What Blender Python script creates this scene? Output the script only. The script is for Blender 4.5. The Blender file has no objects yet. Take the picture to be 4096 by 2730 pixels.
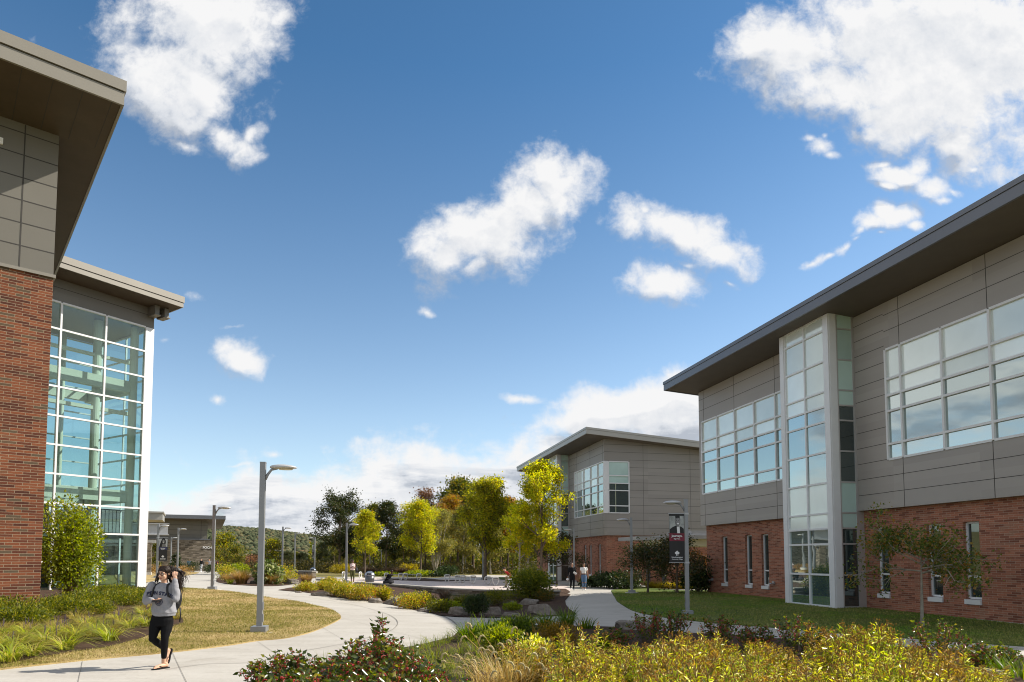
import bpy, bmesh, math, random
import numpy as np
from mathutils import Vector, Matrix
from mathutils.bvhtree import BVHTree
SC = bpy.context.scene
COL = SC.collection
rnd = random.Random(11)
rng = np.random.default_rng(7)
PI = math.pi
R = math.radians

# ---------------------------------------------------------------- camera, sun, sky, exposure
PITCH = R(3.5); FOC = 2732.0; HOR = 2236.0; CX = 2048.0
CY = HOR - FOC*math.tan(PITCH)
CAM = np.array([0, 0, 1.7])
cd = bpy.data.cameras.new('camera'); cam = bpy.data.objects.new('camera', cd); COL.objects.link(cam)
cam.location = CAM; cam.rotation_euler = (R(90)+PITCH, 0, 0)
cd.sensor_width = 36; cd.lens = 36*FOC/4096; cd.shift_y = (CY-1365)/4096
cd.clip_start = 0.1; cd.clip_end = 4000
SC.camera = cam
SUN_AZ, SUN_EL = R(14), R(39.5)         # azimuth measured from +X towards +Y
sdir = Vector((math.cos(SUN_AZ)*math.cos(SUN_EL), math.sin(SUN_AZ)*math.cos(SUN_EL), math.sin(SUN_EL)))
sl = bpy.data.lights.new('sun', 'SUN'); sl.energy = 5.0; sl.angle = R(0.53); sl.color = (1, .93, .82)
sun = bpy.data.objects.new('sun', sl); COL.objects.link(sun)
sun.rotation_euler = sdir.to_track_quat('Z', 'Y').to_euler()
SC.view_settings.view_transform = 'Standard'; SC.view_settings.look = 'None'
SC.view_settings.exposure = 0.55; SC.view_settings.gamma = 1
SC.cycles.max_bounces = 6; SC.cycles.transparent_max_bounces = 12
SC.cycles.use_denoising = True; SC.cycles.denoising_prefilter = 'ACCURATE'; SC.cycles.denoising_input_passes = 'RGB_ALBEDO_NORMAL'
SC.cycles.pixel_filter_type = 'BLACKMAN_HARRIS'; SC.cycles.filter_width = 1.05

def build_world():
    w = bpy.data.worlds.new('World'); SC.world = w; w.use_nodes = True
    nt = w.node_tree; nt.nodes.clear(); L = nt.links.new
    def nd(tree, t, **k):
        n = tree.nodes.new(t)
        for a, b in k.items(): setattr(n, a, b)
        return n
    def math_(tree, op, a, b=None, c=None, clamp=False):
        n = nd(tree, 'ShaderNodeMath', operation=op); n.use_clamp = clamp
        for i, v in enumerate((a, b, c)):
            if v is None: continue
            if isinstance(v, (int, float)): n.inputs[i].default_value = v
            else: tree.links.new(v, n.inputs[i])
        return n.outputs[0]
    def smooth(tree, v, a, b):
        n = nd(tree, 'ShaderNodeMapRange', interpolation_type='SMOOTHSTEP')
        tree.links.new(v, n.inputs[0]); n.inputs[1].default_value = a; n.inputs[2].default_value = b
        return n.outputs[0]
    # cloud density as a group of the flattened direction (x/y, z/y)
    g = bpy.data.node_groups.new('cloud_density', 'ShaderNodeTree')
    g.interface.new_socket('UV', in_out='INPUT', socket_type='NodeSocketVector')
    g.interface.new_socket('Density', in_out='OUTPUT', socket_type='NodeSocketFloat')
    g.interface.new_socket('Body', in_out='OUTPUT', socket_type='NodeSocketFloat')
    g.interface.new_socket('Streak', in_out='OUTPUT', socket_type='NodeSocketFloat')
    gi = nd(g, 'NodeGroupInput'); go = nd(g, 'NodeGroupOutput'); UV = gi.outputs[0]
    def noise(scale, detail, rough, dist=0., vec=None, seed=0.):
        n = nd(g, 'ShaderNodeTexNoise'); n.inputs['Scale'].default_value = scale
        n.inputs['Detail'].default_value = detail; n.inputs['Roughness'].default_value = rough
        n.inputs['Distortion'].default_value = dist
        m = nd(g, 'ShaderNodeVectorMath', operation='ADD'); g.links.new(vec or UV, m.inputs[0]); m.inputs[1].default_value = (seed, seed*.7, seed*1.3)
        g.links.new(m.outputs[0], n.inputs['Vector'])
        return n
    # gentle warp of the coordinates
    wn = noise(5, 3, .55)
    wm = nd(g, 'ShaderNodeVectorMath', operation='MULTIPLY_ADD'); g.links.new(wn.outputs['Color'], wm.inputs[0])
    wm.inputs[1].default_value = (.10, .10, 0); wm.inputs[2].default_value = (-.05, -.05, 0)
    wa = nd(g, 'ShaderNodeVectorMath', operation='ADD'); g.links.new(UV, wa.inputs[0]); g.links.new(wm.outputs[0], wa.inputs[1])
    WUV = wa.outputs[0]
    # masses of cloud: centre and half size in units of 1/1024 of the picture width, rotation, weight
    blobs = [(160,-5,52,50,0,1.0),(215,10,56,48,-10,1.05),(150,50,50,44,20,1.05),(185,80,42,36,-25,.95),(212,112,34,18,-25,.86),(245,108,20,10,10,.55),(170,128,24,12,0,.55),(128,62,36,30,0,.85),(5,28,18,24,0,.55),
             (440,252,28,28,30,.95),(465,240,38,30,25,1.05),(500,226,38,34,35,1.05),(530,190,38,34,40,1.02),(557,165,30,27,20,1.02),(564,186,18,26,0,.85),(468,268,34,15,20,.75),
             (632,213,24,24,0,.98),(650,196,14,12,0,.7),(718,205,10,10,0,.5),(668,212,32,20,-12,1.0),(705,222,34,22,-20,1.02),(728,240,28,24,0,1.0),(700,252,26,10,-10,.6),(668,272,36,19,5,1.06),(738,275,16,8,-20,.5),
             (770,25,44,26,10,.8),(810,20,60,36,0,.98),(850,55,80,42,-18,1.05),(930,30,90,62,0,1.25),(1000,40,80,80,0,1.2),(905,100,56,34,-15,1.0),(880,112,34,20,0,.8),(822,130,18,15,0,.74),(811,121,12,9,0,.66),(835,142,13,8,-20,.66),(828,118,9,9,0,.55),
             (912,160,32,15,-8,.9),(945,174,27,14,-18,.88),(893,150,20,9,30,.75),(930,148,18,13,0,.82),(968,180,18,7,-30,.66),(990,152,15,9,0,.58),(900,176,14,7,0,.6),(985,128,44,16,12,.82),(958,192,20,12,0,.6),(880,219,24,13,12,.84),(864,228,17,8,30,.72),(896,206,16,12,-20,.8),(926,224,14,8,0,.58),(890,234,12,6,0,.55),(915,212,26,14,25,.72),(846,243,18,8,30,.66),(860,236,12,6,0,.6),(832,252,12,5,20,.55),(818,256,16,7,10,.55),
             (242,362,24,19,0,.74),(180,283,26,10,-12,.62),(212,407,22,7,0,.5),(240,331,18,7,0,.42),(422,307,10,7,0,.55),(524,402,20,8,0,.9),(165,345,14,7,0,.36),
             (640,412,70,20,6,1.15),(590,424,44,16,4,1.05),(690,402,50,22,0,1.05),(690,435,60,26,0,1.05),
             (275,452,20,7,0,.5),(230,466,40,6,0,.5)]
    acc = None
    for (px, py, rx, ry, rot, wt) in blobs:
        u = (px-512)/683; v = (559-py)/683
        mp = nd(g, 'ShaderNodeMapping', vector_type='TEXTURE'); g.links.new(WUV, mp.inputs[0])
        mp.inputs[1].default_value = (u, v, 0); mp.inputs[2].default_value = (0, 0, R(rot)); mp.inputs[3].default_value = (rx/683, ry/683, 1)
        ln = nd(g, 'ShaderNodeVectorMath', operation='LENGTH'); g.links.new(mp.outputs[0], ln.inputs[0])
        m = math_(g, 'MULTIPLY_ADD', ln.outputs['Value'], -.62, wt+.07)
        acc = m if acc is None else math_(g, 'SMOOTH_MAX', acc, m, .10)
    # bank of low cloud along the horizon
    sp = nd(g, 'ShaderNodeSeparateXYZ'); g.links.new(WUV, sp.inputs[0])
    top = math_(g, 'MULTIPLY_ADD', sp.outputs[0], .12, .208)
    bank = math_(g, 'MULTIPLY', math_(g, 'SUBTRACT', top, sp.outputs[1]), 11)
    bank = math_(g, 'MINIMUM', bank, .86)
    band = nd(g, 'ShaderNodeMapping'); g.links.new(UV, band.inputs[0]); band.inputs[3].default_value = (5, 17, 1)
    bn = noise(1.0, 6, .58, 0, band.outputs[0], 3.1)
    bank = math_(g, 'ADD', bank, math_(g, 'MULTIPLY_ADD', bn.outputs[0], 1.3, -.60))
    st = nd(g, 'ShaderNodeMapping'); g.links.new(UV, st.inputs[0]); st.inputs[3].default_value = (4.2, 24, 1)
    sn = noise(1.0, 6, .6, .3, st.outputs[0], 9.3)
    streak = math_(g, 'MULTIPLY', smooth(g, bank, .15, .95), smooth(g, sn.outputs[0], .60, .36))
    g.links.new(streak, go.inputs[2])
    acc = math_(g, 'SMOOTH_MAX', acc, bank, .1)
    n1 = noise(11, 6, .55, .1, None, 1.7); n2 = noise(34, 8, .64, .25, None, 5.)
    d = math_(g, 'ADD', acc, math_(g, 'MULTIPLY_ADD', n1.outputs[0], 1.5, -.80))
    d = math_(g, 'ADD', d, math_(g, 'MULTIPLY_ADD', n2.outputs[0], 1.0, -.52))
    g.links.new(d, go.inputs[0])
    bd = math_(g, 'ADD', math_(g, 'MINIMUM', acc, .72), math_(g, 'MULTIPLY_ADD', n1.outputs[0], .42, -.21))
    bd = math_(g, 'ADD', bd, math_(g, 'MULTIPLY_ADD', n2.outputs[0], .26, -.13))
    g.links.new(bd, go.inputs[1])

    tc = nd(nt, 'ShaderNodeTexCoord'); DIR = tc.outputs['Generated']
    s = nd(nt, 'ShaderNodeSeparateXYZ'); L(DIR, s.inputs[0])
    yy = math_(nt, 'MAXIMUM', s.outputs[1], .12)
    cu = nd(nt, 'ShaderNodeCombineXYZ'); L(math_(nt, 'DIVIDE', s.outputs[0], yy), cu.inputs[0]); L(math_(nt, 'DIVIDE', s.outputs[2], yy), cu.inputs[1])
    def dens(off):
        gn = nd(nt, 'ShaderNodeGroup'); gn.node_tree = g
        a = nd(nt, 'ShaderNodeVectorMath', operation='ADD'); L(cu.outputs[0], a.inputs[0]); a.inputs[1].default_value = off
        L(a.outputs[0], gn.inputs[0]); return gn.outputs
    o0 = dens((0, 0, 0)); o1 = dens((.014, .030, 0)); d0 = o0[0]
    # the rest of the sky, beyond the modelled view: a broken layer of cloud
    zz = math_(nt, 'ADD', math_(nt, 'MAXIMUM', s.outputs[2], 0.), .12)
    cp = nd(nt, 'ShaderNodeCombineXYZ'); L(math_(nt, 'DIVIDE', s.outputs[0], zz), cp.inputs[0]); L(math_(nt, 'DIVIDE', s.outputs[1], zz), cp.inputs[1])
    gn = nd(nt, 'ShaderNodeTexNoise'); L(cp.outputs[0], gn.inputs['Vector']); gn.inputs['Scale'].default_value = 1.1; gn.inputs['Detail'].default_value = 8; gn.inputs['Roughness'].default_value = .55
    gen = math_(nt, 'MULTIPLY_ADD', gn.outputs[0], 3.0, -1.0)
    front = nd(nt, 'ShaderNodeMapRange', interpolation_type='SMOOTHSTEP'); L(math_(nt, 'SUBTRACT', s.outputs[1], math_(nt, 'MULTIPLY', math_(nt, 'ABSOLUTE', s.outputs[0]), .75)), front.inputs[0])
    front.inputs[1].default_value = .05; front.inputs[2].default_value = .25
    mixd = nd(nt, 'ShaderNodeMix', data_type='FLOAT'); L(front.outputs[0], mixd.inputs[0]); L(gen, mixd.inputs[2]); L(d0, mixd.inputs[3])
    cover = smooth(nt, mixd.outputs[0], .02, .74)
    # light and shade inside the cloud: the side towards the sun is white, thick undersides grey
    diff = math_(nt, 'SUBTRACT', o0[1], o1[1])
    lit = nd(nt, 'ShaderNodeMapRange'); L(diff, lit.inputs[0]); lit.inputs[1].default_value = -.26; lit.inputs[2].default_value = .20
    thick = smooth(nt, o0[1], .5, 1.5)
    sh = math_(nt, 'MULTIPLY_ADD', thick, -.16, lit.outputs[0], clamp=True)
    sh = math_(nt, 'MULTIPLY_ADD', o0[2], -.80, sh)
    g2 = nd(nt, 'ShaderNodeTexNoise'); L(cp.outputs[0], g2.inputs['Vector']); g2.inputs['Scale'].default_value = 2.6; g2.inputs['Detail'].default_value = 5
    sg = smooth(nt, g2.outputs[0], .36, .62)
    ms = nd(nt, 'ShaderNodeMix', data_type='FLOAT'); L(front.outputs[0], ms.inputs[0]); L(sg, ms.inputs[2]); L(sh, ms.inputs[3])
    shade = math_(nt, 'MAXIMUM', ms.outputs[0], 0.0)
    cm = nd(nt, 'ShaderNodeValToRGB'); L(shade, cm.inputs[0])
    e = cm.color_ramp.elements; e[0].position = 0; e[0].color = (.50, .545, .62, 1); e[1].position = .70; e[1].color = (.96, .96, .965, 1)
    m = e.new(.30); m.color = (.76, .79, .84, 1)
    sky = nd(nt, 'ShaderNodeTexSky'); sky.sky_type = 'NISHITA'; sky.sun_disc = False
    sky.sun_elevation = SUN_EL; sky.sun_rotation = PI/2-SUN_AZ
    sky.altitude = 200; sky.air_density = 1.0; sky.dust_density = .25; sky.ozone_density = 1.6
    hs = nd(nt, 'ShaderNodeHueSaturation'); L(sky.outputs[0], hs.inputs['Color']); hs.inputs['Saturation'].default_value = 1.18; hs.inputs['Value'].default_value = 1; hs.inputs['Hue'].default_value = .495
    sat = nd(nt, 'ShaderNodeMapRange'); L(s.outputs[2], sat.inputs[0]); sat.inputs[1].default_value = .15; sat.inputs[2].default_value = .6; sat.inputs[3].default_value = .92; sat.inputs[4].default_value = 1.24; L(sat.outputs[0], hs.inputs['Saturation'])
    val = nd(nt, 'ShaderNodeMapRange'); L(s.outputs[2], val.inputs[0]); val.inputs[1].default_value = .2; val.inputs[2].default_value = .65; val.inputs[3].default_value = 1.0; val.inputs[4].default_value = .80; L(val.outputs[0], hs.inputs['Value'])
    b1 = nd(nt, 'ShaderNodeBackground'); L(hs.outputs[0], b1.inputs[0]); b1.inputs[1].default_value = .118
    b2 = nd(nt, 'ShaderNodeBackground'); L(cm.outputs[0], b2.inputs[0]); b2.inputs[1].default_value = .66
    mx = nd(nt, 'ShaderNodeMixShader'); L(cover, mx.inputs[0]); L(b1.outputs[0], mx.inputs[1]); L(b2.outputs[0], mx.inputs[2])
    out = nd(nt, 'ShaderNodeOutputWorld'); L(mx.outputs[0], out.inputs[0])
    w.cycles.sampling_method = 'MANUAL'; w.cycles.sample_map_resolution = 512
build_world()

# ---------------------------------------------------------------- projection and terrain helpers
def ray(px, py):
    a = (px-CX)/FOC; b = (CY-py)/FOC
    d = np.array([a, math.cos(PITCH)-b*math.sin(PITCH), math.sin(PITCH)+b*math.cos(PITCH)])
    return d/d[1]
def at(px, py, D): return CAM+ray(px, py)*D
CTRL = np.array([(0,0,0),(0,9,0),(-5.4,10.5,0),(-5.9,16,-.02),(-11.8,17,.2),(-9,13,.06),(-14,32.5,.24),(-16,30,.42),(-20,30,.42),(-8,25,.05),(-12,24,.2),(-13,38,.12),
  (-26.6,51,.25),(-42,93,0),(-10,60,-.15),(0,60,-.19),(6,60,-.26),(-9,50,-.12),(0,41,-.17),(3.9,44,-.27),(2,36,-.28),(-14,66,-.12),(0,70,-.22),
  (6.1,23.8,-.23),(10.6,36.5,-.1),(13,25.7,-.12),(14.5,19.5,-.17),(14,15,-.2),(7,17,-.22),(3,19,-.18),(9,30,-.12),(9,50,-.3),(18,45,-.3),(6,12,-.1),
  (-1.3,16.7,-.03),(0,21,-.12),(-3,20,0),(3,28,-.25),(-2,28,-.42),(0,30,-.5),(-3.5,32,-.4),(-1,33.5,-.55),(-6,37,-.25),(1.8,31,-.4),(-6,30,-.05),
  (-40,100,-.1),(0,100,-.4),(40,100,-.4),(-80,60,.3),(80,60,-.3),(60,20,-.2),(-60,20,.4),(0,-30,0),(50,-30,0),(-50,-30,0)], float)
def _k(d2): return np.sqrt(d2+9.0)
def _fit():
    P = CTRL[:, :2]; n = len(P)
    Kk = _k(((P[:, None]-P[None])**2).sum(-1))
    Q = np.c_[np.ones(n), P]
    M = np.block([[Kk, Q], [Q.T, np.zeros((3, 3))]])
    return np.linalg.solve(M, np.r_[CTRL[:, 2], 0, 0, 0])
_w = _fit()
def terr(x, y):
    x = np.asarray(x, float); y = np.asarray(y, float); sh = np.broadcast(x, y).shape
    X = np.broadcast_to(x, sh).ravel(); Y = np.broadcast_to(y, sh).ravel()
    d2 = (X[:, None]-CTRL[:, 0])**2+(Y[:, None]-CTRL[:, 1])**2
    z = _k(d2)@_w[:-3]+_w[-3]+_w[-2]*X+_w[-1]*Y
    r = np.hypot(X, Y-45); t = np.clip((r-50)/60, 0, 1); t = t*t*(3-2*t)
    z = np.clip(z, -1.5, 1.5)*(1-t)+(-.4)*t
    return z.reshape(sh) if sh else float(z[0])
_Ds = np.concatenate([np.arange(3, 40, .02), np.arange(40, 260, .1)])
def G(px, py):
    d = ray(px, py); P = CAM+_Ds[:, None]*d
    below = P[:, 2] < terr(P[:, 0], P[:, 1])
    i = int(np.argmax(below)) if below.any() else len(_Ds)-1
    x, y = P[i, 0], P[i, 1]
    return np.array([x, y, terr(x, y)])
def GD(px, D):
    d = ray(px, 2236); x, y = d[0]*D, D
    return np.array([x, y, terr(x, y)])

# ---------------------------------------------------------------- object helpers
def tag(o, label=None, cat=None, group=None, kind=None):
    if label: o['label'] = label
    if cat: o['category'] = cat
    if group: o['group'] = group
    if kind: o['kind'] = kind
    return o
def thing(name, label, cat, loc=(0, 0, 0), rz=0, group=None, scale=1):
    o = bpy.data.objects.new(name, None); COL.objects.link(o); o.empty_display_size = .2
    o.location = loc; o.rotation_euler = (0, 0, rz)
    o.scale = (scale,)*3 if isinstance(scale, (int, float)) else scale
    return tag(o, label, cat, group)
def link(name, me, mats, parent=None):
    for m in (mats if isinstance(mats, (list, tuple)) else [mats]): me.materials.append(m)
    o = bpy.data.objects.new(name, me); COL.objects.link(o)
    if parent: o.parent = parent
    return o
def dup(root, loc, rz, scale=None, label=None, group=None):
    r = root.copy(); COL.objects.link(r); r.location = loc; r.rotation_euler = (0, 0, rz)
    if scale is not None: r.scale = (scale,)*3 if isinstance(scale, (int, float)) else scale
    if label: r['label'] = label
    if group: r['group'] = group
    for ch in list(root.children):
        c = ch.copy(); COL.objects.link(c); c.parent = r
        for gch in list(ch.children):
            q = gch.copy(); COL.objects.link(q); q.parent = c
    return r
class MB:
    def __init__(s): s.v = []; s.f = []; s.m = []
    def face(s, pts, m=0):
        b = len(s.v); s.v += [tuple(p) for p in pts]; s.f.append(tuple(range(b, b+len(pts)))); s.m.append(m)
    def add(s, V, Fs, m=0):
        b = len(s.v); s.v += [tuple(p) for p in V]
        for f in Fs: s.f.append(tuple(i+b for i in f)); s.m.append(m)
    def box(s, x0, x1, y0, y1, z0, z1, m=0):
        if x0 > x1: x0, x1 = x1, x0
        if y0 > y1: y0, y1 = y1, y0
        V = [(x, y, z) for z in (z0, z1) for y in (y0, y1) for x in (x0, x1)]
        s.add(V, [(0,2,3,1),(4,5,7,6),(0,1,5,4),(2,6,7,3),(0,4,6,2),(1,3,7,5)], m)
    def prism(s, poly, axis, a, b, m=0):
        # polygon in the two other axes, extruded along axis from a to b
        def mk(p, t):
            q = list(p); q.insert(axis, t); return tuple(q)
        n = len(poly); V = [mk(p, a) for p in poly]+[mk(p, b) for p in poly]
        Fs = [tuple(range(n))[::-1], tuple(range(n, 2*n))]+[(i, (i+1) % n, n+(i+1) % n, n+i) for i in range(n)]
        s.add(V, Fs, m)
    def tube(s, pts, rad, n=6, m=0, cap=True, flat=1.):
        pts = [Vector(p) for p in pts]
        if isinstance(rad, (int, float)): rad = [rad]*len(pts)
        b = len(s.v); up = None
        for i, p in enumerate(pts):
            d = (pts[min(i+1, len(pts)-1)]-pts[max(i-1, 0)])
            if d.length < 1e-9: d = Vector((0, 0, 1))
            d.normalize()
            if up is None:
                r = Vector((1, 0, 0)) if abs(d.x) < .9 else Vector((0, 1, 0))
                up = (r-d*r.dot(d)).normalized()
            else:
                up = up-d*up.dot(d)
                up = up.normalized() if up.length > 1e-6 else d.orthogonal().normalized()
            w = d.cross(up)
            for k in range(n):
                a = 2*PI*k/n+PI/n
                s.v.append(tuple(p+(up*math.cos(a)+w*math.sin(a)*flat)*rad[i]))
        for i in range(len(pts)-1):
            for k in range(n):
                k2 = (k+1) % n
                s.f.append((b+i*n+k, b+i*n+k2, b+(i+1)*n+k2, b+(i+1)*n+k)); s.m.append(m)
        if cap:
            s.f.append(tuple(b+k for k in range(n))[::-1]); s.m.append(m)
            e = b+(len(pts)-1)*n; s.f.append(tuple(e+k for k in range(n))); s.m.append(m)
    def ell(s, c, r, nu=12, nv=8, m=0, rot=None):
        b = len(s.v); r = (r,)*3 if isinstance(r, (int, float)) else r
        rot = rot or Matrix.Identity(3); c = Vector(c)
        s.v.append(tuple(c+rot@Vector((0, 0, -r[2]))))
        for j in range(1, nv):
            t = -PI/2+PI*j/nv
            for i in range(nu):
                a = 2*PI*i/nu
                s.v.append(tuple(c+rot@Vector((r[0]*math.cos(t)*math.cos(a), r[1]*math.cos(t)*math.sin(a), r[2]*math.sin(t)))))
        s.v.append(tuple(c+rot@Vector((0, 0, r[2])))); e = len(s.v)-1
        for i in range(nu):
            s.f.append((b, b+1+(i+1) % nu, b+1+i)); s.m.append(m)
            for j in range(nv-2):
                q = b+1+j*nu; s.f.append((q+i, q+(i+1) % nu, q+nu+(i+1) % nu, q+nu+i)); s.m.append(m)
            q = b+1+(nv-2)*nu; s.f.append((q+i, q+(i+1) % nu, e)); s.m.append(m)
    def rings(s, data, n=14, m=0):
        # horizontal elliptical rings: (x, y, z, rx, ry[, rotation])
        b = len(s.v)
        for q in data:
            x, y, z, rx, ry = q[:5]; ro = q[5] if len(q) > 5 else 0
            for k in range(n):
                a = 2*PI*k/n; ex, ey = rx*math.cos(a), ry*math.sin(a)
                s.v.append((x+ex*math.cos(ro)-ey*math.sin(ro), y+ex*math.sin(ro)+ey*math.cos(ro), z))
        for i in range(len(data)-1):
            for k in range(n):
                k2 = (k+1) % n; s.f.append((b+i*n+k, b+i*n+k2, b+(i+1)*n+k2, b+(i+1)*n+k)); s.m.append(m)
        s.f.append(tuple(b+k for k in range(n))[::-1]); s.m.append(m)
        e = b+(len(data)-1)*n; s.f.append(tuple(e+k for k in range(n))); s.m.append(m)
    def mesh(s, name, smooth=False):
        me = bpy.data.meshes.new(name); me.from_pydata(s.v, [], s.f)
        me.polygons.foreach_set('material_index', s.m)
        if smooth: me.polygons.foreach_set('use_smooth', [True]*len(s.f))
        me.update(); return me
    def build(s, name, mats, parent=None, smooth=False, fix=False):
        me = s.mesh(name, smooth)
        if fix:
            bm = bmesh.new(); bm.from_mesh(me); bmesh.ops.recalc_face_normals(bm, faces=bm.faces); bm.to_mesh(me); bm.free()
        return link(name, me, mats, parent)
def np_mesh(name, V, Fc, midx=None, smooth=False):
    V = np.asarray(V, np.float32); Fc = np.asarray(Fc, np.int32); n, k = Fc.shape
    me = bpy.data.meshes.new(name); me.vertices.add(len(V)); me.vertices.foreach_set('co', V.ravel())
    me.loops.add(n*k); me.loops.foreach_set('vertex_index', Fc.ravel())
    me.polygons.add(n); me.polygons.foreach_set('loop_start', np.arange(0, n*k, k, dtype=np.int32))
    me.polygons.foreach_set('loop_total', np.full(n, k, np.int32))
    if midx is not None: me.polygons.foreach_set('material_index', np.asarray(midx, np.int32))
    if smooth: me.polygons.foreach_set('use_smooth', np.ones(n, bool))
    me.update(calc_edges=True); return me
def unit(a): return a/np.maximum(np.linalg.norm(a, axis=-1, keepdims=True), 1e-9)
def leafgeo(pos, axis, L, W, fold=.3, droop=.12):
    n = len(pos); a = unit(np.asarray(axis, float)); s = unit(np.cross(a, rng.normal(size=(n, 3)))); nn = np.cross(s, a)
    L = np.broadcast_to(L, n)[:, None]; W = np.broadcast_to(W, n)[:, None]
    v = np.stack([pos, pos+a*L*.45+s*W+nn*W*fold, pos+a*L-nn*L*droop, pos+a*L*.45-s*W+nn*W*fold], 1).reshape(-1, 3)
    b = (np.arange(n)*4)[:, None]
    f = np.concatenate([b+np.array([[0, 1, 2]]), b+np.array([[0, 2, 3]])], 0)
    return v, f
def bladegeo(pos, ang, H, bend, W, seg=4, tip=.12):
    n = len(pos); t = np.linspace(0, 1, seg+1)
    H = np.broadcast_to(H, n); bend = np.broadcast_to(bend, n); W = np.broadcast_to(W, n)
    dx, dy = np.cos(ang), np.sin(ang)
    r = bend[:, None]*H[:, None]*t[None]**1.8; z = H[:, None]*(t[None]-.55*np.clip(bend, 0, 1.5)[:, None]*t[None]**2.6)
    c = np.stack([pos[:, 0:1]+dx[:, None]*r, pos[:, 1:2]+dy[:, None]*r, pos[:, 2:3]+z], -1)
    w = W[:, None]*np.maximum(1-t[None]**2, tip)
    sx, sy = -dy, dx
    off = np.stack([sx[:, None]*w, sy[:, None]*w, 0*w], -1)
    v = np.stack([c-off, c+off], 2).reshape(n, -1, 3)
    m = (seg+1)*2; b = (np.arange(n)*m)[:, None]
    fs = []
    for k in range(seg): fs.append(b+np.array([[2*k, 2*k+1, 2*k+3, 2*k+2]]))
    return v.reshape(-1, 3), np.concatenate(fs, 0)
def merge(parts):
    V = []; Fc = []; M = []; o = 0
    for (v, f, m) in parts:
        if f.shape[1] == 3: f = np.c_[f, f[:, 2]] if False else f
        V.append(v); Fc.append(f+o); M.append(np.full(len(f), m)); o += len(v)
    return np.concatenate(V), np.concatenate(Fc), np.concatenate(M)

# ---------------------------------------------------------------- materials
def newmat(name):
    m = bpy.data.materials.new(name); m.use_nodes = True; nt = m.node_tree; nt.nodes.clear()
    out = nt.nodes.new('ShaderNodeOutputMaterial')
    return m, nt, out
def node(nt, t, ins=None, **k):
    n = nt.nodes.new(t)
    for a, b in k.items(): setattr(n, a, b)
    for a, b in (ins or {}).items():
        if hasattr(b, 'is_linked') or isinstance(b, bpy.types.NodeSocket): nt.links.new(b, n.inputs[a])
        else: n.inputs[a].default_value = b
    return n
def c4(c): return (c[0], c[1], c[2], 1)
def ramp(nt, fac, stops, interp='LINEAR'):
    r = nt.nodes.new('ShaderNodeValToRGB'); nt.links.new(fac, r.inputs[0]); e = r.color_ramp.elements
    r.color_ramp.interpolation = interp
    e[0].position = stops[0][0]; e[0].color = c4(stops[0][1]); e[1].position = stops[-1][0]; e[1].color = c4(stops[-1][1])
    for p, c in stops[1:-1]: q = e.new(p); q.color = c4(c)
    return r.outputs[0]
def plain(name, col, rough=.6, metal=0., spec=.5, var=.0, vscale=3., bump=0., bscale=60., coord='Object'):
    m, nt, out = newmat(name)
    p = node(nt, 'ShaderNodeBsdfPrincipled', {'Roughness': rough, 'Metallic': metal, 'Specular IOR Level': spec, 'Base Color': c4(col)})
    tc = node(nt, 'ShaderNodeTexCoord')
    if var:
        n = node(nt, 'ShaderNodeTexNoise', {'Vector': tc.outputs[coord], 'Scale': vscale, 'Detail': 6., 'Roughness': .6})
        lo = [c*(1-var) for c in col]; hi = [min(1, c*(1+var)) for c in col]
        nt.links.new(ramp(nt, n.outputs[0], [(.3, lo), (.7, hi)]), p.inputs['Base Color'])
    if bump:
        n = node(nt, 'ShaderNodeTexNoise', {'Vector': tc.outputs[coord], 'Scale': bscale, 'Detail': 4.})
        b = node(nt, 'ShaderNodeBump', {'Strength': bump, 'Distance': .02, 'Height': n.outputs[0]})
        nt.links.new(b.outputs[0], p.inputs['Normal'])
    nt.links.new(p.outputs[0], out.inputs[0]); return m
def leafmat(name, stops, trans=.45, rough=.45, spec=.35, tcol=None):
    m, nt, out = newmat(name)
    g = node(nt, 'ShaderNodeNewGeometry')
    col = ramp(nt, g.outputs['Random Per Island'], stops)
    p = node(nt, 'ShaderNodeBsdfPrincipled', {'Base Color': col, 'Roughness': rough, 'Specular IOR Level': spec})
    tm = node(nt, 'ShaderNodeMix', {'Factor': .5, 'A': col, 'B': c4(tcol or (.5, .42, .03))}, data_type='RGBA') if False else None
    hs = node(nt, 'ShaderNodeHueSaturation', {'Color': col, 'Saturation': 1.15, 'Value': 1.9, 'Hue': .503})
    t = node(nt, 'ShaderNodeBsdfTranslucent', {'Color': hs.outputs[0]})
    mx = node(nt, 'ShaderNodeMixShader', {0: trans, 1: p.outputs[0], 2: t.outputs[0]})
    nt.links.new(mx.outputs[0], out.inputs[0]); return m
def wall_uv(nt):
    tc = node(nt, 'ShaderNodeTexCoord')
    s = node(nt, 'ShaderNodeSeparateXYZ', {0: tc.outputs['Object']}); nn = node(nt, 'ShaderNodeSeparateXYZ', {0: tc.outputs['Normal']})
    ab = node(nt, 'ShaderNodeMath', {0: nn.outputs[0]}, operation='ABSOLUTE')
    gt = node(nt, 'ShaderNodeMath', {0: ab.outputs[0], 1: .7}, operation='GREATER_THAN')
    mx = node(nt, 'ShaderNodeMix', {'Factor': gt.outputs[0]}, data_type='FLOAT')
    nt.links.new(s.outputs[0], mx.inputs[2]); nt.links.new(s.outputs[1], mx.inputs[3])
    cb = node(nt, 'ShaderNodeCombineXYZ', {0: mx.outputs[0], 1: s.outputs[2]})
    return cb.outputs[0], tc
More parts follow.
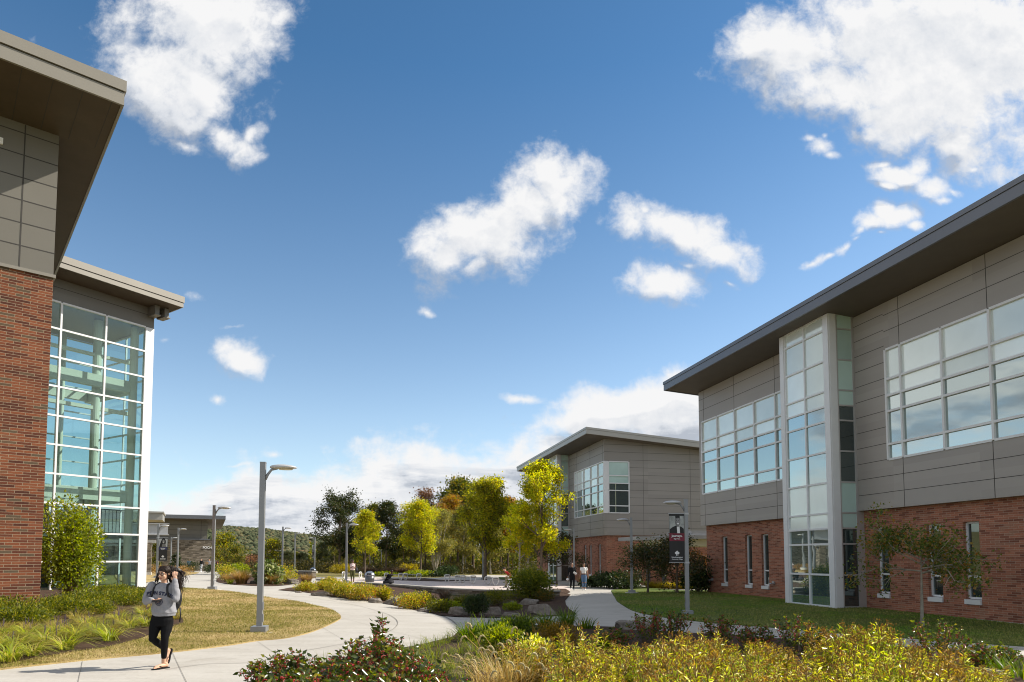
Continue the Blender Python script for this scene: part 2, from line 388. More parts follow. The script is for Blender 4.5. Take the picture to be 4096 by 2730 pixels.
def brickmat(name, stops, mortar, bw=.305, rh=.0677, ms=.009, bump=.5, off=.5):
    m, nt, out = newmat(name); uv, tc = wall_uv(nt)
    b = node(nt, 'ShaderNodeTexBrick', {'Vector': uv, 'Color1': (0, 0, 0, 1), 'Color2': (1, 1, 1, 1), 'Mortar': (.5, .5, .5, 1), 'Scale': 1., 'Mortar Size': ms/2,
                                       'Mortar Smooth': .15, 'Bias': 0., 'Brick Width': bw, 'Row Height': rh})
    b.offset = off
    col = ramp(nt, b.outputs['Color'], stops)
    n = node(nt, 'ShaderNodeTexNoise', {'Vector': tc.outputs['Object'], 'Scale': 22., 'Detail': 5.})
    n2 = node(nt, 'ShaderNodeTexNoise', {'Vector': tc.outputs['Object'], 'Scale': .5, 'Detail': 4.})
    v = node(nt, 'ShaderNodeMath', {0: n.outputs[0], 1: .5, 2: .62}, operation='MULTIPLY_ADD')
    v2 = node(nt, 'ShaderNodeMath', {0: n2.outputs[0], 1: .5, 2: .75}, operation='MULTIPLY_ADD')
    vm = node(nt, 'ShaderNodeMath', {0: v.outputs[0], 1: v2.outputs[0]}, operation='MULTIPLY')
    mm = node(nt, 'ShaderNodeMix', {'Factor': b.outputs['Fac']}, data_type='RGBA')
    nt.links.new(col, mm.inputs[6]); mm.inputs[7].default_value = c4(mortar)
    sc = node(nt, 'ShaderNodeVectorMath', {0: mm.outputs[2]}, operation='SCALE'); nt.links.new(vm.outputs[0], sc.inputs['Scale'])
    bp = node(nt, 'ShaderNodeBump', {'Strength': bump, 'Distance': .006, 'Height': b.outputs['Fac']}, invert=True)
    p = node(nt, 'ShaderNodeBsdfPrincipled', {'Base Color': sc.outputs[0], 'Roughness': .85, 'Specular IOR Level': .2, 'Normal': bp.outputs[0]})
    nt.links.new(p.outputs[0], out.inputs[0]); return m
def glassmat(name, dark, refl=.3, tint=None, rough=.015, frost=None):
    # opaque-backed pane: reflection over a tinted interior; with tint the pane lets light through
    m, nt, out = newmat(name)
    tc = node(nt, 'ShaderNodeTexCoord'); gm = node(nt, 'ShaderNodeNewGeometry')
    lw = node(nt, 'ShaderNodeLayerWeight', {'Blend': .5}); pw = node(nt, 'ShaderNodeMath', {0: lw.outputs['Facing'], 1: 4.}, operation='POWER')
    fac = node(nt, 'ShaderNodeMath', {0: pw.outputs[0], 1: (1-refl)*.8, 2: refl}, operation='MULTIPLY_ADD')
    # panes are never quite flat: each one shows the sky a little differently
    wn = node(nt, 'ShaderNodeTexNoise', {'Vector': tc.outputs['Object'], 'Scale': .9, 'Detail': 2.}); bp = node(nt, 'ShaderNodeBump', {'Strength': .03, 'Distance': .05, 'Height': wn.outputs[0]})
    gc = ramp(nt, gm.outputs['Random Per Island'], [(0, (.70, .80, .78)), (1, (.88, .97, .94))])
    gl = node(nt, 'ShaderNodeBsdfGlossy', {'Color': gc, 'Roughness': rough, 'Normal': bp.outputs[0]})
    if tint: ba = node(nt, 'ShaderNodeBsdfTransparent', {'Color': c4(tint)})
    else:
        n = node(nt, 'ShaderNodeTexNoise', {'Vector': tc.outputs['Object'], 'Scale': .9, 'Detail': 3.})
        f = node(nt, 'ShaderNodeMix', {'Factor': .5}, data_type='FLOAT'); nt.links.new(n.outputs[0], f.inputs[2]); nt.links.new(gm.outputs['Random Per Island'], f.inputs[3])
        k = .75 if min(dark) > .3 else .4
        col = ramp(nt, f.outputs[0], [(.2, [c*k for c in dark]), (.75, [min(.95, c*(1.1 if k > .5 else 1.8)) for c in dark])])
        ba = node(nt, 'ShaderNodeBsdfDiffuse', {'Color': col})
    mx = node(nt, 'ShaderNodeMixShader', {0: fac.outputs[0], 1: ba.outputs[0], 2: gl.outputs[0]})
    nt.links.new(mx.outputs[0], out.inputs[0]); return m
def groundmat(name, stops, scale=2., fine=60., bump=.4, mottled=.35, finer=None):
    m, nt, out = newmat(name); tc = node(nt, 'ShaderNodeTexCoord')
    n1 = node(nt, 'ShaderNodeTexNoise', {'Vector': tc.outputs['Object'], 'Scale': scale, 'Detail': 7., 'Roughness': .6})
    n2 = node(nt, 'ShaderNodeTexNoise', {'Vector': tc.outputs['Object'], 'Scale': fine, 'Detail': 3., 'Roughness': .7})
    f = node(nt, 'ShaderNodeMix', {'Factor': mottled}, data_type='FLOAT')
    nt.links.new(n1.outputs[0], f.inputs[2]); nt.links.new(n2.outputs[0], f.inputs[3])
    col = ramp(nt, f.outputs[0], stops)
    bp = node(nt, 'ShaderNodeBump', {'Strength': bump, 'Distance': .03, 'Height': n2.outputs[0]})
    p = node(nt, 'ShaderNodeBsdfPrincipled', {'Base Color': col, 'Roughness': .9, 'Specular IOR Level': .15, 'Normal': bp.outputs[0]})
    nt.links.new(p.outputs[0], out.inputs[0]); return m
M = {}
M['brick_red'] = brickmat('brick_red', [(0, (.085, .03, .02)), (.3, (.15, .048, .026)), (.62, (.22, .072, .034)), (.90, (.25, .085, .04)), (.94, (.12, .08, .05)), (1, (.115, .085, .055))], (.34, .26, .18), ms=.012)
M['brick_brown'] = brickmat('brick_brown', [(0, (.20, .075, .05)), (.35, (.34, .135, .085)), (.7, (.45, .18, .11)), (1, (.35, .18, .12))], (.48, .36, .27))
M['ledge_stone'] = brickmat('ledge_stone', [(0, (.10, .085, .065)), (.35, (.19, .16, .12)), (.7, (.27, .235, .19)), (1, (.33, .28, .22))], (.07, .06, .05), bw=.55, rh=.11, ms=.018, bump=1., off=.37)
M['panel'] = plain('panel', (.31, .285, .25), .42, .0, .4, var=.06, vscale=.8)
M['panel_cool'] = plain('panel_cool', (.35, .318, .282), .45, .0, .4, var=.06, vscale=.8)
def panelmat(name, col, rough=.42):
    m, nt, out = newmat(name); uv, tc = wall_uv(nt)
    mp = node(nt, 'ShaderNodeMapping', {'Vector': uv, 'Location': (-.2, -.26, 0)})
    b = node(nt, 'ShaderNodeTexBrick', {'Vector': mp.outputs[0], 'Color1': (0, 0, 0, 1), 'Color2': (1, 1, 1, 1), 'Mortar': (.5, .5, .5, 1), 'Scale': 1., 'Mortar Size': 0., 'Brick Width': 3.4, 'Row Height': .582}); b.offset = 0.
    n = node(nt, 'ShaderNodeTexNoise', {'Vector': tc.outputs['Object'], 'Scale': .7, 'Detail': 4.}); n2 = node(nt, 'ShaderNodeTexNoise', {'Vector': tc.outputs['Object'], 'Scale': 160., 'Detail': 2.})
    f = node(nt, 'ShaderNodeMix', {'Factor': .45}, data_type='FLOAT'); nt.links.new(b.outputs['Color'], f.inputs[2]); nt.links.new(n.outputs[0], f.inputs[3])
    f2 = node(nt, 'ShaderNodeMix', {'Factor': .3}, data_type='FLOAT'); nt.links.new(f.outputs[0], f2.inputs[2]); nt.links.new(n2.outputs[0], f2.inputs[3])
    cl = ramp(nt, f2.outputs[0], [(.15, [c*.88 for c in col]), (.85, [c*1.10 for c in col])])
    n3 = node(nt, 'ShaderNodeTexNoise', {'Vector': tc.outputs['Object'], 'Scale': 1.1, 'Detail': 2.}); bp = node(nt, 'ShaderNodeBump', {'Strength': .12, 'Distance': .05, 'Height': n3.outputs[0]})
    p = node(nt, 'ShaderNodeBsdfPrincipled', {'Base Color': cl, 'Roughness': rough, 'Specular IOR Level': .4, 'Normal': bp.outputs[0]}); nt.links.new(p.outputs[0], out.inputs[0]); return m
M['panel'] = panelmat('panel', (.295, .276, .252)); M['panel_cool'] = panelmat('panel_cool', (.35, .324, .298)); M['panel_dark'] = panelmat('panel_dark', (.165, .155, .132))  # panel and panel_cool carry extra lightness in place of light on shaded walls
M['soffit_dark'] = plain('soffit_dark', (.075, .056, .036), .6, 0, .3, var=.1, vscale=1.5); M['fascia_warm'] = plain('fascia_warm', (.245, .228, .195), .42, .1, .4, var=.06, vscale=.6)
M['joint'] = plain('joint', (.05, .046, .042), .8)
M['soffit'] = plain('soffit', (.115, .095, .075), .55, 0., .4, var=.08, vscale=1.5)
M['fascia'] = plain('fascia', (.36, .345, .31), .38, .25, .5, var=.05, vscale=.6)
M['fascia_cool'] = plain('fascia_cool', (.15, .155, .17), .32, .4, .5, var=.05, vscale=.6)
M['white_frame'] = plain('white_frame', (.70, .71, .72), .35, .0, .5, var=.03)
M['alu_frame'] = plain('alu_frame', (.52, .51, .50), .35, .5, .5)
M['glass_mirror'] = glassmat('glass_mirror', (.06, .10, .10), .55)
M['glass_dark'] = glassmat('glass_dark', (.02, .03, .03), .16)
M['glass_mint'] = glassmat('glass_mint', (.46, .62, .57), .10, rough=.2)
M['glass_white'] = glassmat('glass_white', (.80, .88, .84), .28, rough=.10)
M['glass_clear'] = glassmat('glass_clear', None, .10, tint=(.66, .82, .81))
M['steel'] = plain('steel', (.42, .43, .45), .42, .35, .5, var=.05)
M['steel_dark'] = plain('steel_dark', (.10, .11, .12), .5, .3)
M['pole'] = plain('pole', (.26, .27, .285), .38, .3, .5, var=.05)
M['lens'] = plain('lens', (.55, .5, .35), .2)
M['concrete_pad'] = plain('concrete_pad', (.48, .46, .42), .85, 0, .2, var=.15, vscale=8)
M['cream'] = plain('cream', (.60, .60, .50), .7, 0, .3)
M['olive_wall'] = plain('olive_wall', (.36, .39, .28), .8, 0, .2)
M['interior'] = plain('interior', (.12, .13, .115), .9, 0, .1)
M['black'] = plain('black', (.014, .014, .016), .7, 0, .2)
M['white'] = plain('white', (.82, .82, .82), .6)
M['bark'] = plain('bark', (.13, .10, .075), .9, 0, .1, var=.35, vscale=9, bump=.6, bscale=30)
M['bark_pale'] = plain('bark_pale', (.30, .27, .22), .9, 0, .1, var=.3, vscale=7, bump=.5, bscale=25)
M['stem'] = plain('stem', (.13, .09, .05), .8, 0, .2)
M['stem_gold'] = plain('stem_gold', (.23, .16, .06), .8, 0, .2)
M['skin'] = plain('skin', (.56, .33, .22), .5, 0, .4, var=.05, vscale=10)
M['skin_dark'] = plain('skin_dark', (.16, .085, .055), .5, 0, .4)
M['skin_mid'] = plain('skin_mid', (.38, .2, .12), .5, 0, .4)
M['hair'] = plain('hair', (.020, .010, .006), .5, 0, .3, var=.6, vscale=60)
M['hair_brown'] = plain('hair_brown', (.06, .032, .018), .45, 0, .5)
# ---------------------------------------------------------------- ground, paths, lawns, beds
def smooth_poly(pts, n=5, closed=True):
    P = [np.array(p[:2], float) for p in pts]; out = []; k = len(P)
    rngi = range(k) if closed else range(k-1)
    for i in rngi:
        if closed: p0, p1, p2, p3 = P[i-1], P[i], P[(i+1) % k], P[(i+2) % k]
        else: p0, p1, p2, p3 = P[max(i-1, 0)], P[i], P[i+1], P[min(i+2, k-1)]
        for j in range(n):
            t = j/n
            out.append(.5*((2*p1)+(p2-p0)*t+(2*p0-5*p1+4*p2-p3)*t*t+(3*p1-p0-3*p2+p3)*t**3))
    if not closed: out.append(P[-1])
    return out
def sheet(name, pts, dz, mat, cell=1.0, kind='structure', skirt=0.):
    bm = bmesh.new(); vs = [bm.verts.new((p[0], p[1], 0)) for p in pts]
    bm.faces.new(vs); bmesh.ops.triangulate(bm, faces=bm.faces[:])
    xs = [p[0] for p in pts]; ys = [p[1] for p in pts]
    for ax, lo, hi in ((0, min(xs), max(xs)), (1, min(ys), max(ys))):
        c = math.floor(lo)+cell
        while c < hi:
            co = [0, 0, 0]; co[ax] = c; no = [0, 0, 0]; no[ax] = 1
            bmesh.ops.bisect_plane(bm, geom=bm.verts[:]+bm.edges[:]+bm.faces[:], plane_co=co, plane_no=no)
            c += cell
    bmesh.ops.recalc_face_normals(bm, faces=bm.faces)
    if sum(f.normal.z*f.calc_area() for f in bm.faces) < 0: bmesh.ops.reverse_faces(bm, faces=bm.faces)
    co = np.array([v.co[:2] for v in bm.verts]); z = terr(co[:, 0], co[:, 1])+dz
    for v, q in zip(bm.verts, z): v.co.z = q
    if skirt:
        be = [e for e in bm.edges if e.is_boundary]
        r = bmesh.ops.extrude_edge_only(bm, edges=be)
        for v in r['geom']:
            if isinstance(v, bmesh.types.BMVert): v.co.z -= skirt
    me = bpy.data.meshes.new(name); bm.to_mesh(me); bm.free()
    return tag(link(name, me, mat), kind=kind)
def strip(mb, pts, w, dz, m=0):
    P = smooth_poly(pts, 6, False)
    for a, b in zip(P[:-1], P[1:]):
        d = b-a; l = np.hypot(*d)
        if l < 1e-6: continue
        s = np.array([-d[1], d[0]])/l*w/2
        q = [a-s, a+s, b+s, b-s]
        mb.face([(p[0], p[1], terr(p[0], p[1])+dz) for p in (q[0], q[3], q[2], q[1])], m)

M['meadow'] = groundmat('meadow', [(.25, (.10, .085, .03)), (.45, (.16, .14, .045)), (.6, (.22, .185, .07)), (.8, (.28, .23, .10))], .15, 6)
M['lawn_dry'] = groundmat('lawn_dry', [(.3, (.18, .15, .05)), (.45, (.30, .22, .09)), (.58, (.44, .33, .15)), (.75, (.54, .42, .22))], .55, 45)
M['lawn_green'] = groundmat('lawn_green', [(.3, (.05, .085, .015)), (.5, (.085, .12, .025)), (.65, (.15, .15, .045)), (.8, (.26, .2, .08))], .35, 45)
M['mulch'] = groundmat('mulch', [(.3, (.030, .019, .013)), (.5, (.07, .042, .028)), (.7, (.14, .088, .06))], 4, 70, .9, .6)
def concrete(name, a, b, joint=True):
    m, nt, out = newmat(name); tc = node(nt, 'ShaderNodeTexCoord')
    n1 = node(nt, 'ShaderNodeTexNoise', {'Vector': tc.outputs['Object'], 'Scale': .35, 'Detail': 6., 'Roughness': .6})
    n2 = node(nt, 'ShaderNodeTexNoise', {'Vector': tc.outputs['Object'], 'Scale': 12., 'Detail': 8., 'Roughness': .75})
    mp = node(nt, 'ShaderNodeMapping', {'Vector': tc.outputs['Object'], 'Rotation': (0, 0, .25), 'Scale': (.35, 1.6, 1)})
    n3 = node(nt, 'ShaderNodeTexNoise', {'Vector': mp.outputs[0], 'Scale': 1.3, 'Detail': 4., 'Roughness': .5})
    f = node(nt, 'ShaderNodeMath', {0: n1.outputs[0], 1: n2.outputs[0]}, operation='ADD')
    f = node(nt, 'ShaderNodeMath', {0: f.outputs[0], 1: n3.outputs[0]}, operation='ADD')
    f = node(nt, 'ShaderNodeMath', {0: f.outputs[0], 1: 1/3}, operation='MULTIPLY')
    cl0 = ramp(nt, f.outputs[0], [(.36, a), (.62, b)])
    n5 = node(nt, 'ShaderNodeTexNoise', {'Vector': tc.outputs['Object'], 'Scale': 1.1, 'Detail': 9., 'Roughness': .72, 'Distortion': .6}); sr = ramp(nt, n5.outputs[0], [(.56, (1, 1, 1)), (.70, (.80, .785, .76))])
    n6 = node(nt, 'ShaderNodeTexNoise', {'Vector': tc.outputs['Object'], 'Scale': 26., 'Detail': 2.}); sr2 = ramp(nt, n6.outputs[0], [(.69, (1, 1, 1)), (.76, (.66, .63, .58))])
    m1 = node(nt, 'ShaderNodeMix', {'Factor': 1.}, data_type='RGBA', blend_type='MULTIPLY'); nt.links.new(cl0, m1.inputs[6]); nt.links.new(sr, m1.inputs[7])
    m2 = node(nt, 'ShaderNodeMix', {'Factor': 1.}, data_type='RGBA', blend_type='MULTIPLY'); nt.links.new(m1.outputs[2], m2.inputs[6]); nt.links.new(sr2, m2.inputs[7]); col = m2.outputs[2]
    n4 = node(nt, 'ShaderNodeTexNoise', {'Vector': tc.outputs['Object'], 'Scale': 90., 'Detail': 3.})
    bp = node(nt, 'ShaderNodeBump', {'Strength': .25, 'Distance': .01, 'Height': n4.outputs[0]})
    p = node(nt, 'ShaderNodeBsdfPrincipled', {'Base Color': col, 'Roughness': .82, 'Specular IOR Level': .25, 'Normal': bp.outputs[0]})
    nt.links.new(p.outputs[0], out.inputs[0]); return m
M['concrete'] = concrete('concrete', (.35, .325, .285), (.47, .445, .40))
M['plaza'] = concrete('plaza', (.48, .40, .37), (.60, .52, .48))
M['crack'] = plain('crack', (.20, .185, .16), .9)

def build_ground():
    def axis(lo, hi, step, far, n):
        a = np.arange(lo, hi+.01, step); g = np.geomspace(step*1.5, far, n)
        return np.concatenate([(lo-np.cumsum(np.diff(np.r_[0, g]))[::-1]), a, hi+np.cumsum(np.diff(np.r_[0, g]))])
    xs = axis(-46, 46, 1.0, 2200, 34); ys = axis(-12, 112, 1.0, 2400, 34)
    X, Y = np.meshgrid(xs, ys); Z = terr(X, Y)-.035
    Rr = np.hypot(X, Y)
    # the wooded ridge far behind on the left
    az = np.arctan2(X, np.maximum(Y, 1e-3)); u = np.tan(np.clip(az, -1.2, 1.2))
    rid = np.interp(u, [-3, -1.2, -.43, -.36, -.33, -.30, -.27, -.2, -.1, .1, .4, 3], [26, 30, 34, 31, 28.5, 26, 23, 20, 17, 14, 12, 10])
    t = np.clip((Rr-330)/470, 0, 1); t = t*t*(3-2*t); t2 = np.clip((Rr-900)/900, 0, 1)
    Z = Z+np.where(Y > 0, rid*t*(1-.5*t2), 0)
    nx, ny = len(xs), len(ys); idx = np.arange(nx*ny).reshape(ny, nx)
    f = np.stack([idx[:-1, :-1], idx[:-1, 1:], idx[1:, 1:], idx[1:, :-1]], -1).reshape(-1, 4)
    o = link('ground', np_mesh('ground', np.stack([X, Y, Z], -1).reshape(-1, 3), f, None, True), M['meadow']); tag(o, kind='structure')
build_ground()
def GP(*pts): return [G(*p)[:2] for p in pts]
PATH = GP((-900, 2800), (-300, 2460), (300, 2352), (573, 2336), (700, 2300), (718, 2285), (780, 2274), (880, 2276), (905, 2290), (1100, 2310), (1300, 2309), (1500, 2308), (1745, 2312), (1900, 2300), (2150, 2305), (2450, 2325), (2800, 2355), (3400, 2450), (4200, 2560), (5200, 2680))
PATH += [(9.5, 4.5), (4, 3), (-4, 3), (-9, 5)]
sheet('concrete_path', PATH, .0, M['concrete'], 1.0)
PLAZA = smooth_poly(GP((1290, 2351), (1330, 2326), (1420, 2316), (1600, 2313), (1800, 2319), (1960, 2321), (2080, 2325), (2200, 2330), (2275, 2350), (2250, 2375), (2000, 2385), (1800, 2378), (1600, 2362), (1420, 2352)), 5)
sheet('plaza_paving', PLAZA, .012, M['plaza'], 1.0)
LAWN_L = smooth_poly(GP((728, 2353), (800, 2358), (874, 2363), (989, 2377), (1096, 2395), (1185, 2407), (1257, 2423), (1316, 2438), (1352, 2456), (1363, 2470), (1358, 2480), (1316, 2502), (1233, 2535), (1138, 2556), (1031, 2566), (900, 2587), (662, 2615), (450, 2634), (318, 2647), (160, 2664), (0, 2682), (-300, 2720)), 4, False)
LAWN_L = LAWN_L+GP((-300, 2560), (300, 2420), (590, 2347))
sheet('dry_lawn', LAWN_L, .022, M['lawn_dry'], .8, skirt=.05)
BED_L = GP((-320, 2700), (0, 2652), (100, 2648), (250, 2622), (318, 2610), (420, 2596), (530, 2570), (600, 2546), (690, 2512), (735, 2492), (700, 2452), (640, 2400), (595, 2352), (560, 2346), (250, 2340), (-300, 2420))
sheet('mulch_bed', smooth_poly(BED_L, 3), .034, M['mulch'], .8)
LAWN_R = smooth_poly(GP((2560, 2346), (2500, 2352), (2449, 2362), (2450, 2376), (2459, 2390), (2471, 2409), (2513, 2436), (2567, 2455), (2659, 2472), (2796, 2488), (2944, 2501), (3108, 2514), (3288, 2530), (3560, 2551), (3853, 2572), (4096, 2588), (4600, 2624)), 4, False)
LAWN_R = LAWN_R+[(19.5, 18.5), (17, 30), (14, 41), (10, 41)]
sheet('green_lawn', LAWN_R, .022, M['lawn_green'], .8, skirt=.05)
GARDEN = GP((1112, 2362), (1220, 2371), (1300, 2385), (1400, 2398), (1480, 2406), (1560, 2420), (1643, 2437), (1733, 2456), (1762, 2465), (1830, 2470), (1911, 2472), (2000, 2473), (2142, 2470), (2230, 2466), (2278, 2463), (2306, 2458), (2278, 2440), (2264, 2422), (2261, 2405), (2271, 2393), (2283, 2381), (2225, 2364), (2019, 2366), (1766, 2358), (1528, 2342), (1424, 2338), (1280, 2347), (1160, 2353))
sheet('rain_garden_bed', GARDEN, .026, M['mulch'], .8)
GRASSBED = smooth_poly(GP((866, 2327), (900, 2336), (942, 2341), (1044, 2346), (1129, 2344), (1197, 2334), (1232, 2322), (1200, 2312), (1060, 2306), (930, 2300), (880, 2310)), 4)
sheet('grass_bed', GRASSBED, .026, M['mulch'], .8)
NEARBED = GP((860, 2790), (980, 2738), (1150, 2690), (1300, 2655), (1500, 2618), (1700, 2580), (1812, 2551), (1838, 2526), (1900, 2510), (2000, 2505), (2150, 2505), (2346, 2508), (2500, 2513), (2640, 2528), (2800, 2538), (2923, 2542), (3076, 2556), (3500, 2585), (3845, 2606), (4096, 2635), (4700, 2700))
NEARBED += [(8.5, 4.5), (4, 3.2), (-1.5, 3.2), (-3, 5.5)]
sheet('near_mulch_bed', NEARBED, .026, M['mulch'], .8)
LAWN_FL = smooth_poly(GP((573, 2333), (620, 2325), (794, 2294), (770, 2289), (718, 2286), (600, 2284), (480, 2290), (470, 2320)), 3)
sheet('far_lawn', LAWN_FL, .022, M['lawn_dry'], 1.2)
sheet('plaza_lawn', smooth_poly(GP((2260, 2322), (2110, 2314), (1985, 2310), (1975, 2316), (2040, 2322), (2150, 2330)), 4), .026, M['lawn_green'], 1.2)
for q in [[(1500, 2317), (1700, 2315), (1760, 2321), (1900, 2324), (1760, 2328), (1560, 2322)], [(2264, 2377), (2282, 2372), (2262, 2358), (2205, 2357), (2215, 2368)], [(2050, 2332), (2210, 2331), (2230, 2339), (2110, 2342)]]:
    sheet('planting_strip', GP(*q), .036, M['mulch'], 1.2)
sheet('building_bed', smooth_poly(GP((2300, 2320), (2440, 2328), (2560, 2340), (2790, 2352), (2790, 2320), (2500, 2290), (2330, 2290)), 3), .034, M['mulch'], 1.2)
def path_joints():
    mb = MB(); z7 = lambda x, y: (900+x/1.681, 2300+y/1.681)
    c = [z7(*p) for p in [(-80, 118), (150, 130), (430, 140), (700, 175), (920, 215), (1050, 252), (1130, 285), (1160, 318), (1150, 350), (1100, 383), (960, 425), (800, 465), (500, 520), (200, 590), (-100, 600), (-400, 640)]]
    strip(mb, GP(*c), .018, .010)
    strip(mb, GP(*[z7(*p) for p in [(1460, 275), (1520, 305), (1555, 335), (1562, 365)]]), .025, .010)
    for a, b in [((1300, 2380), (1120, 2400)), ((1480, 2408), (1250, 2421)), ((1640, 2440), (1364, 2462)), ((1700, 2560), (1363, 2473)), ((1480, 2615), (1290, 2512)), ((1200, 2680), (1030, 2568)), ((760, 2760), (690, 2612)), ((300, 2790), (330, 2648)),
                 ((2300, 2410), (2470, 2408)), ((2310, 2460), (2570, 2456)), ((2700, 2530), (2720, 2478)), ((3300, 2570), (3420, 2541)), ((3990, 2620), (4080, 2587)), ((1180, 2355), (1150, 2385)), ((800, 2300), (900, 2310)), ((720, 2330), (860, 2330))]:
        strip(mb, GP(a, b), .007, .008)
    tag(mb.build('path_joints', M['crack']), kind='structure')
path_joints()

# ---------------------------------------------------------------- the two academic buildings on the right
def rows(mb, xs, zs, y, t, w, m=0, face='y', dep=.06):
    # frame members of a glazed opening: verticals at xs, horizontals at zs
    for x in xs:
        if face == 'y': mb.box(x-w/2, x+w/2, y-t, y+dep, zs[0], zs[-1], m)
        else: mb.box(y-t, y+dep, x-w/2, x+w/2, zs[0], zs[-1], m)
    for z in zs:
        for a, b in zip(xs[:-1], xs[1:]):
            if face == 'y': mb.box(a+w/2, b-w/2, y-t+.003, y+dep, z-w/2, z+w/2, m)
            else: mb.box(y-t+.003, y+dep, a+w/2, b-w/2, z-w/2, z+w/2, m)
def glass(parent, name, mat, rects, y, face='y'):
    mb = MB()
    for (a, b, z0, z1) in rects:
        if face == 'y': mb.box(a, b, y, y+.02, z0, z1)
        else: mb.box(y-.02, y, a, b, z0, z1)
    return mb.build(name, mat, parent)
ZS = [5.19, 5.73, 6.90, 7.46, 8.05, 9.12]
def academic(label, origin, rz, zb, bwins, cool, depth=14., corner_glass=True):
    B = thing('college_building', label, 'building', origin, rz)
    pan, fas = (M['panel_cool'], M['fascia_cool']) if cool else (M['panel'], M['fascia'])
    LL = 20.85; T0, T1 = 9.05, 12.05; ty = -1.08
    top = lambda y: 10.85-.079*y
    # brick storey: solid wall with openings for the slots
    mb = MB(); zt = 3.52
    xs = .22; segs = []
    ow = .57; z0, z1 = .46, 2.85
    for x in bwins+[None]:
        x2 = (LL-.15) if x is None else x
        mb.box(xs, x2, .22, .62, zb, zt)
        if x is not None:
            mb.box(x, x+ow, .22, .62, zb, z0-.16); mb.box(x, x+ow, .22, .62, z1, zt)
            xs = x+ow
    mb.box(LL-.55, LL-.15, .62, depth, zb, zt); mb.box(.22, .62, .62, depth, zb, zt); mb.box(.62, LL-.55, depth-.4, depth, zb, zt)
    mb.build('brick_wall', M['brick_brown'], B)
    mb = MB(); mb.box(.16, LL-.09, .16, depth, zb-.5, zb+.0); mb.build('foundation', M['concrete_pad'], B)
    for x in bwins:
        f = MB(); fy = .36
        rows(f, [x+.03, x+ow-.03], [z0+.03, 1.15, z1-.03], fy, .03, .06)
        w = f.build('window', M['white_frame'], B)
        glass(w, 'pane', M['glass_dark'], [(x+.06, x+ow-.06, z0+.06, 1.12), (x+.06, x+ow-.06, 1.18, z1-.06)], fy+.02)
        s = MB(); s.box(x-.0, x+ow, .16, .36, z0-.16, z0-.012); s.build('sill', M['white_frame'], w)
        s = MB(); s.box(x-.01, x+ow+.01, .45, .62, z0, z1); s.build('reveal_backing', M['interior'], w)
    # metal panel storey
    P = MB(); y0, y1 = 0., .3
    def wallseg(x0, x1, za, zb2): P.box(x0, x1, y0, y1, za, zb2)
    W1 = (.25, T0-.02); W2 = (13.55, 20.76)
    for a, b in (W1, W2): wallseg(a, b, 3.48, 5.16); wallseg(a, b, 9.15, top(.3))
    wallseg(0, .25, 3.48, top(.3)); wallseg(T1, 13.55, 3.48, top(.3)); wallseg(20.76, LL, 3.48, 5.16); wallseg(20.76, LL, 9.15, top(.3)); wallseg(T0-.02, T1, 3.6, top(.3))
    # end walls follow the roof slope; the near one has a corner window
    P.prism([(.3, 3.48), (depth, 3.48), (depth, top(depth)), (.3, top(.3))], 0, .0, .3)
    cy1 = 2.05
    P.prism([(cy1, 3.48), (depth, 3.48), (depth, top(depth)), (cy1, top(cy1))], 0, LL-.3, LL)
    P.box(LL-.3, LL, .3, cy1, 3.48, 5.16); P.prism([(.3, 9.15), (cy1, 9.15), (cy1, top(cy1)), (.3, top(.3))], 0, LL-.3, LL)
    P.box(.3, LL-.3, .3, depth-.1, 3.46, 3.6); P.prism([(.3, 3.48), (LL-.3, 3.48), (LL-.3, top(depth)), (.3, top(depth))], 1, depth-.3, depth)
    # joints between the panels
    e = .004
    zr = [3.48+.585*k for k in range(1, 13)]
    def hj(x0, x1, z): P.box(x0, x1, -e, .02, z-.009, z+.009, 1)
    def vj(x, za, zc): P.box(x-.009, x+.009, -e-.001, .02, za, zc, 1)
    for z in (4.05, 4.62): hj(.0, T0-.05, z); hj(13.55, LL, z)
    for z in (9.79, 10.38): hj(.0, T0-.05, z); hj(13.55, LL, z)
    for k in range(1, 13):
        z = 3.46+.582*k
        if z < top(0)-.2: hj(T1+.02, 13.55, z)
    for x in (.53, 3.6, 7.0): vj(x, 3.48, 5.16); vj(x, 9.15, top(0)-.02)
    for x in (14.25, 17.65, 20.55): vj(x, 3.48, 5.16); vj(x, 9.15, top(0)-.02)
    for k in range(1, 13):
        z = 3.46+.582*k; ya = cy1 if 5.0 < z < 9.3 else 0
        ym = min(depth, (10.85-z)/.079-.1)
        if ym > ya: P.box(LL-.02, LL+e, ya, ym, z-.009, z+.009, 1)
    for y in (3.2, 7.15, 11.1): P.box(LL-.02, LL+e+.001, y-.009, y+.009, 3.48, top(y)-.02, 1)
    P.build('panel_wall', [pan, M['joint']], B)
    # ribbon windows of the upper storey
    def ribbon(xv, right_post):
        f = MB(); rows(f, xv, ZS, .02, .05, .075)
        w = f.build('window', M['white_frame'], B)
        rv = []; rw = []
        for a, b in zip(xv[:-1], xv[1:]):
            for k in range(5): (rw if k >= 3 else rv).append((a+.03, b-.03, ZS[k]+.03, ZS[k+1]-.03))
        glass(w, 'glazing', M['glass_mirror'], rv, .05); glass(w, 'frosted_glazing', M['glass_white'], rw, .05)
    ribbon([.29, 1.91, 3.61, 5.31, 7.0, 8.7, T0-.05], False)
    ribbon([13.59, 14.27, 15.97, 17.69, 19.37, 20.74], True)
    f = MB(); f.box(20.77, LL+.03, -.03, .33, 5.16, 9.15); cw = [.36, 2.01]
    rows(f, cw, ZS, LL, .06, .075, face='x', dep=.05)
    w = f.build('corner_window', M['white_frame'], B)
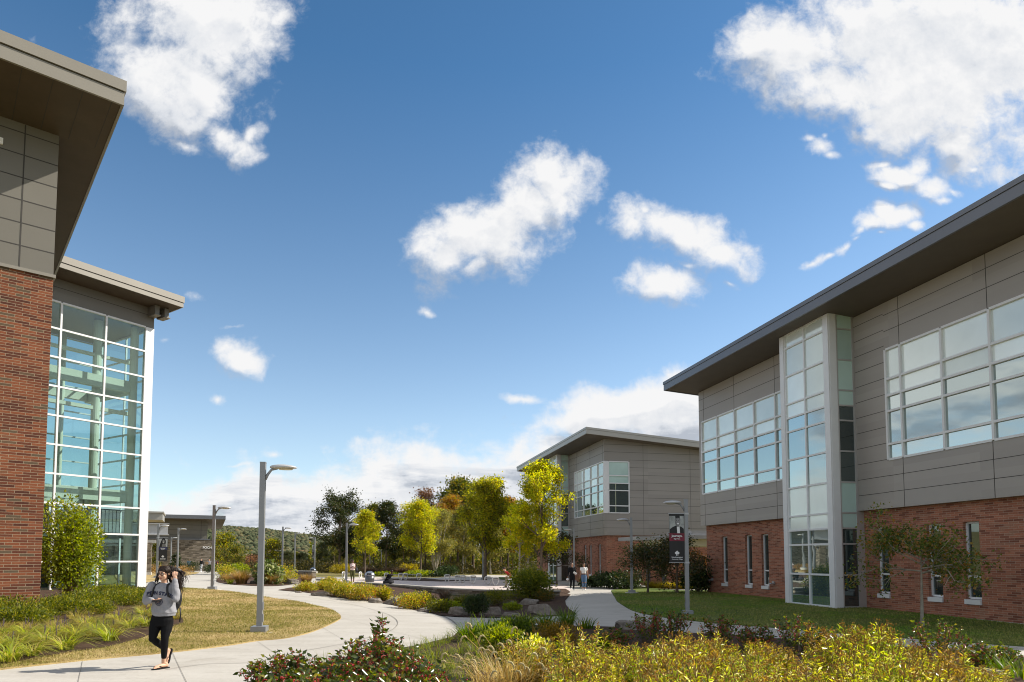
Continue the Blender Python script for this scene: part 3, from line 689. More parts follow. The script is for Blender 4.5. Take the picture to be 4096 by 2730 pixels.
    glass(w, 'glazing', M['glass_dark'], [(.4, 1.97, ZS[k]+.03, ZS[k+1]-.03) for k in range(3)], LL-.02, 'x')
    glass(w, 'frosted_glazing', M['glass_mint'], [(.4, 1.97, ZS[k]+.03, ZS[k+1]-.03) for k in (3, 4)], LL-.02, 'x')
    s = MB(); s.box(LL-.035, LL-.005, .9, .96, ZS[0], ZS[3]); s.box(LL-.3, LL-.045, .36, 2.0, 5.19, 9.12); s.build('blind', M['olive_wall'], w)
    # glass stair bay
    zt2 = top(ty)-.02; Zt = [zb+.05, 1.10, 2.25, 2.83, 3.40, 4.55, 5.71, 6.87, 7.44, 8.02, 9.18, 10.36, zt2]
    f = MB()
    for x in (T0, T1-.26): f.box(x, x+.26, ty-.04, ty+.30, zb-.05, zt2, 0)
    f.box(T1-.003, T1+.02, ty+.02, ty+.30, zb-.05, zt2, 0)
    rows(f, [T0+.29, 10.57, T1-.29], Zt, ty+.02, .03, .07)
    rows(f, [ty+.33, -.07], Zt, T1-.02, .03, .06, 1, 'x', .03)
    rows(f, [ty+.33, -.07], Zt, T0+.04, .03, .06, 1, 'x', .03)
    for k, z in enumerate((0, 3)): pass
    w = f.build('stair_bay', [M['white_frame'], M['alu_frame']], B)
    fr = []; dk = []
    for a, b in ((T0+.29, 10.57), (10.57, T1-.29)):
        for k in range(12): (fr if k in (3, 4, 8, 9, 10, 11) else dk).append((a+.03, b-.03, Zt[k]+.03, Zt[k+1]-.03))
    glass(w, 'glazing', M['glass_mirror'], dk, ty+.04); glass(w, 'frosted_glazing', M['glass_white'], fr, ty+.04)
    for X, nm in ((T1-.01, 'side_glazing'), (T0+.04, 'side_glazing')):
        glass(w, nm, M['glass_dark'], [(ty+.33, -.07, Zt[k]+.03, Zt[k+1]-.03) for k in range(12) if k not in (3, 4, 8, 9, 10, 11)], X, 'x')
        glass(w, 'side_frosted_glazing', M['glass_mint'], [(ty+.33, -.07, Zt[k]+.03, Zt[k+1]-.03) for k in (3, 4, 8, 9, 10, 11)], X, 'x')
    for X in (T0, T1-.06):
        f = MB(); f.box(X, X+.06, -.04, .22, zb-.05, 3.48); f.box(X, X+.06, -.04, .03, 3.48, zt2); f.build('bay_return', M['alu_frame'], w)
    # shed roof
    r0, r1, ya, yb = -.5, 22.1, -1.83, depth+1
    rf = MB()
    rf.prism([(ya+.08, top(ya+.08)), (yb, top(yb)), (yb, top(yb)+.3), (ya+.08, top(ya+.08)+.3)], 0, r0+.08, r1-.08, 1)
    # fascia boards: a lower band and a slightly proud cap
    for (h0, h1, p) in ((-.03, .30, 0), (.305, .46, -.03)):
        rf.box(r0+p, r1-p, ya+p, ya+.08, top(ya)+h0, top(ya)+h1)
        for X0, X1 in ((r0+p, r0+.08), (r1-.08, r1-p)):
            rf.prism([(ya+.08, top(ya+.08)+h0), (yb, top(yb)+h0), (yb, top(yb)+h1), (ya+.08, top(ya+.08)+h1)], 0, X0, X1)
    rf.prism([(ya+.08, top(ya+.08)+.34), (yb, top(yb)+.34), (yb, top(yb)+.40), (ya+.08, top(ya+.08)+.40)], 0, r0+.08, r1-.08)
    rf.build('roof', [fas, M['soffit']], B)
    # small lights by the slots
    for x in ((.9, 6.2) if not cool else (.75, 6.25)):
        s = MB(); s.box(x, x+.12, .14, .22, .55, .68); s.box(x-.06, x+.1, .03, .14, .55, .60); s.build('wall_light', M['steel'], B)
    return B
RZ = -R(77.25)
Aax = np.array([-.2206, .9754, 0]); Nax = np.array([-.9754, -.2206, 0])
QG = np.array([14.3, 20.4, 0])+.22*Nax
bld_right = academic('grey panelled college building over brick, its glass stair bay rising from the green lawn', tuple(QG+17.25*Aax), RZ, -.13, [1.78, 3.99, 5.35, 12.65, 14.9, 16.3, 18.5], True)
K3 = at(2418, 2140, 51.7); K3[2] = 0
bld_mid = academic('grey panelled brick college building behind the yellow maples, its corner window facing the path', tuple(K3+20.85*Aax), RZ, -.3, [4.1, 6.1, 15.4, 16.7, 18.83], False, depth=16)
# entrance canopy between them
def canopy_right():
    c = thing('entrance_canopy', 'low flat steel entrance canopy on posts between the two grey buildings', 'canopy', tuple(at(2700, 2236, 47.5)*[1, 1, 0]), RZ+R(90))
    mb = MB(); mb.box(-.4, 6, -1.5, 2.5, 3.05, 3.3); mb.box(-3.3, -1.7, -1.2, 2.2, 2.95, 3.2); mb.box(-1.7, -.4, -1.3, 2.3, 3.0, 3.25); mb.box(.6, 6, -1.3, 2.4, 3.3, 3.62); mb.build('roof_slab', M['steel'], c)
    mb = MB(); mb.box(.8, 6, -1.0, 2.4, 2.55, 3.05); mb.box(-1.5, -.6, -.9, 1.9, 2.45, 3.0); mb.build('fascia_board', M['cream'], c)
    for x, y in ((-1.2, -.8), (-1.2, 1.8), (3.1, -1.0)):
        mb = MB(); mb.box(x-.11, x+.11, y-.11, y+.11, -.5, 3.0); mb.build('post', M['steel_dark'], c)
canopy_right()

# ---------------------------------------------------------------- the brick building and glass stairwell on the left
def left_building():
    K = at(156.3, 2468.6, 17.2); az = 49
    B = thing('college_building', 'red brick college building with grey top storey and glazed stairwell beside the dry lawn', 'building', (K[0], K[1], 0), R(90-az))
    XL = -9.
    mb = MB(); mb.box(XL, 0, 0, .4, -.1, 8.92); mb.box(-.4, 0, .4, 11, -.1, 8.92); mb.build('brick_wall', M['brick_red'], B)
    mb = MB(); mb.box(XL, .10, -.10, 11, -.6, .22); mb.build('foundation', M['concrete_pad'], B)
    top = lambda y: 12.72-.079*y
    mb = MB(); mb.prism([(0, 9.0), (11, 9.0), (11, top(11)), (0, top(0))], 0, XL, 0, 0)
    e = .005
    for z in (9.57, 10.155, 10.74, 11.32, 11.91, 12.48):
        mb.box(XL, e, -e, .02, z-.012, z+.012, 1)
        mb.box(-.02, e-.001, .0, (12.72-z)/.079 if z > 11.9 else 11, z-.012, z+.012, 1)
    for x in (-.72, -2.6, -4.5): mb.box(x-.014, x+.014, -e-.001, .02, 9.0, top(0)-.01, 1)
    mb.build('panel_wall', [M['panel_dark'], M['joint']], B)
    mb = MB(); mb.box(XL, .05, -.05, 11, 8.92, 9.0); mb.build('ledge', M['fascia_warm'], B)
    mb = MB(); ya, yb, x1 = -2.22, 12., 1.05
    mb.prism([(ya+.06, top(ya+.06)), (yb, top(yb)), (yb, top(yb)+.42), (ya+.06, top(ya+.06)+.42)], 0, XL, x1-.06, 1)
    for (h0, h1, p) in ((-.02, .30, 0.), (.325, .60, -.035)):
        mb.box(XL, x1-p, ya+p, ya+.06, top(ya)+h0, top(ya)+h1)
        mb.prism([(ya+.06, top(ya+.06)+h0), (yb, top(yb)+h0), (yb, top(yb)+h1), (ya+.06, top(ya+.06)+h1)], 0, x1-.06, x1-p, 0)
    mb.box(XL, x1, ya+.02, ya+.06, top(ya)+.29, top(ya)+.33, 2)
    mb.build('roof', [M['fascia_warm'], M['soffit_dark'], M['joint']], B)
    mb = MB()
    for k in range(14): mb.box(-7.5+.6*k-.006, -7.5+.6*k+.006, -.3, -.29, 0, .01)
    # seams of the soffit boards follow its slope
    mb = MB()
    for k in range(16):
        x = -8.2+.6*k
        if x < x1-.1: mb.prism([(ya+.07, top(ya+.07)-.004), (-.01, top(-.01)-.004), (-.01, top(-.01)+.01), (ya+.07, top(ya+.07)+.01)], 0, x-.007, x+.007)
    mb.build('soffit_seams', M['joint'], B)
    mb = MB(); mb.box(-1.28, -1.16, -.05, 0, 12.0, 12.16); mb.box(-1.245, -1.195, -.07, -.05, 12.06, 12.12); mb.build('wall_fixture', M['white'], B)
    # glazed stairwell
    K2 = at(582, 2345, 30.4); a2 = 32.5
    # its own frame, expressed inside the building's frame
    S = bpy.data.objects.new('stairwell', None); S.empty_display_size = .2
    def sub(mb2, name, mats, **k):
        o = mb2.build(name, mats, B, **k); v = K2-K; cs, sn = math.cos(-R(90-az)), math.sin(-R(90-az))
        o.location = (v[0]*cs-v[1]*sn, v[0]*sn+v[1]*cs, 0); o.rotation_euler = (0, 0, R(90-a2)-R(90-az)); return o
    bpy.data.objects.remove(S)
    Z = [.42, 1.58, 2.75, 3.92, 5.10, 6.27, 7.44, 8.62, 9.80, 10.97, 12.07]; XA = -7.3; YB = 4.6
    f = MB(); xv = [XA, -5.55, -3.83, -2.08, -.36]
    rows(f, xv, Z, 0, .06, .072)
    f.box(-.32, .0, -.04, .26, .3, 12.09); f.box(-.335, -.318, -.02, .2, .3, 12.09, 1)
    rows(f, [.3, 2.2, 4.4], Z, -.05, .02, .07, 0, 'x', .05)
    rows(f, [XA, -5.0, -3.4, -1.8, -.1], Z[4:], YB, .02, .06, 0)
    fr = sub(f, 'curtain_wall', [M['white_frame'], M['alu_frame']])
    g = MB()
    for a, b in zip(xv[:-1], xv[1:]):
        for c, d in zip(Z[:-1], Z[1:]): g.face([(a+.03, .006, c+.03), (b-.03, .006, c+.03), (b-.03, .006, d-.03), (a+.03, .006, d-.03)])
    for a, b in ((.3, 2.2), (2.2, 4.4)):
        for c, d in zip(Z[:-1], Z[1:]): g.face([(-.054, a+.03, c+.03), (-.054, b-.03, c+.03), (-.054, b-.03, d-.03), (-.054, a+.03, d-.03)])
    for a, b in ((-5.0, -3.4), (-3.4, -1.8), (-1.8, -.1)):
        for c, d in zip(Z[4:-1], Z[5:]): g.face([(b-.03, YB+.006, c+.03), (a+.03, YB+.006, c+.03), (a+.03, YB+.006, d-.03), (b-.03, YB+.006, d-.03)])
    o = g.build('glazing', M['glass_clear'], fr)
    # inside: columns, beams, landings, stair with its rail
    for x, y in ((-1.9, 1.0), (-.55, .55), (-5.4, 1.0), (-1.9, 4.2)):
        m2 = MB(); m2.tube([(x, y, .3), (x, y, 12.1)], .17, 14); sub(m2, 'column', M['cream'], smooth=False)
    m2 = MB()
    for z in (4.45, 9.35): m2.box(XA, -.4, .5, .8, z-.25, z+.25); m2.box(-.75, -.45, .8, YB-.2, z-.25, z+.25); m2.box(-3.9, -3.65, .8, YB-.2, z-.25, z+.25); m2.box(XA, -.8, YB-.5, YB-.25, z-.2, z+.2)
    m2.box(XA, -.4, .9, 1.1, 8.15, 8.30); m2.box(XA, -.4, .9, 1.1, 10.5, 10.62)
    sub(m2, 'beam', M['cream'])
    m2 = MB(); m2.box(XA, -.15, .35, YB, 12.2, 12.5); m2.build
    sub(m2, 'ceiling', M['cream'])
    m2 = MB(); m2.box(XA, -.3, .9, YB-.1, 2.62, 2.85); m2.box(XA, -.1, .1, YB, .25, .36); sub(m2, 'landing', M['interior'])
    m2 = MB(); m2.box(-6.9, -3.3, YB-.3, YB-.1, 2.85, 7.3); m2.box(XA-.2, XA, .1, YB, .3, 12.1); sub(m2, 'back_wall', M['olive_wall'])
    m2 = MB(); m2.box(-3.3, -.35, YB-.12, YB+.05, .3, 2.6); m2.box(-6.9, -3.3, YB-.12, YB+.05, .3, 2.6); sub(m2, 'lower_wall', M['interior'])
    m2 = MB(); m2.box(-4.2, -2.0, YB+.02, YB+.1, 2.9, 5.0); sub(m2, 'inner_brick_wall', M['brick_brown'])
    m2 = MB()
    for k in range(28): x = -5.0+.16*k; m2.box(x-.01, x+.01, 1.0, 1.02, 2.85, 3.85)
    m2.box(-5.0, -.6, .99, 1.03, 3.83, 3.88); m2.tube([(-6.9, 1.0, 6.0), (-5.0, 1.0, 3.86)], .03, 6)
    for k in range(10): t = k/9; m2.box(-6.9+1.9*t-.01, -6.9+1.9*t+.01, .99, 1.01, 5.0-2.14*t, 6.0-2.14*t)
    sub(m2, 'stair_rail', M['steel_dark'])
    m2 = MB(); m2.prism([(-6.9, 5.0), (-5.0, 2.86), (-5.0, 2.6), (-6.9, 4.7)], 1, 1.05, 2.3); sub(m2, 'stair_flight', M['interior'])
    t2 = lambda y: 13.30-.03*y
    m2 = MB(); m2.prism([(0, 12.11), (YB, 12.11), (YB, t2(YB)), (0, t2(0))], 0, XA, 0, 0)
    m2.box(XA, .004, -.004, .02, 12.66, 12.68, 1)
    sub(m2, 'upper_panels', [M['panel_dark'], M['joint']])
    ya, x1 = -1.25, .62; m2 = MB()
    m2.prism([(ya+.05, t2(ya+.05)-.28), (YB+1, t2(YB+1)-.28), (YB+1, t2(YB+1)), (ya+.05, t2(ya+.05))], 0, XA-1, x1-.05, 1)
    for (h0, h1, p) in ((-.30, -.10, 0.), (-.085, .19, -.03)):
        m2.box(XA-1, x1-p, ya+p, ya+.05, t2(ya)+h0, t2(ya)+h1)
        m2.prism([(ya+.05, t2(ya+.05)+h0), (YB+1, t2(YB+1)+h0), (YB+1, t2(YB+1)+h1), (ya+.05, t2(ya+.05)+h1)], 0, x1-.05, x1-p)
    sub(m2, 'stair_roof', [M['fascia_warm'], M['soffit_dark']])
    for x in (-.28, .16):
        m2 = MB(); m2.box(x, x+.2, -.55, .1, 12.62, 13.02); m2.box(x-.02, x+.25, -.6, .0, 12.58, 12.62); sub(m2, 'roof_bracket', M['panel_dark'])
    return B
left_building()

# ---------------------------------------------------------------- stone building and canopy far left
def text_mesh(s, size, bold=.0, ext=.004, spacing=1.0):
    c = bpy.data.curves.new('txt', 'FONT'); c.body = s; c.size = size; c.extrude = ext; c.offset = bold; c.align_x = 'CENTER'; c.space_character = spacing; c.resolution_u = 3
    o = bpy.data.objects.new('txt', c); COL.objects.link(o)
    dg = bpy.context.evaluated_depsgraph_get(); me = bpy.data.meshes.new_from_object(o.evaluated_get(dg))
    bpy.data.objects.remove(o); bpy.data.curves.remove(c); return me
def stone_building():
    K = at(913, 2236, 105); az = 65
    B = thing('stone_building', 'low stone and grey metal building with lettering, behind the far path', 'building', (K[0], K[1], 0), R(90-az))
    mb = MB(); mb.box(-34, 0, 0, 12, -.6, 4.55); mb.build('stone_wall', M['ledge_stone'], B)
    mb = MB(); mb.box(-34, -3.0, .6, 12, 4.55, 8.3)
    for z in (5.3, 6.05, 6.8): mb.box(-34, -2.995, .592, .61, z-.02, z+.02, 1)
    for x in (-3.9, -11, -18, -26): mb.box(x-.025, x+.025, .59, .61, 4.55, 7.6, 1)
    mb.build('panel_wall', [M['panel_dark'], M['joint']], B)  # dark panel tone stands in for shade on this facade
    mb = MB(); mb.box(-34, .05, -.05, .65, 4.55, 4.72); mb.build('coping', M['fascia_cool'], B)
    top = lambda y: 7.5-.05*y
    mb = MB(); mb.prism([(-2.2, top(-2.2)), (14, top(14)), (14, top(14)+.55), (-2.2, top(-2.2)+.55)], 0, -34, -.6, 0); mb.prism([(-2.15, top(-2.15)-.02), (13.9, top(13.9)-.02), (13.9, top(13.9)), (-2.15, top(-2.15))], 0, -34, -.65, 1)
    mb.build('roof', [M['fascia_cool'], M['soffit']], B)
    me = text_mesh('FOCHT', .46, .012, .02); o = link('sign_letters', me, M['white'], B); o.location = (-2.85, -.04, 3.25); o.rotation_euler = (R(90), 0, 0)
    mb = MB(); mb.box(0, .15, .3, .5, 3.0, 3.6); mb.tube([(.15, .4, 3.2), (.6, .4, 3.2), (.6, .4, 3.0)], .05); mb.ell((.6, .4, 2.85), .22); mb.build('security_camera', M['white'], B)
stone_building()
def canopy_left():
    c = thing('entrance_canopy', 'flat roofed entrance canopy on a stone pier beyond the glass stairwell', 'canopy', tuple(at(650, 2236, 66)*[1, 1, 0]), R(25))
    mb = MB(); mb.box(-9, -.1, 0, 5, 5.45, 6.1); mb.box(-9, 0, -.15, 5, 6.1, 6.25); mb.build('roof_slab', M['fascia'], c)
    mb = MB(); mb.box(-9, .45, -1.9, -1.8, 4.0, 4.95); mb.box(-9, .55, -2.1, -1.6, 3.92, 4.0); mb.box(-9, .55, -2.1, -1.6, 4.95, 5.02); mb.build('beam', M['steel'], c)
    mb = MB(); mb.box(-9, -.6, -.4, .3, 3.2, 3.5); mb.box(-9, -.9, -.2, .2, 2.9, 3.1); mb.build('lower_beam', M['steel'], c)
    mb = MB(); mb.box(-1.75, -.95, -.5, .5, .4, 3.25); mb.build('stone_pier', M['ledge_stone'], c)
    mb = MB(); mb.box(-1.8, -.9, -.55, .55, .0, .42); mb.build('pier_base', M['concrete_pad'], c)
    mb = MB(); mb.tube([(-2.05, -.6, .1), (-2.05, -.6, 4.2)], .12, 8); mb.build('post', M['steel'], c)
    mb = MB(); mb.box(-9, -3, 1.0, 1.3, 0, 4); mb.build('rear_stone_wall', M['ledge_stone'], c)
canopy_left()
# ---------------------------------------------------------------- vegetation
LF = {}
LF['yellow_green'] = leafmat('yellow_green', [(0, (.11, .14, .014)), (.3, (.24, .26, .018)), (.6, (.40, .38, .022)), (.9, (.52, .42, .025)), (1, (.42, .24, .018))], .55)
LF['yellow_bright'] = leafmat('yellow_bright', [(0, (.17, .21, .016)), (.35, (.38, .40, .022)), (.75, (.60, .56, .03)), (1, (.62, .44, .025))], .58)
LF['oak_dark'] = leafmat('oak_dark', [(0, (.018, .03, .008)), (.5, (.035, .05, .012)), (.85, (.06, .065, .016)), (1, (.10, .06, .015))], .3)
LF['woods_green'] = leafmat('woods_green', [(0, (.045, .065, .012)), (.5, (.11, .125, .02)), (.8, (.20, .18, .025)), (1, (.28, .18, .025))], .42)
LF['woods_orange'] = leafmat('woods_orange', [(0, (.12, .11, .02)), (.4, (.27, .18, .03)), (.75, (.38, .20, .04)), (1, (.32, .12, .04))], .45)
LF['woods_red'] = leafmat('woods_red', [(0, (.10, .06, .035)), (.5, (.19, .09, .05)), (1, (.26, .14, .06))], .35)
LF['woods_pale'] = leafmat('woods_pale', [(0, (.10, .11, .025)), (.5, (.20, .19, .05)), (1, (.30, .24, .06))], .45)
LF['crab'] = leafmat('crab', [(0, (.04, .055, .012)), (.5, (.10, .105, .02)), (.8, (.19, .13, .025)), (1, (.32, .14, .025))], .4)
LF['shrub_green'] = leafmat('shrub_green', [(0, (.08, .11, .012)), (.5, (.19, .23, .02)), (1, (.34, .34, .03))], .5)
LF['dark_green'] = leafmat('dark_green', [(0, (.012, .025, .007)), (.6, (.03, .05, .012)), (1, (.06, .08, .02))], .3)
LF['yew'] = leafmat('yew', [(0, (.035, .055, .01)), (.45, (.10, .13, .015)), (.8, (.26, .26, .025)), (1, (.40, .34, .035))], .42)
LF['daylily'] = leafmat('daylily', [(0, (.14, .18, .025)), (.5, (.32, .36, .05)), (.85, (.50, .47, .10)), (1, (.52, .40, .15))], .45, .35, .5)
LF['liriope'] = leafmat('liriope', [(0, (.11, .12, .025)), (.35, (.25, .23, .04)), (.7, (.44, .35, .10)), (1, (.46, .33, .15))], .42)
LF['lily_green'] = leafmat('lily_green', [(0, (.04, .075, .01)), (.5, (.09, .14, .018)), (1, (.20, .23, .03))], .45)
LF['fountain_grass'] = leafmat('fountain_grass', [(0, (.13, .10, .02)), (.4, (.26, .17, .05)), (.7, (.38, .22, .10)), (1, (.40, .27, .15))], .4)
LF['purple_grass'] = leafmat('purple_grass', [(0, (.05, .03, .02)), (.6, (.10, .06, .035)), (1, (.16, .10, .05))], .3)
LF['gold_grass'] = leafmat('gold_grass', [(0, (.16, .14, .02)), (.5, (.32, .25, .03)), (1, (.42, .32, .06))], .45)
LF['bushclover'] = leafmat('bushclover', [(0, (.12, .14, .014)), (.4, (.28, .28, .025)), (.75, (.46, .38, .05)), (.93, (.52, .36, .10)), (1, (.45, .14, .02))], .45, .35, .5)
LF['bushclover_red'] = leafmat('bushclover_red', [(0, (.12, .12, .012)), (.4, (.30, .20, .02)), (.7, (.42, .16, .02)), (1, (.42, .06, .02))], .45)
LF['willow'] = leafmat('willow', [(0, (.05, .06, .008)), (.5, (.12, .13, .015)), (1, (.22, .2, .025))], .45)
LF['winterberry'] = leafmat('winterberry', [(0, (.03, .048, .009)), (.55, (.07, .10, .016)), (.85, (.16, .17, .025)), (1, (.30, .25, .04))], .40, .25, .7)
LF['perennial'] = leafmat('perennial', [(0, (.06, .085, .008)), (.25, (.26, .30, .02)), (.55, (.56, .55, .035)), (.8, (.76, .68, .13)), (.92, (.88, .82, .5)), (.95, (.5, .32, .08)), (1, (.26, .14, .03))], .52, .28, .8)  # near-white stop paints sun glints into the leaf colour
LF['grass_green'] = leafmat('grass_green', [(0, (.06, .09, .012)), (.5, (.14, .18, .02)), (1, (.30, .28, .05))], .45)
LF['straw'] = leafmat('straw', [(0, (.30, .20, .06)), (.5, (.48, .36, .14)), (1, (.62, .50, .26))], .4)
LF['lawn_blade'] = leafmat('lawn_blade', [(0, (.13, .13, .03)), (.35, (.26, .20, .06)), (.75, (.42, .31, .11)), (1, (.52, .41, .2))], .35, .7, .1)
LF['lawn_green_blade'] = leafmat('lawn_green_blade', [(0, (.03, .055, .010)), (.6, (.07, .10, .02)), (.85, (.14, .13, .035)), (1, (.26, .19, .07))], .35, .7, .1)
def patchleaf(name, dry, green, scale):
    m, nt, out = newmat(name); g = node(nt, 'ShaderNodeNewGeometry'); tc = node(nt, 'ShaderNodeTexCoord')
    n = node(nt, 'ShaderNodeTexNoise', {'Vector': tc.outputs['Object'], 'Scale': scale, 'Detail': 5., 'Roughness': .65})
    a = ramp(nt, g.outputs['Random Per Island'], dry); b = ramp(nt, g.outputs['Random Per Island'], green)
    mr = node(nt, 'ShaderNodeMapRange', {0: n.outputs[0], 1: .39, 2: .52})
    mm = node(nt, 'ShaderNodeMix', {'Factor': mr.outputs[0]}, data_type='RGBA'); nt.links.new(a, mm.inputs[6]); nt.links.new(b, mm.inputs[7])
    p = node(nt, 'ShaderNodeBsdfPrincipled', {'Base Color': mm.outputs[2], 'Roughness': .7, 'Specular IOR Level': .15}); t = node(nt, 'ShaderNodeBsdfTranslucent', {'Color': mm.outputs[2]})
    mx = node(nt, 'ShaderNodeMixShader', {0: .35, 1: p.outputs[0], 2: t.outputs[0]}); nt.links.new(mx.outputs[0], out.inputs[0]); return m
LF['lawn_blade'] = patchleaf('lawn_blade', [(0, (.30, .22, .08)), (.5, (.54, .41, .18)), (1, (.76, .63, .36))], [(0, (.12, .14, .022)), (.5, (.25, .24, .045)), (1, (.44, .35, .11))], .36)
LF['lawn_green_blade'] = patchleaf('lawn_green_blade', [(0, (.08, .17, .018)), (.6, (.17, .31, .035)), (1, (.30, .38, .06))], [(0, (.13, .19, .03)), (.5, (.26, .28, .07)), (1, (.42, .38, .14))], .3)
M['berry'] = plain('berry', (.42, .015, .012), .3, 0, .6)
M['seed_head'] = plain('seed_head', (.34, .17, .03), .9, 0, .1, var=.4, vscale=40)
M['seed_gold'] = plain('seed_gold', (.60, .38, .06), .9, 0, .1)
M['plume'] = plain('plume', (.55, .46, .24), .9, 0, .1)
M['rock'] = groundmat('rock', [(.25, (.07, .06, .05)), (.45, (.16, .14, .12)), (.6, (.26, .23, .20)), (.8, (.38, .34, .30))], 2.5, 14, .9, .45)

def blob_points(n, c, r, inner=.35, noise=.28, lump=None):
    # points through an uneven ellipsoid, denser near its surface, outline broken by lumps
    d = unit(rng.normal(size=(n, 3)))
    k = rng.normal(size=(7, 3))*2.2; ph = rng.uniform(0, 6.28, 7)
    f = 1+noise*np.sin(d@k.T+ph).mean(1)*2.2
    t = rng.uniform(inner**3, 1, n)**(1/3)
    return np.array(c)+d*np.array(r)*(f*t)[:, None], d
def leaf_obj(name, V, Fc, mats, parent, midx=None): return link(name, np_mesh(name, V, Fc, midx), mats, parent)

def shrub(name, label, cat, loc, r, h, n, leaf, mat, group=None, stems=7, lumps=5, up=.3, aspect=.32, bark=None, seed_cards=None, rz=0, part='foliage', zmin=.05, red=None):
    t = thing(name, label, cat, loc, rz, group)
    P = []; D = []
    for i in range(lumps):
        a = 2*PI*i/lumps+rnd.uniform(-.4, .4); rr = rnd.uniform(.25, .55)*r if lumps > 1 else 0
        hh = h*rnd.uniform(.42, .62); lr = r*rnd.uniform(.5, .7) if lumps > 1 else r
        p, d = blob_points(n//lumps, (rr*math.cos(a), rr*math.sin(a), hh), (lr, lr, h*rnd.uniform(.38, .46)), .3, .35)
        P.append(p); D.append(d)
    P = np.concatenate(P); D = np.concatenate(D); k = P[:, 2] > zmin; P = P[k]; D = D[k]
    ax = D+np.array([0, 0, up])+rng.normal(size=P.shape)*.6
    L = leaf*rng.uniform(.6, 1.25, len(P))
    V, Fc = leafgeo(P, ax, L, L*aspect)
    leaf_obj(part, V, Fc, mat, t)
    if red is not None:
        p, d = blob_points(n//6, (0, 0, h*.4), (r*.9, r*.9, h*.35), .6, .4); p = p[p[:, 2] > zmin]
        V, Fc = leafgeo(p, rng.normal(size=p.shape)+[0, 0, .4], leaf*.9, leaf*.3); leaf_obj('red_foliage', V, Fc, red, t)
    mb = MB()
    for i in range(stems):
        a = 2*PI*i/stems+rnd.uniform(-.3, .3); q = r*rnd.uniform(.2, .7)
        mb.tube([(0.06*math.cos(a), .06*math.sin(a), -.08), (q*.45*math.cos(a), q*.45*math.sin(a), h*.4), (q*math.cos(a), q*math.sin(a), h*rnd.uniform(.7, .92))], [.018*h+.006, .012*h+.004, .004], 5)
    mb.build('stems', bark or M['stem'], t)
    return t
def grass_clump(name, label, cat, loc, h, n, mat, spread=.15, bend=(.3, 1.1), w=.006, group=None, plume=None, rz=0, flower=None, part='blades'):
    t = thing(name, label, cat, loc, rz, group)
    a = rng.uniform(0, 2*PI, n); q = spread*np.sqrt(rng.uniform(0, 1, n))
    pos = np.stack([q*np.cos(a), q*np.sin(a), np.full(n, -.02)], 1)
    ang = a+rng.normal(size=n)*.5
    V, Fc = bladegeo(pos, ang, h*rng.uniform(.65, 1.1, n), rng.uniform(bend[0], bend[1], n), w*rng.uniform(.6, 1.2, n))
    leaf_obj(part, V, Fc, mat, t)
    if flower:
        mb = MB()
        for i in range(flower[1]):
            b = rnd.uniform(0, 6.28); q = spread*rnd.random()*1.6; x, y = q*math.cos(b), q*math.sin(b)
            mb.tube([(x*.5, y*.5, 0), (x, y, h*.6)], .003, 3); mb.tube([(x, y, h*.45), (x*1.05, y*1.05, h*.78)], [.008, .003], 5, 1)
        mb.build('flower_spikes', [M['stem'], flower[0]], t)
    return t
def branches(mb, tips, p, d, L, r, lvl, spread, segs=3, up=.15, shrink=.68, kids=(2, 4)):
    pts = [p.copy()]; q = p.copy(); dd = d.copy()
    for i in range(segs):
        dd = (dd+Vector((rnd.gauss(0, .12), rnd.gauss(0, .12), rnd.gauss(0, .06)+up*.25))).normalized(); q = q+dd*L/segs; pts.append(q.copy())
    mb.tube(pts, [r*(1-.45*i/segs) for i in range(segs+1)], 6 if r > .03 else 4, cap=False)
    if lvl == 0:
        tips.append((q, dd)); tips.append((pts[-2], dd)); return
    for i in range(rnd.randint(*kids)):
        a = rnd.uniform(0, 6.28); o = dd.orthogonal().normalized(); o = Matrix.Rotation(a, 3, dd)@o
        nd = (dd*math.cos(spread)+o*math.sin(spread)*rnd.uniform(.7, 1.2)+Vector((0, 0, up))).normalized()
        s = pts[rnd.randint(max(1, segs-2), segs)]
        branches(mb, tips, s, nd, L*shrink*rnd.uniform(.8, 1.2), r*.55, lvl-1, spread, segs, up, shrink, kids)
    tips.append((q, dd))
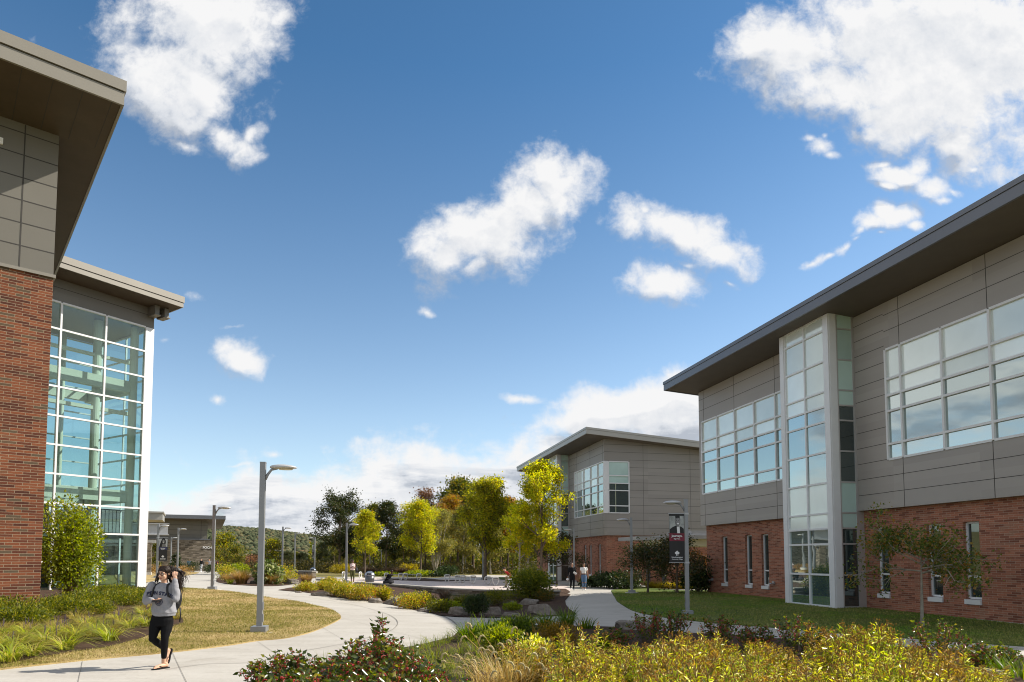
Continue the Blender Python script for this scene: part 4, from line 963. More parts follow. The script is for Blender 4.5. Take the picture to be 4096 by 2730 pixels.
def tree(name, label, cat, loc, h, cr, nleaf, leaf, mat, bark=None, trunk_h=.25, r0=None, shape='oval', lvl=2, group=None, gap=.5, kids=(3, 4), spread=.75, scale=1, rz=0, nb=11, up=.22, mat2=None, clump=None, lean=0., stemsn=1):
    # trunk with limbs leaving it at many heights; leaves sit in clumps round the limb ends, with gaps between
    t = thing(name, label, cat, loc, rz, group, scale)
    mb = MB(); tips = []; r0 = r0 or h*.016
    for sN in range(stemsn):
        la = 2*PI*sN/max(1, stemsn)+.4; ln = (lean+(.22 if stemsn > 1 else 0))
        axis = lambda z: Vector((math.sin(z*.7/h*3)*.04*h*.3+ln*z*math.cos(la), math.cos(z*.5/h*3)*.02*h*.3+ln*z*math.sin(la), z))
        zs = [-.15, .02*h, .1*h]+[h*.93*i/7 for i in range(1, 8)]; zs = sorted(set(zs))
        mb.tube([axis(z) for z in zs], [r0*(1.35 if z < .03*h else 1)*max(.1, 1-z/h*.95) for z in zs], 8)
        nbb = max(3, nb//stemsn)
        for i in range(nbb):
            f = (i+.5)/nbb; z = h*(trunk_h+(.9-trunk_h)*f)
            if shape == 'oval': w = cr*(math.sin(PI*min(1, .18+.80*f))**.8)
            elif shape == 'vase': w = cr*(.55+.45*math.sin(PI*f))
            elif shape == 'spread': w = cr*(1-.55*f)
            elif shape == 'cone': w = cr*(1.02-f)
            else: w = cr
            a = i*2.4+rnd.uniform(-.4, .4); el = {'spread': .12, 'cone': .05}.get(shape, .5)+.45*f*(shape != 'cone')
            d = Vector((math.cos(a)*math.cos(el), math.sin(a)*math.cos(el), math.sin(el)))
            branches(mb, tips, axis(z), d, max(.3, w*.62), r0*.42*(1-.6*f)+.008, lvl-1, spread, 3, up, .6, kids)
        tips.append((axis(h*.93), Vector((0, 0, 1)))); tips.append((axis(h*.86), Vector((0, 0, 1))))
    mb.build('trunk', bark or M['bark'], t, smooth=True)
    T = np.array([tuple(q[0]) for q in tips]); k = len(T)
    keep = rng.uniform(size=k) > gap*.35; T = T[keep]; k = len(T)
    cl = clump or cr*.17
    idx = rng.integers(0, k, nleaf); sz = cl*rng.uniform(.5, 1.35, k)[idx]
    g = rng.normal(size=(nleaf, 3)); P = T[idx]+g*sz[:, None]*[1, 1, .7]*.62
    ax = g*.6+rng.normal(size=g.shape)*.7+np.array([0, 0, -.15])
    L = leaf*rng.uniform(.6, 1.3, nleaf); V, Fc = leafgeo(P, ax, L, L*.42, droop=.2)
    ms = [mat]; mi = None
    if mat2 is not None:
        ms = [mat, mat2]; tk = rng.uniform(size=k) < .3; mi = np.repeat(tk[idx].astype(int), 1); mi = np.concatenate([mi, mi])
    leaf_obj('crown', V, Fc, ms, t, mi)
    return t
def boulder(label, loc, sx, sy, sz, rz=0, seed=0, group='boulders in the planting beds', tilt=0):
    bm = bmesh.new(); bmesh.ops.create_icosphere(bm, subdivisions=4, radius=1)
    r = random.Random(seed); pl = [(Vector((r.gauss(0, 1), r.gauss(0, 1), r.gauss(0, .8))).normalized(), r.uniform(.62, .9)) for _ in range(11)]+[(Vector((r.gauss(0, .2), r.gauss(0, .2), 1)).normalized(), r.uniform(.6, .75))]
    ph = [r.uniform(0, 6) for _ in range(6)]
    for v in bm.verts:
        for n, d in pl:
            e = v.co.dot(n)-d
            if e > 0: v.co -= n*e*.95
        c = v.co; v.co *= 1+.035*math.sin(5*c.x+ph[0])*math.sin(6*c.y+ph[1])+.02*math.sin(13*c.z+ph[2]+4*c.x)+.014*math.sin(21*c.x+ph[3])*math.sin(19*c.y+ph[4])
        v.co = Vector((v.co.x*sx, v.co.y*sy, v.co.z*sz+sz*.35))
    me = bpy.data.meshes.new('boulder'); bm.to_mesh(me); bm.free()
    o = link('boulder', me, M['rock']); o.location = loc; o.rotation_euler = (tilt, 0, rz); tag(o, label, 'boulder', group); return o

# --- lawn blades (stuff)
def in_poly(P, poly):
    poly = np.array([p[:2] for p in poly]); x, y = P[:, 0], P[:, 1]; ins = np.zeros(len(P), bool); j = len(poly)-1
    for i in range(len(poly)):
        xi, yi = poly[i]; xj, yj = poly[j]
        c = ((yi > y) != (yj > y)) & (x < (xj-xi)*(y-yi)/(yj-yi+1e-12)+xi); ins ^= c; j = i
    return ins
def blades_on(name, poly, dens, h, mat, maxd=36, excl=None, w=.005, bend=(.3, 1.3), near=0, falloff=True):
    A = np.array([p[:2] for p in poly]); lo, hi = A.min(0), A.max(0); lo = np.maximum(lo, [-30, 4]); hi = np.minimum(hi, [30, maxd])
    n = int(np.prod(hi-lo)*dens); P = rng.uniform(lo, hi, (n, 2)); P = P[in_poly(P, poly)]
    if excl is not None:
        P = P[~in_poly(P, excl)]
    if falloff:
        q = np.clip(11/np.maximum(P[:, 1], 1), 0, 1)**1.2; P = P[rng.uniform(size=len(P)) < q]
    u = P[:, 0]/P[:, 1]; P = P[np.abs(u) < .85]
    # patchy density
    f = np.sin(P[:, 0]*1.7+np.sin(P[:, 1]*1.1)*1.3)*np.sin(P[:, 1]*1.3+P[:, 0]*.6); P = P[rng.uniform(size=len(P)) < .72+.28*f]
    pos = np.c_[P, terr(P[:, 0], P[:, 1])+.02] if len(P) < 60000 else np.c_[P, np.concatenate([terr(p[:, 0], p[:, 1]) for p in np.array_split(P, 20)])+.02]
    k = len(pos); sc = 1+np.clip((P[:, 1]-12)/25, 0, 1)*.8
    V, Fc = bladegeo(pos, rng.uniform(0, 6.28, k), h*rng.uniform(.5, 1.3, k), rng.uniform(bend[0], bend[1], k), w*sc*rng.uniform(.6, 1.3, k), 2)
    o = link(name, np_mesh(name, V, Fc), mat); tag(o, kind='stuff'); return o
tag(blades_on('lawn_grass', LAWN_L, 2600, .055, LF['lawn_blade'], 34, BED_L, .0042), 'dry tan grass of the left lawn round the lamp post', 'grass')
tag(blades_on('lawn_grass', LAWN_R, 1500, .05, LF['lawn_green_blade'], 38, None, .007), 'shaded green grass beside the right building', 'grass')

# --- left bed
def left_bed():
    p = G(290, 2408)
    shrub('shrub', 'tall bright green shrub in front of the glass stairwell', 'shrub', at(285, 2236, 22)*[1, 1, 0]+[0, 0, .22], 1.02, 3.25, 9000, .10, LF['shrub_green'], stems=9, lumps=9, up=.1, zmin=.25)
    yl = [(30, 2475, 1.0, .75, 'dark yew at the foot of the brick wall, cut by the picture edge'), (95, 2488, .7, .5, 'small dark yew just left of the brick corner'), (215, 2452, .75, .55, 'low dark yew just right of the brick corner'), (300, 2430, .9, .6, 'spreading yew under the tall green shrub'),
          (395, 2418, .95, .6, 'middle spreading yew between the tall shrub and the dry lawn'), (490, 2412, .95, .55, 'spreading yew left of the walking woman'), (560, 2392, .95, .5, 'yellowish yew nearest the white corner of the stairwell'), (450, 2378, 1., .55, 'yellowish yew along the foot of the glass stairwell'), (350, 2448, .7, .42, 'low yew sprawling in front of the row of yews')]
    for i, (x, y, r, h, lb) in enumerate(yl):
        q = G(x, y+12); s = shrub('spreading_yew', lb, 'shrub', q, r, h*.82, 4200, .07, LF['yew'], 'spreading yews in the left bed', 6, 6, .55, .17, zmin=.02)
    dl = [(40, 2655, .46), (128, 2632, .36), (262, 2607, .44), (60, 2605, .4), (175, 2585, .42), (300, 2560, .42), (440, 2570, .48), (215, 2555, .4), (390, 2535, .42), (520, 2520, .38), (110, 2560, .4), (590, 2512, .42), (640, 2480, .4), (575, 2470, .4), (480, 2497, .38), (-30, 2620, .45), (345, 2512, .36), (20, 2562, .38)]
    dn = ['big daylily at the left picture edge by the mulch', 'small daylily between the two clumps at the lower mulch edge', 'daylily at the mulch edge below the brick corner', 'daylily behind the big one at the left picture edge', 'daylily just below the concrete footing of the brick corner', 'daylily in the middle of the lilyturf, right of the brick corner', 'largest daylily alone on the bare mulch left of the walking woman', 'daylily in front of the low yew beside the brick corner', 'daylily in front of the row of spreading yews', 'daylily between the alone standing one and the yews', 'daylily in front of the small yew left of the brick corner', 'daylily at the right end of the mulch strip beside the woman', 'daylily next to the shoulder of the walking woman', 'daylily left of the woman, in front of the yellowish yew', 'daylily near the foot of the spreading yew left of the woman', 'daylily cut off by the picture edge at the mulch', 'daylily below the tall green shrub', 'daylily at the edge of the picture in front of the dark yew']
    protos = []
    for k in range(4):
        protos.append(grass_clump('daylily', 'strap-leaved yellow green daylily clump at the mulch edge', 'plant', (0, 0, 0), .62, 95, LF['daylily'], .09, (.75, 1.5), .011, 'daylilies in the left bed', part='leaves'))
    used = set()
    for i, (x, y, s) in enumerate(dl):
        q = G(x, y); k = i % 4
        if k not in used: o = protos[k]; used.add(k); o.location = q; o.scale = (s/.42,)*3
        else: o = dup(protos[k], q, rnd.uniform(0, 6), s/.42)
        o['group'] = 'daylilies in the left bed'; o['label'] = dn[i]; o.rotation_euler.z = rnd.uniform(0, 6)
    protos = [grass_clump('lilyturf', 'fine-leaved lilyturf tuft with dull purple flower spikes', 'plant', (0, 0, 0), .38, 150, LF['liriope'], .13, (.5, 1.4), .005, 'lilyturf in the left bed', flower=(M['spike_purple'], 2)) for k in range(3)]
    n = 0; bed = smooth_poly(BED_L, 3)
    for tr in range(700):
        x, y = rnd.uniform(-60, 700), rnd.uniform(2425, 2640)
        if y > 2640-(x+60)*.20: continue
        q = G(x, y)
        if not in_poly(q[None, :2], bed)[0]: continue
        s = rnd.uniform(.75, 1.25); k = n % 3
        if n < 3: o = protos[n]; o.location = q; o.scale = (s,)*3
        else: dup(protos[k], q, rnd.uniform(0, 6), s)
        n += 1
        if n > 95: break
M['spike_purple'] = plain('spike_purple', (.10, .07, .09), .8)
left_bed()

# --- rain garden, grass bed, plaza planting
def middle_beds():
    B = 'bush clovers along the curved path'
    for (x, y, r, h, lb, red) in [(1225, 2368, .62, .62, 'pale leaved bush at the left tip of the rain garden, beside the path', 0), (1290, 2362, .6, .7, 'yellow green bush second from the left tip of the rain garden', 0), (1345, 2385, .75, 1.0, 'tallest yellow bush right below the plaza lamp post', 0), (1385, 2392, .6, .85, 'yellow bush with a few red leaves, left of the red leaved one', 0),
                               (1440, 2402, .78, .95, 'orange and red leaved bush below the end of the stone wall', 1), (1490, 2385, .4, .6, 'small yellow sprig behind the red leaved bush', 0), (1535, 2405, .42, .85, 'slim yellow bush between two boulders by the path', 0), (1652, 2438, .85, .85, 'rounded yellow bush with red lower leaves at the curve of the path', 1), (1320, 2350, .5, .8, 'brownish yellow bush left of the plaza lamp post', 0)]:
        shrub('bush', lb, 'shrub', G(x, y), r*.88, h*.74, 2600, .07, LF['bushclover'], B, 8, 6, .5, .28, red=LF['bushclover_red'] if red else None)
    for i, (x, y, w, h, d, lb) in enumerate([(1196, 2372, .34, .16, .3, 'small pale stone at the left tip of the rain garden'), (1280, 2384, .75, .3, .5, 'dark flat boulder under the pale leaved bushes'), (1503, 2412, .62, .32, .5, 'pinkish grey boulder left of the slim yellow bush'), (1572, 2420, .72, .42, .5, 'pale pinkish boulder between the slim and the rounded yellow bush'),
                                       (1695, 2448, .5, .22, .4, 'grey boulder in the shade at the bend of the path'), (1832, 2462, .72, .42, .5, 'big pale grey boulder left of the round dark evergreen'), (1975, 2462, .6, .4, .5, 'dark tilted boulder right of the round dark evergreen'), (2035, 2418, .62, .3, .6, 'dark grey boulder behind the lilies, below the stone wall'),
                                       (2118, 2420, 1.0, .42, .6, 'broad flat topped boulder in front of the big bush'), (2165, 2462, 1.05, .5, .5, 'slanting brown boulder nearest the right hand path'), (2040, 2466, .7, .22, .4, 'low flat stone at the path edge behind the lilies'), (1760, 2440, .5, .3, .4, 'grey boulder behind the small shrubs'), (2210, 2388, .45, .5, .35, 'upright stone leaning at the end of the low wall'),
                                       (1166, 2338, .95, .48, .6, 'big grey boulder at the right of the tan grasses'), (1017, 2338, .6, .32, .5, 'brown boulder between two tan grass clumps'), (2528, 2522, .9, .4, .6, 'rounded pale boulder in the shade by the right path'), (2090, 2775, 1.0, .5, .6, 'flat pale boulder under the foxtail grass'), (3990, 2700, 1.0, .5, .7, 'dark weathered boulder beyond the gold perennials')]):
        q = G(x, y); boulder(lb, q-[0, 0, .30 if y > 2690 else .05], w/2*1.12, d/2*1.1, h/1.4, rnd.uniform(-.4, .4), i+3)
    # in the shade of the rain garden
    t = grass_clump('willow_shrub', 'feathery olive green shrub leaning left in front of the stone wall', 'shrub', G(1850, 2430), 1.0, 480, LF['willow'], .3, (.5, 1.2), .012, part='foliage')
    grass_clump('willow_shrub', 'brown feathery grass behind the olive shrub, against the stone wall', 'shrub', G(1780, 2412), .95, 300, LF['purple_grass'], .2, (.3, .9), .01, part='foliage')
    shrub('willow_shrub', 'airy olive green shrub between the dark evergreen and the big bush', 'shrub', G(1985, 2425), .85, .8, 2600, .10, LF['willow'], None, 9, 6, .5, .14)
    shrub('evergreen', 'round dark evergreen beside the path in the rain garden', 'shrub', G(1905, 2468), .44, .72, 3800, .075, LF['dark_green'], None, 5, 6, .5, .14, zmin=.02)
    shrub('shrub', 'big rounded green bush at the right end of the stone wall', 'shrub', G(2122, 2402), 1.1, 1.6, 7600, .10, LF['crab_green'], None, 9, 9, .25, .34)
    for x, y, r, h, m, lb in [(1760, 2455, .42, .5, 'willow', 'small grey green shrub at the shaded bend'), (1808, 2455, .42, .42, 'shrub_green', 'small fresh green shrub left of the big grey boulder'), (2182, 2408, .5, .55, 'crab', 'low mixed shrub beside the wall end'), (1700, 2425, .6, .55, 'willow', 'sprawling olive shrub right of the rounded yellow bush'), (2050, 2445, .4, .35, 'shrub_green', 'low green tuft among the dark boulders')]:
        shrub('low_shrub', lb, 'shrub', G(x, y), r, h, 1300, .07, LF[m], None, 5, 4, .4, .3)
    # tan grasses at the left of the plaza
    for x, y, h, n, lb in [(966, 2338, 1.15, 900, 'biggest tan fountain grass, left of the tall lamp post'), (915, 2330, .8, 450, 'greenish fountain grass at the left end of the grass bed'), (1080, 2340, .95, 700, 'tan fountain grass right of the tall lamp post'), (1225, 2332, .85, 700, 'reddish fountain grass right of the big grey boulder'), (1040, 2318, 1.0, 500, 'fountain grass behind the tall lamp post')]:
        grass_clump('fountain_grass', lb, 'ornamental grass', G(x, y), h, n, LF['fountain_grass'], .28, (.25, 1.0), .010, 'fountain grasses by the path')
    grass_clump('daylily', 'bright yellow green daylily in front of the tan grasses', 'plant', G(920, 2338), .5, 90, LF['daylily'], .12, (.5, 1.2), .018, part='leaves')
    shrub('hydrangea', 'big leaved shrub glinting white in the grass bed', 'shrub', at(1075, 2236, 42)*[1, 1, 0]+[0, 0, .1], .9, 1.35, 1100, .22, LF['hydrangea'], None, 6, 5, .2, .45)
    shrub('shrub', 'yellow shrub right of the big leaved one, behind the boulder', 'shrub', at(1140, 2236, 44)*[1, 1, 0]+[0, 0, .0], 1.0, 1.25, 1700, .11, LF['bushclover'], None, 6, 5, .4, .25)
    shrub('shrub', 'orange tinged shrub at the left end of the grass bed', 'shrub', at(905, 2236, 48)*[1, 1, 0]+[0, 0, .0], .75, 1.35, 1500, .11, LF['bushclover'], None, 6, 5, .4, .25)
    # purple grass mounds behind the plaza
    for x, w, lb in [(1473, 1.35, 'leftmost of the five dark purple grass mounds'), (1511, 1.0, 'small dark grass mound second from the left'), (1556, 1.25, 'dark grass mound behind the seated man'), (1599, 1.25, 'dark grass mound fourth from the left'), (1628, 1.05, 'rightmost dark grass mound')]:
        grass_clump('fountain_grass', lb, 'ornamental grass', GD(x, 80), w, 420, LF['purple_grass'], .5, (.2, 1.1), .02, 'dark grass mounds behind the plaza')
    for x, D, r, h, m, lb in [(1793, 74, 1.3, 1.2, 'dark_green', 'dark low shrub behind the benches'), (1755, 73, 1.4, .6, 'dark_green', 'low green shrub under the many stemmed tree'), (1690, 73, 1.4, .55, 'shrub_green', 'low green shrub under the yellow maple behind the benches'), (1650, 74, 1.0, .5, 'shrub_green', 'low green shrub by the dark grass mounds'), (1540, 74, 1.2, .45, 'shrub_green', 'low green shrub under the dark grass mounds'), (1640, 82, 1.3, 1.4, 'gold_leaf', 'golden shrub behind the rightmost dark grass mound'), (1370, 86, 1.6, 1.1, 'gold_leaf', 'golden shrub behind the walker with the backpack'),
                              (2440, 46, 1.1, 1.1, 'dark_green', 'dark clipped hedge shrub at the foot of the far brick wall'), (2500, 45, 1.3, 1.2, 'dark_green', 'dark hedge shrub left of the canopy post'), (2790, 37.2, 1.0, 1.3, 'dark_green', 'dark rounded shrub at the corner of the near brick wall'), (2380, 48, .9, .8, 'dark_green', 'low dark shrub below the slim brick windows')]:
        shrub('low_shrub', lb, 'shrub', GD(x, D), r, h, 1500, .16, LF[m], None, 4, 5, .3, .35)
    i = 0
    for x, y in [(2368, 2332), (2400, 2334), (2432, 2337), (2465, 2340), (2500, 2343), (2340, 2329), (2608, 2352), (2640, 2354), (2672, 2355), (2704, 2356), (2736, 2357), (2762, 2357)]:
        near = i >= 6; i += 1
        grass_clump('gold_grass', 'arching gold grass in the clump behind the banner lamp post' if near else 'arching gold grass in the clump left of the small lamp post', 'ornamental grass', G(x, y), .75, 260, LF['gold_grass'], .45, (.4, 1.3), .014, 'gold grasses behind the banner lamp' if near else 'gold grasses below the far brick wall')
LF['crab_green'] = leafmat('crab_green', [(0, (.045, .07, .01)), (.5, (.12, .15, .018)), (1, (.27, .24, .03))], .45)
LF['hydrangea'] = leafmat('hydrangea', [(0, (.06, .09, .02)), (.6, (.16, .19, .05)), (1, (.42, .42, .25))], .4)
LF['gold_leaf'] = leafmat('gold_leaf', [(0, (.13, .12, .015)), (.5, (.27, .22, .025)), (1, (.40, .28, .03))], .45)
middle_beds()

# --- trees
def trees():
    g = 'yellow maples round the plaza'
    tree('maple_tree', 'tallest bright yellow maple, in front of the grey panelled building', 'tree', GD(2163, 49.6), 9.2, 3.0, 23000, .125, LF['yellow_bright'], None, .16, .12, 'oval', 3, g, .7, nb=16, up=.45, mat2=LF['yellow_green'], clump=.36)
    tree('maple_tree', 'narrow yellow maple left of the tallest one', 'tree', GD(2076, 50.2), 6.0, 1.7, 8500, .125, LF['yellow_bright'], M['bark_pale'], .3, .10, 'oval', 3, g, .4, nb=11, up=.35)
    tree('maple_tree', 'dense green and yellow maple beside a lamp post behind the benches', 'tree', GD(1940, 60), 8.9, 3.0, 26000, .14, LF['yellow_green'], None, .22, .14, 'oval', 3, g, .2, nb=16, up=.4, mat2=LF['maple_green'])
    tree('maple_tree', 'rounded yellow maple behind the rightmost dark grass mound', 'tree', GD(1682, 76), 7.9, 3.1, 17000, .15, LF['yellow_green'], None, .24, .13, 'oval', 3, g, .35, nb=14, up=.4, mat2=LF['yellow_bright'])
    tree('maple_tree', 'slim yellow green maple right of the plaza lamp post', 'tree', GD(1459, 66), 6.7, 1.9, 8500, .13, LF['yellow_green'], None, .25, .09, 'oval', 3, g, .5, nb=12, up=.4)
    tree('crabapple_tree', 'many stemmed olive tree behind the benches', 'tree', GD(1740, 80), 6.6, 3.0, 11000, .13, LF['woods_pale'], M['bark_pale'], .2, .10, 'vase', 3, None, .5, nb=18, stemsn=5, up=.4)
    # crabapples by the buildings
    q = G(3690, 2508)
    tree('crabapple_tree', 'small spreading crabapple before the slot windows of the near building', 'tree', q, 2.35, 2.2, 4800, .08, LF['crab_bright'], M['bark_pale'], .62, .055, 'spread', 3, 'crabapples by the buildings', .9, nb=10, up=.0, spread=.75, clump=.25)
    q = G(2708, 2374)
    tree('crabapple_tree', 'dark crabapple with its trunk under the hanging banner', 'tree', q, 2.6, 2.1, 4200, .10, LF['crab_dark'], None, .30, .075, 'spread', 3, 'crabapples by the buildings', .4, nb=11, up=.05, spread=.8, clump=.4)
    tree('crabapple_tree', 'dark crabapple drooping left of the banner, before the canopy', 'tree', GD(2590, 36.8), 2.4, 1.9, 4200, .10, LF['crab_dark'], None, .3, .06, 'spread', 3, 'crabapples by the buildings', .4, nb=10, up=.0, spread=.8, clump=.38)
    tree('crabapple_tree', 'russet crabapple in the entrance court right of the banner', 'tree', GD(2800, 44), 2.2, 1.3, 1700, .12, LF['crab_red'], None, .3, .07, 'spread', 3, 'crabapples by the buildings', .3, nb=10, up=.05, clump=.4)
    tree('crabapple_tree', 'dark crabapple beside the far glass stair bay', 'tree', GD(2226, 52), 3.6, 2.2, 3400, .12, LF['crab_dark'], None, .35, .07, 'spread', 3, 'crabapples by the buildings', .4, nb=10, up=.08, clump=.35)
    # tree shrubs by the stone building
    tree('young_tree', 'olive and yellow shrubby tree in front of the sign lettering', 'tree', GD(893, 72), 4.1, 2.1, 5200, .15, LF['woods_green'], None, .06, .08, 'oval', 3, None, .3, nb=14, up=.4, mat2=LF['yellow_green'])
    tree('young_tree', 'bushy olive tree right of the lamp post on the dry lawn', 'tree', GD(935, 70), 2.5, 2.0, 3600, .13, LF['woods_green'], None, .05, .07, 'oval', 3, None, .3, nb=12, up=.3)
    tree('young_tree', 'yellow green slender tree right of the tall lamp post, beyond the grass bed', 'tree', GD(1085, 88), 4.0, 2.1, 4200, .16, LF['woods_green'], None, .1, .09, 'oval', 3, None, .4, nb=13, up=.4, mat2=LF['yellow_green'])
    tree('young_tree', 'yellow green young tree beside the leftmost far lamp', 'tree', GD(625, 78), 3.4, 1.3, 1800, .15, LF['woods_green'], None, .1, .07, 'oval', 3, None, .4, nb=9, up=.4)
    tree('young_tree', 'small dark conical evergreen in front of the stone building', 'tree', GD(705, 86), 2.6, 1.0, 1600, .14, LF['dark_green'], None, .05, .07, 'cone', 3, None, .2, nb=12, up=.1)
    shrub('shrub', 'russet shrub mass beyond the far people', 'shrub', GD(985, 100), 3.4, 2.4, 2200, .25, LF['woods_red'], None, 5, 6, .3, .4)
    shrub('shrub', 'bright green rounded shrub right of the bushy olive tree', 'shrub', GD(955, 66), 1.5, 1.3, 1500, .14, LF['shrub_green'], None, 5, 5, .3, .35)
    for x, D, r, h, lb in [(590, 70, 1.2, .9, 'tan grasses behind the lamp with the dark banner'), (660, 72, 1.4, .9, 'tan grasses left of the far walkers'), (720, 74, 1.3, .8, 'tan grasses under the tallest far lamp'), (850, 80, 1.2, 1.0, 'dark shrub behind the far walkers'), (770, 84, 1.2, 1.3, 'dark shrub between the two left far walkers')]:
        shrub('low_shrub', lb, 'shrub', GD(x, D), r, h, 900, .2, LF['fountain_grass' if 'tan' in lb else 'dark_green'], None, 3, 4, .6, .15)
    # the wood behind
    protos = {}
    protos['oak'] = lambda **k: tree('oak_tree', k['lb'], 'tree', (0, 0, 0), 10, 4.8, 7000, .30, LF['oak_dark'], None, .22, .2, 'vase', 3, None, .75, nb=13, up=.12, spread=.8, clump=.75)
    w = 'woodland trees behind the plaza'
    spec = [('oak', 1356, 92, 9.4, 'wide dark oak at the left end of the wood'), ('oakn', 1543, 92, 9.9, 'narrow dark oak between the slim maple and the rounded maple'), ('thin', 1492, 100, 10.6, 'thin leaved tree behind the slim yellow maple'), ('thin', 1612, 96, 7.2, 'bare thin tree right of the narrow dark oak'),
            ('green', 1830, 105, 14.6, 'tall green tree top rising over the wood'), ('orange', 1800, 100, 11.2, 'orange leaved tree in the middle of the wood'), ('red', 1700, 104, 12.3, 'half bare reddish tree behind the rounded maple'), ('green', 1890, 108, 14.0, 'tall green tree behind the dense maple'), ('pale', 1760, 94, 8.6, 'pale olive tree at the edge of the wood'), ('pale', 1850, 92, 9.2, 'pale olive tree behind the dense maple'), ('orange', 2030, 100, 11.0, 'orange tinged tree behind the narrow maple'), ('green', 2000, 104, 11.4, 'green tree between the two biggest maples'), ('pale', 2110, 96, 9.8, 'olive tree behind the tallest maple'), ('green', 2200, 98, 9.0, 'green tree beside the far grey building'), ('oak', 1400, 98, 6.5, 'low dark oak behind the backpack walker'), ('oakn', 1290, 104, 4.5, 'low dark tree left of the wide oak'), ('pale', 1650, 98, 7.4, 'olive tree behind the dark grass mounds'), ('green', 1580, 102, 5.8, 'low green tree right of the narrow oak'), ('red', 1640, 108, 9.4, 'reddish thin tree behind the rounded maple'), ('pale', 1960, 90, 7.8, 'yellowish tree behind the lamp by the dense maple')]
    mk = {'oak': (10, 4.6, 13000, .21, LF['oak_dark'], None, .22, .2, 'vase', .8, 14, .12, .7), 'oakn': (10, 2.7, 11000, .20, LF['oak_dark'], None, .2, .16, 'oval', .4, 15, .3, .6), 'thin': (10, 2.1, 3400, .18, LF['woods_green'], None, .35, .11, 'oval', .9, 12, .4, .4),
          'green': (10, 3.0, 11000, .20, LF['woods_green'], None, .25, .16, 'oval', .4, 14, .3, .6), 'orange': (10, 3.0, 10000, .20, LF['woods_orange'], None, .25, .15, 'oval', .4, 13, .3, .6), 'red': (10, 2.8, 3600, .18, LF['woods_red'], None, .25, .14, 'vase', .8, 13, .3, .5), 'pale': (10, 3.0, 9500, .19, LF['woods_pale'], M['bark_pale'], .18, .12, 'oval', .5, 14, .3, .6)}
    P = {}
    def place(kind, x, D, h, lb, grp):
        q = GD(x, D); s = h/10
        if kind not in P:
            a = mk[kind]; P[kind] = tree('woodland_tree', lb, 'tree', q, a[0], a[1], a[2], a[3], a[4], a[5], a[6], a[7], a[8], 3, grp, a[9], nb=a[10], up=a[11], clump=a[12], scale=(s, s, s)); return
        o = dup(P[kind], q, rnd.uniform(0, 6.28), (s*rnd.uniform(.9, 1.15), s*rnd.uniform(.9, 1.15), s), lb, grp)
    for k, x, D, h, lb in spec: place(k, x, D, h, lb, w)
    for i in range(24):
        place(rnd.choice(['green', 'pale', 'thin', 'green', 'thin', 'pale']), 1330+i*40+rnd.uniform(-12, 12), rnd.uniform(104, 122), rnd.uniform(5.0, 8.0), 'small tree in the shaded depth of the wood behind the plaza', 'small trees deep in the wood')
    for i in range(26):
        place(rnd.choice(['green', 'oak', 'oakn', 'oak']), 930+i*17+rnd.uniform(-8, 8), rnd.uniform(118, 150), rnd.uniform(2.2, 3.5), 'dark tree of the distant belt below the wooded ridge', 'distant belt of dark trees')
    # undergrowth of the wood edge and the ridge: masses no one could count
    n = 46000; x = rng.uniform(900, 2320, n); D = rng.uniform(90, 116, n); px = (x-CX)/FOC*D
    P0 = np.stack([px, D, terr(px, D)+rng.uniform(0, 1, n)**1.8*1.7*(.25+.75*np.abs(np.sin(px*.37+np.sin(px*.11)*2)))], 1)
    V, Fc = leafgeo(P0, rng.normal(size=P0.shape)+[0, 0, .8], .26*rng.uniform(.6, 1.3, n), .08)
    tag(link('undergrowth', np_mesh('undergrowth', V, Fc), LF['undergrowth']), 'tangled undergrowth along the edge of the wood', 'undergrowth', None, 'stuff')
    n = 34000; x = rng.uniform(1240, 2340, n); D = rng.uniform(124, 150, n); px = (x-CX)/FOC*D
    hh = 3.4+1.6*np.sin(px*.31)*np.sin(px*.13+1)+.7*np.sin(px*1.3); P0 = np.stack([px, D, terr(px, D)+rng.uniform(0, 1, n)*hh], 1)
    V, Fc = leafgeo(P0, rng.normal(size=P0.shape)+[0, 0, .3], .5*rng.uniform(.6, 1.3, n), .2)
    tag(link('distant_wood', np_mesh('distant_wood', V, Fc), LF['woods_green']), 'dim depth of the wood seen between the trunks behind the plaza', 'wood', None, 'stuff')
    n = 15000; u = rng.uniform(-.75, -.24, n); D = np.sqrt(rng.uniform(330**2, 980**2, n)); X = u*D
    bm = bmesh.new(); bmesh.ops.create_icosphere(bm, subdivisions=2, radius=1); bv = np.array([v.co[:] for v in bm.verts]); bf = np.array([[v.index for v in f.verts] for f in bm.faces]); bm.free()
    Rr = np.hypot(X, D); rid = np.interp(u, [-3, -1.2, -.43, -.36, -.33, -.30, -.27, -.2, -.1, .1, .4, 3], [26, 30, 34, 31, 28.5, 26, 23, 20, 17, 14, 12, 10])
    t = np.clip((Rr-330)/470, 0, 1); t = t*t*(3-2*t); Z = -.4+rid*t*(1-.5*np.clip((Rr-900)/900, 0, 1)**2)
    s = rng.uniform(1.2, 2.4, n)
    V = np.concatenate([np.array([a*q, b*q, c+q*.5])[None]+bv*np.array([q, q, q*.9])*(1+.3*np.sin(bv*7+a)).prod(1)[:, None] for a, b, c, q in zip(X, D, Z, s)] if False else [((bv[None]*(1+.22*np.sin(bv[None]*4+X[:, None, None])))*s[:, None, None]+np.stack([X, D, Z+s*.5], 1)[:, None]).reshape(-1, 3)])
    Fc = (bf[None]+(np.arange(n)*len(bv))[:, None, None]).reshape(-1, 3)
    tag(link('hillside_wood', np_mesh('hillside_wood', V, Fc), LF['ridge']), 'wooded ridge with early autumn colour on the horizon', 'wood', None, 'stuff')
LF['maple_green'] = leafmat('maple_green', [(0, (.05, .07, .01)), (.5, (.12, .13, .014)), (1, (.24, .19, .02))], .45)
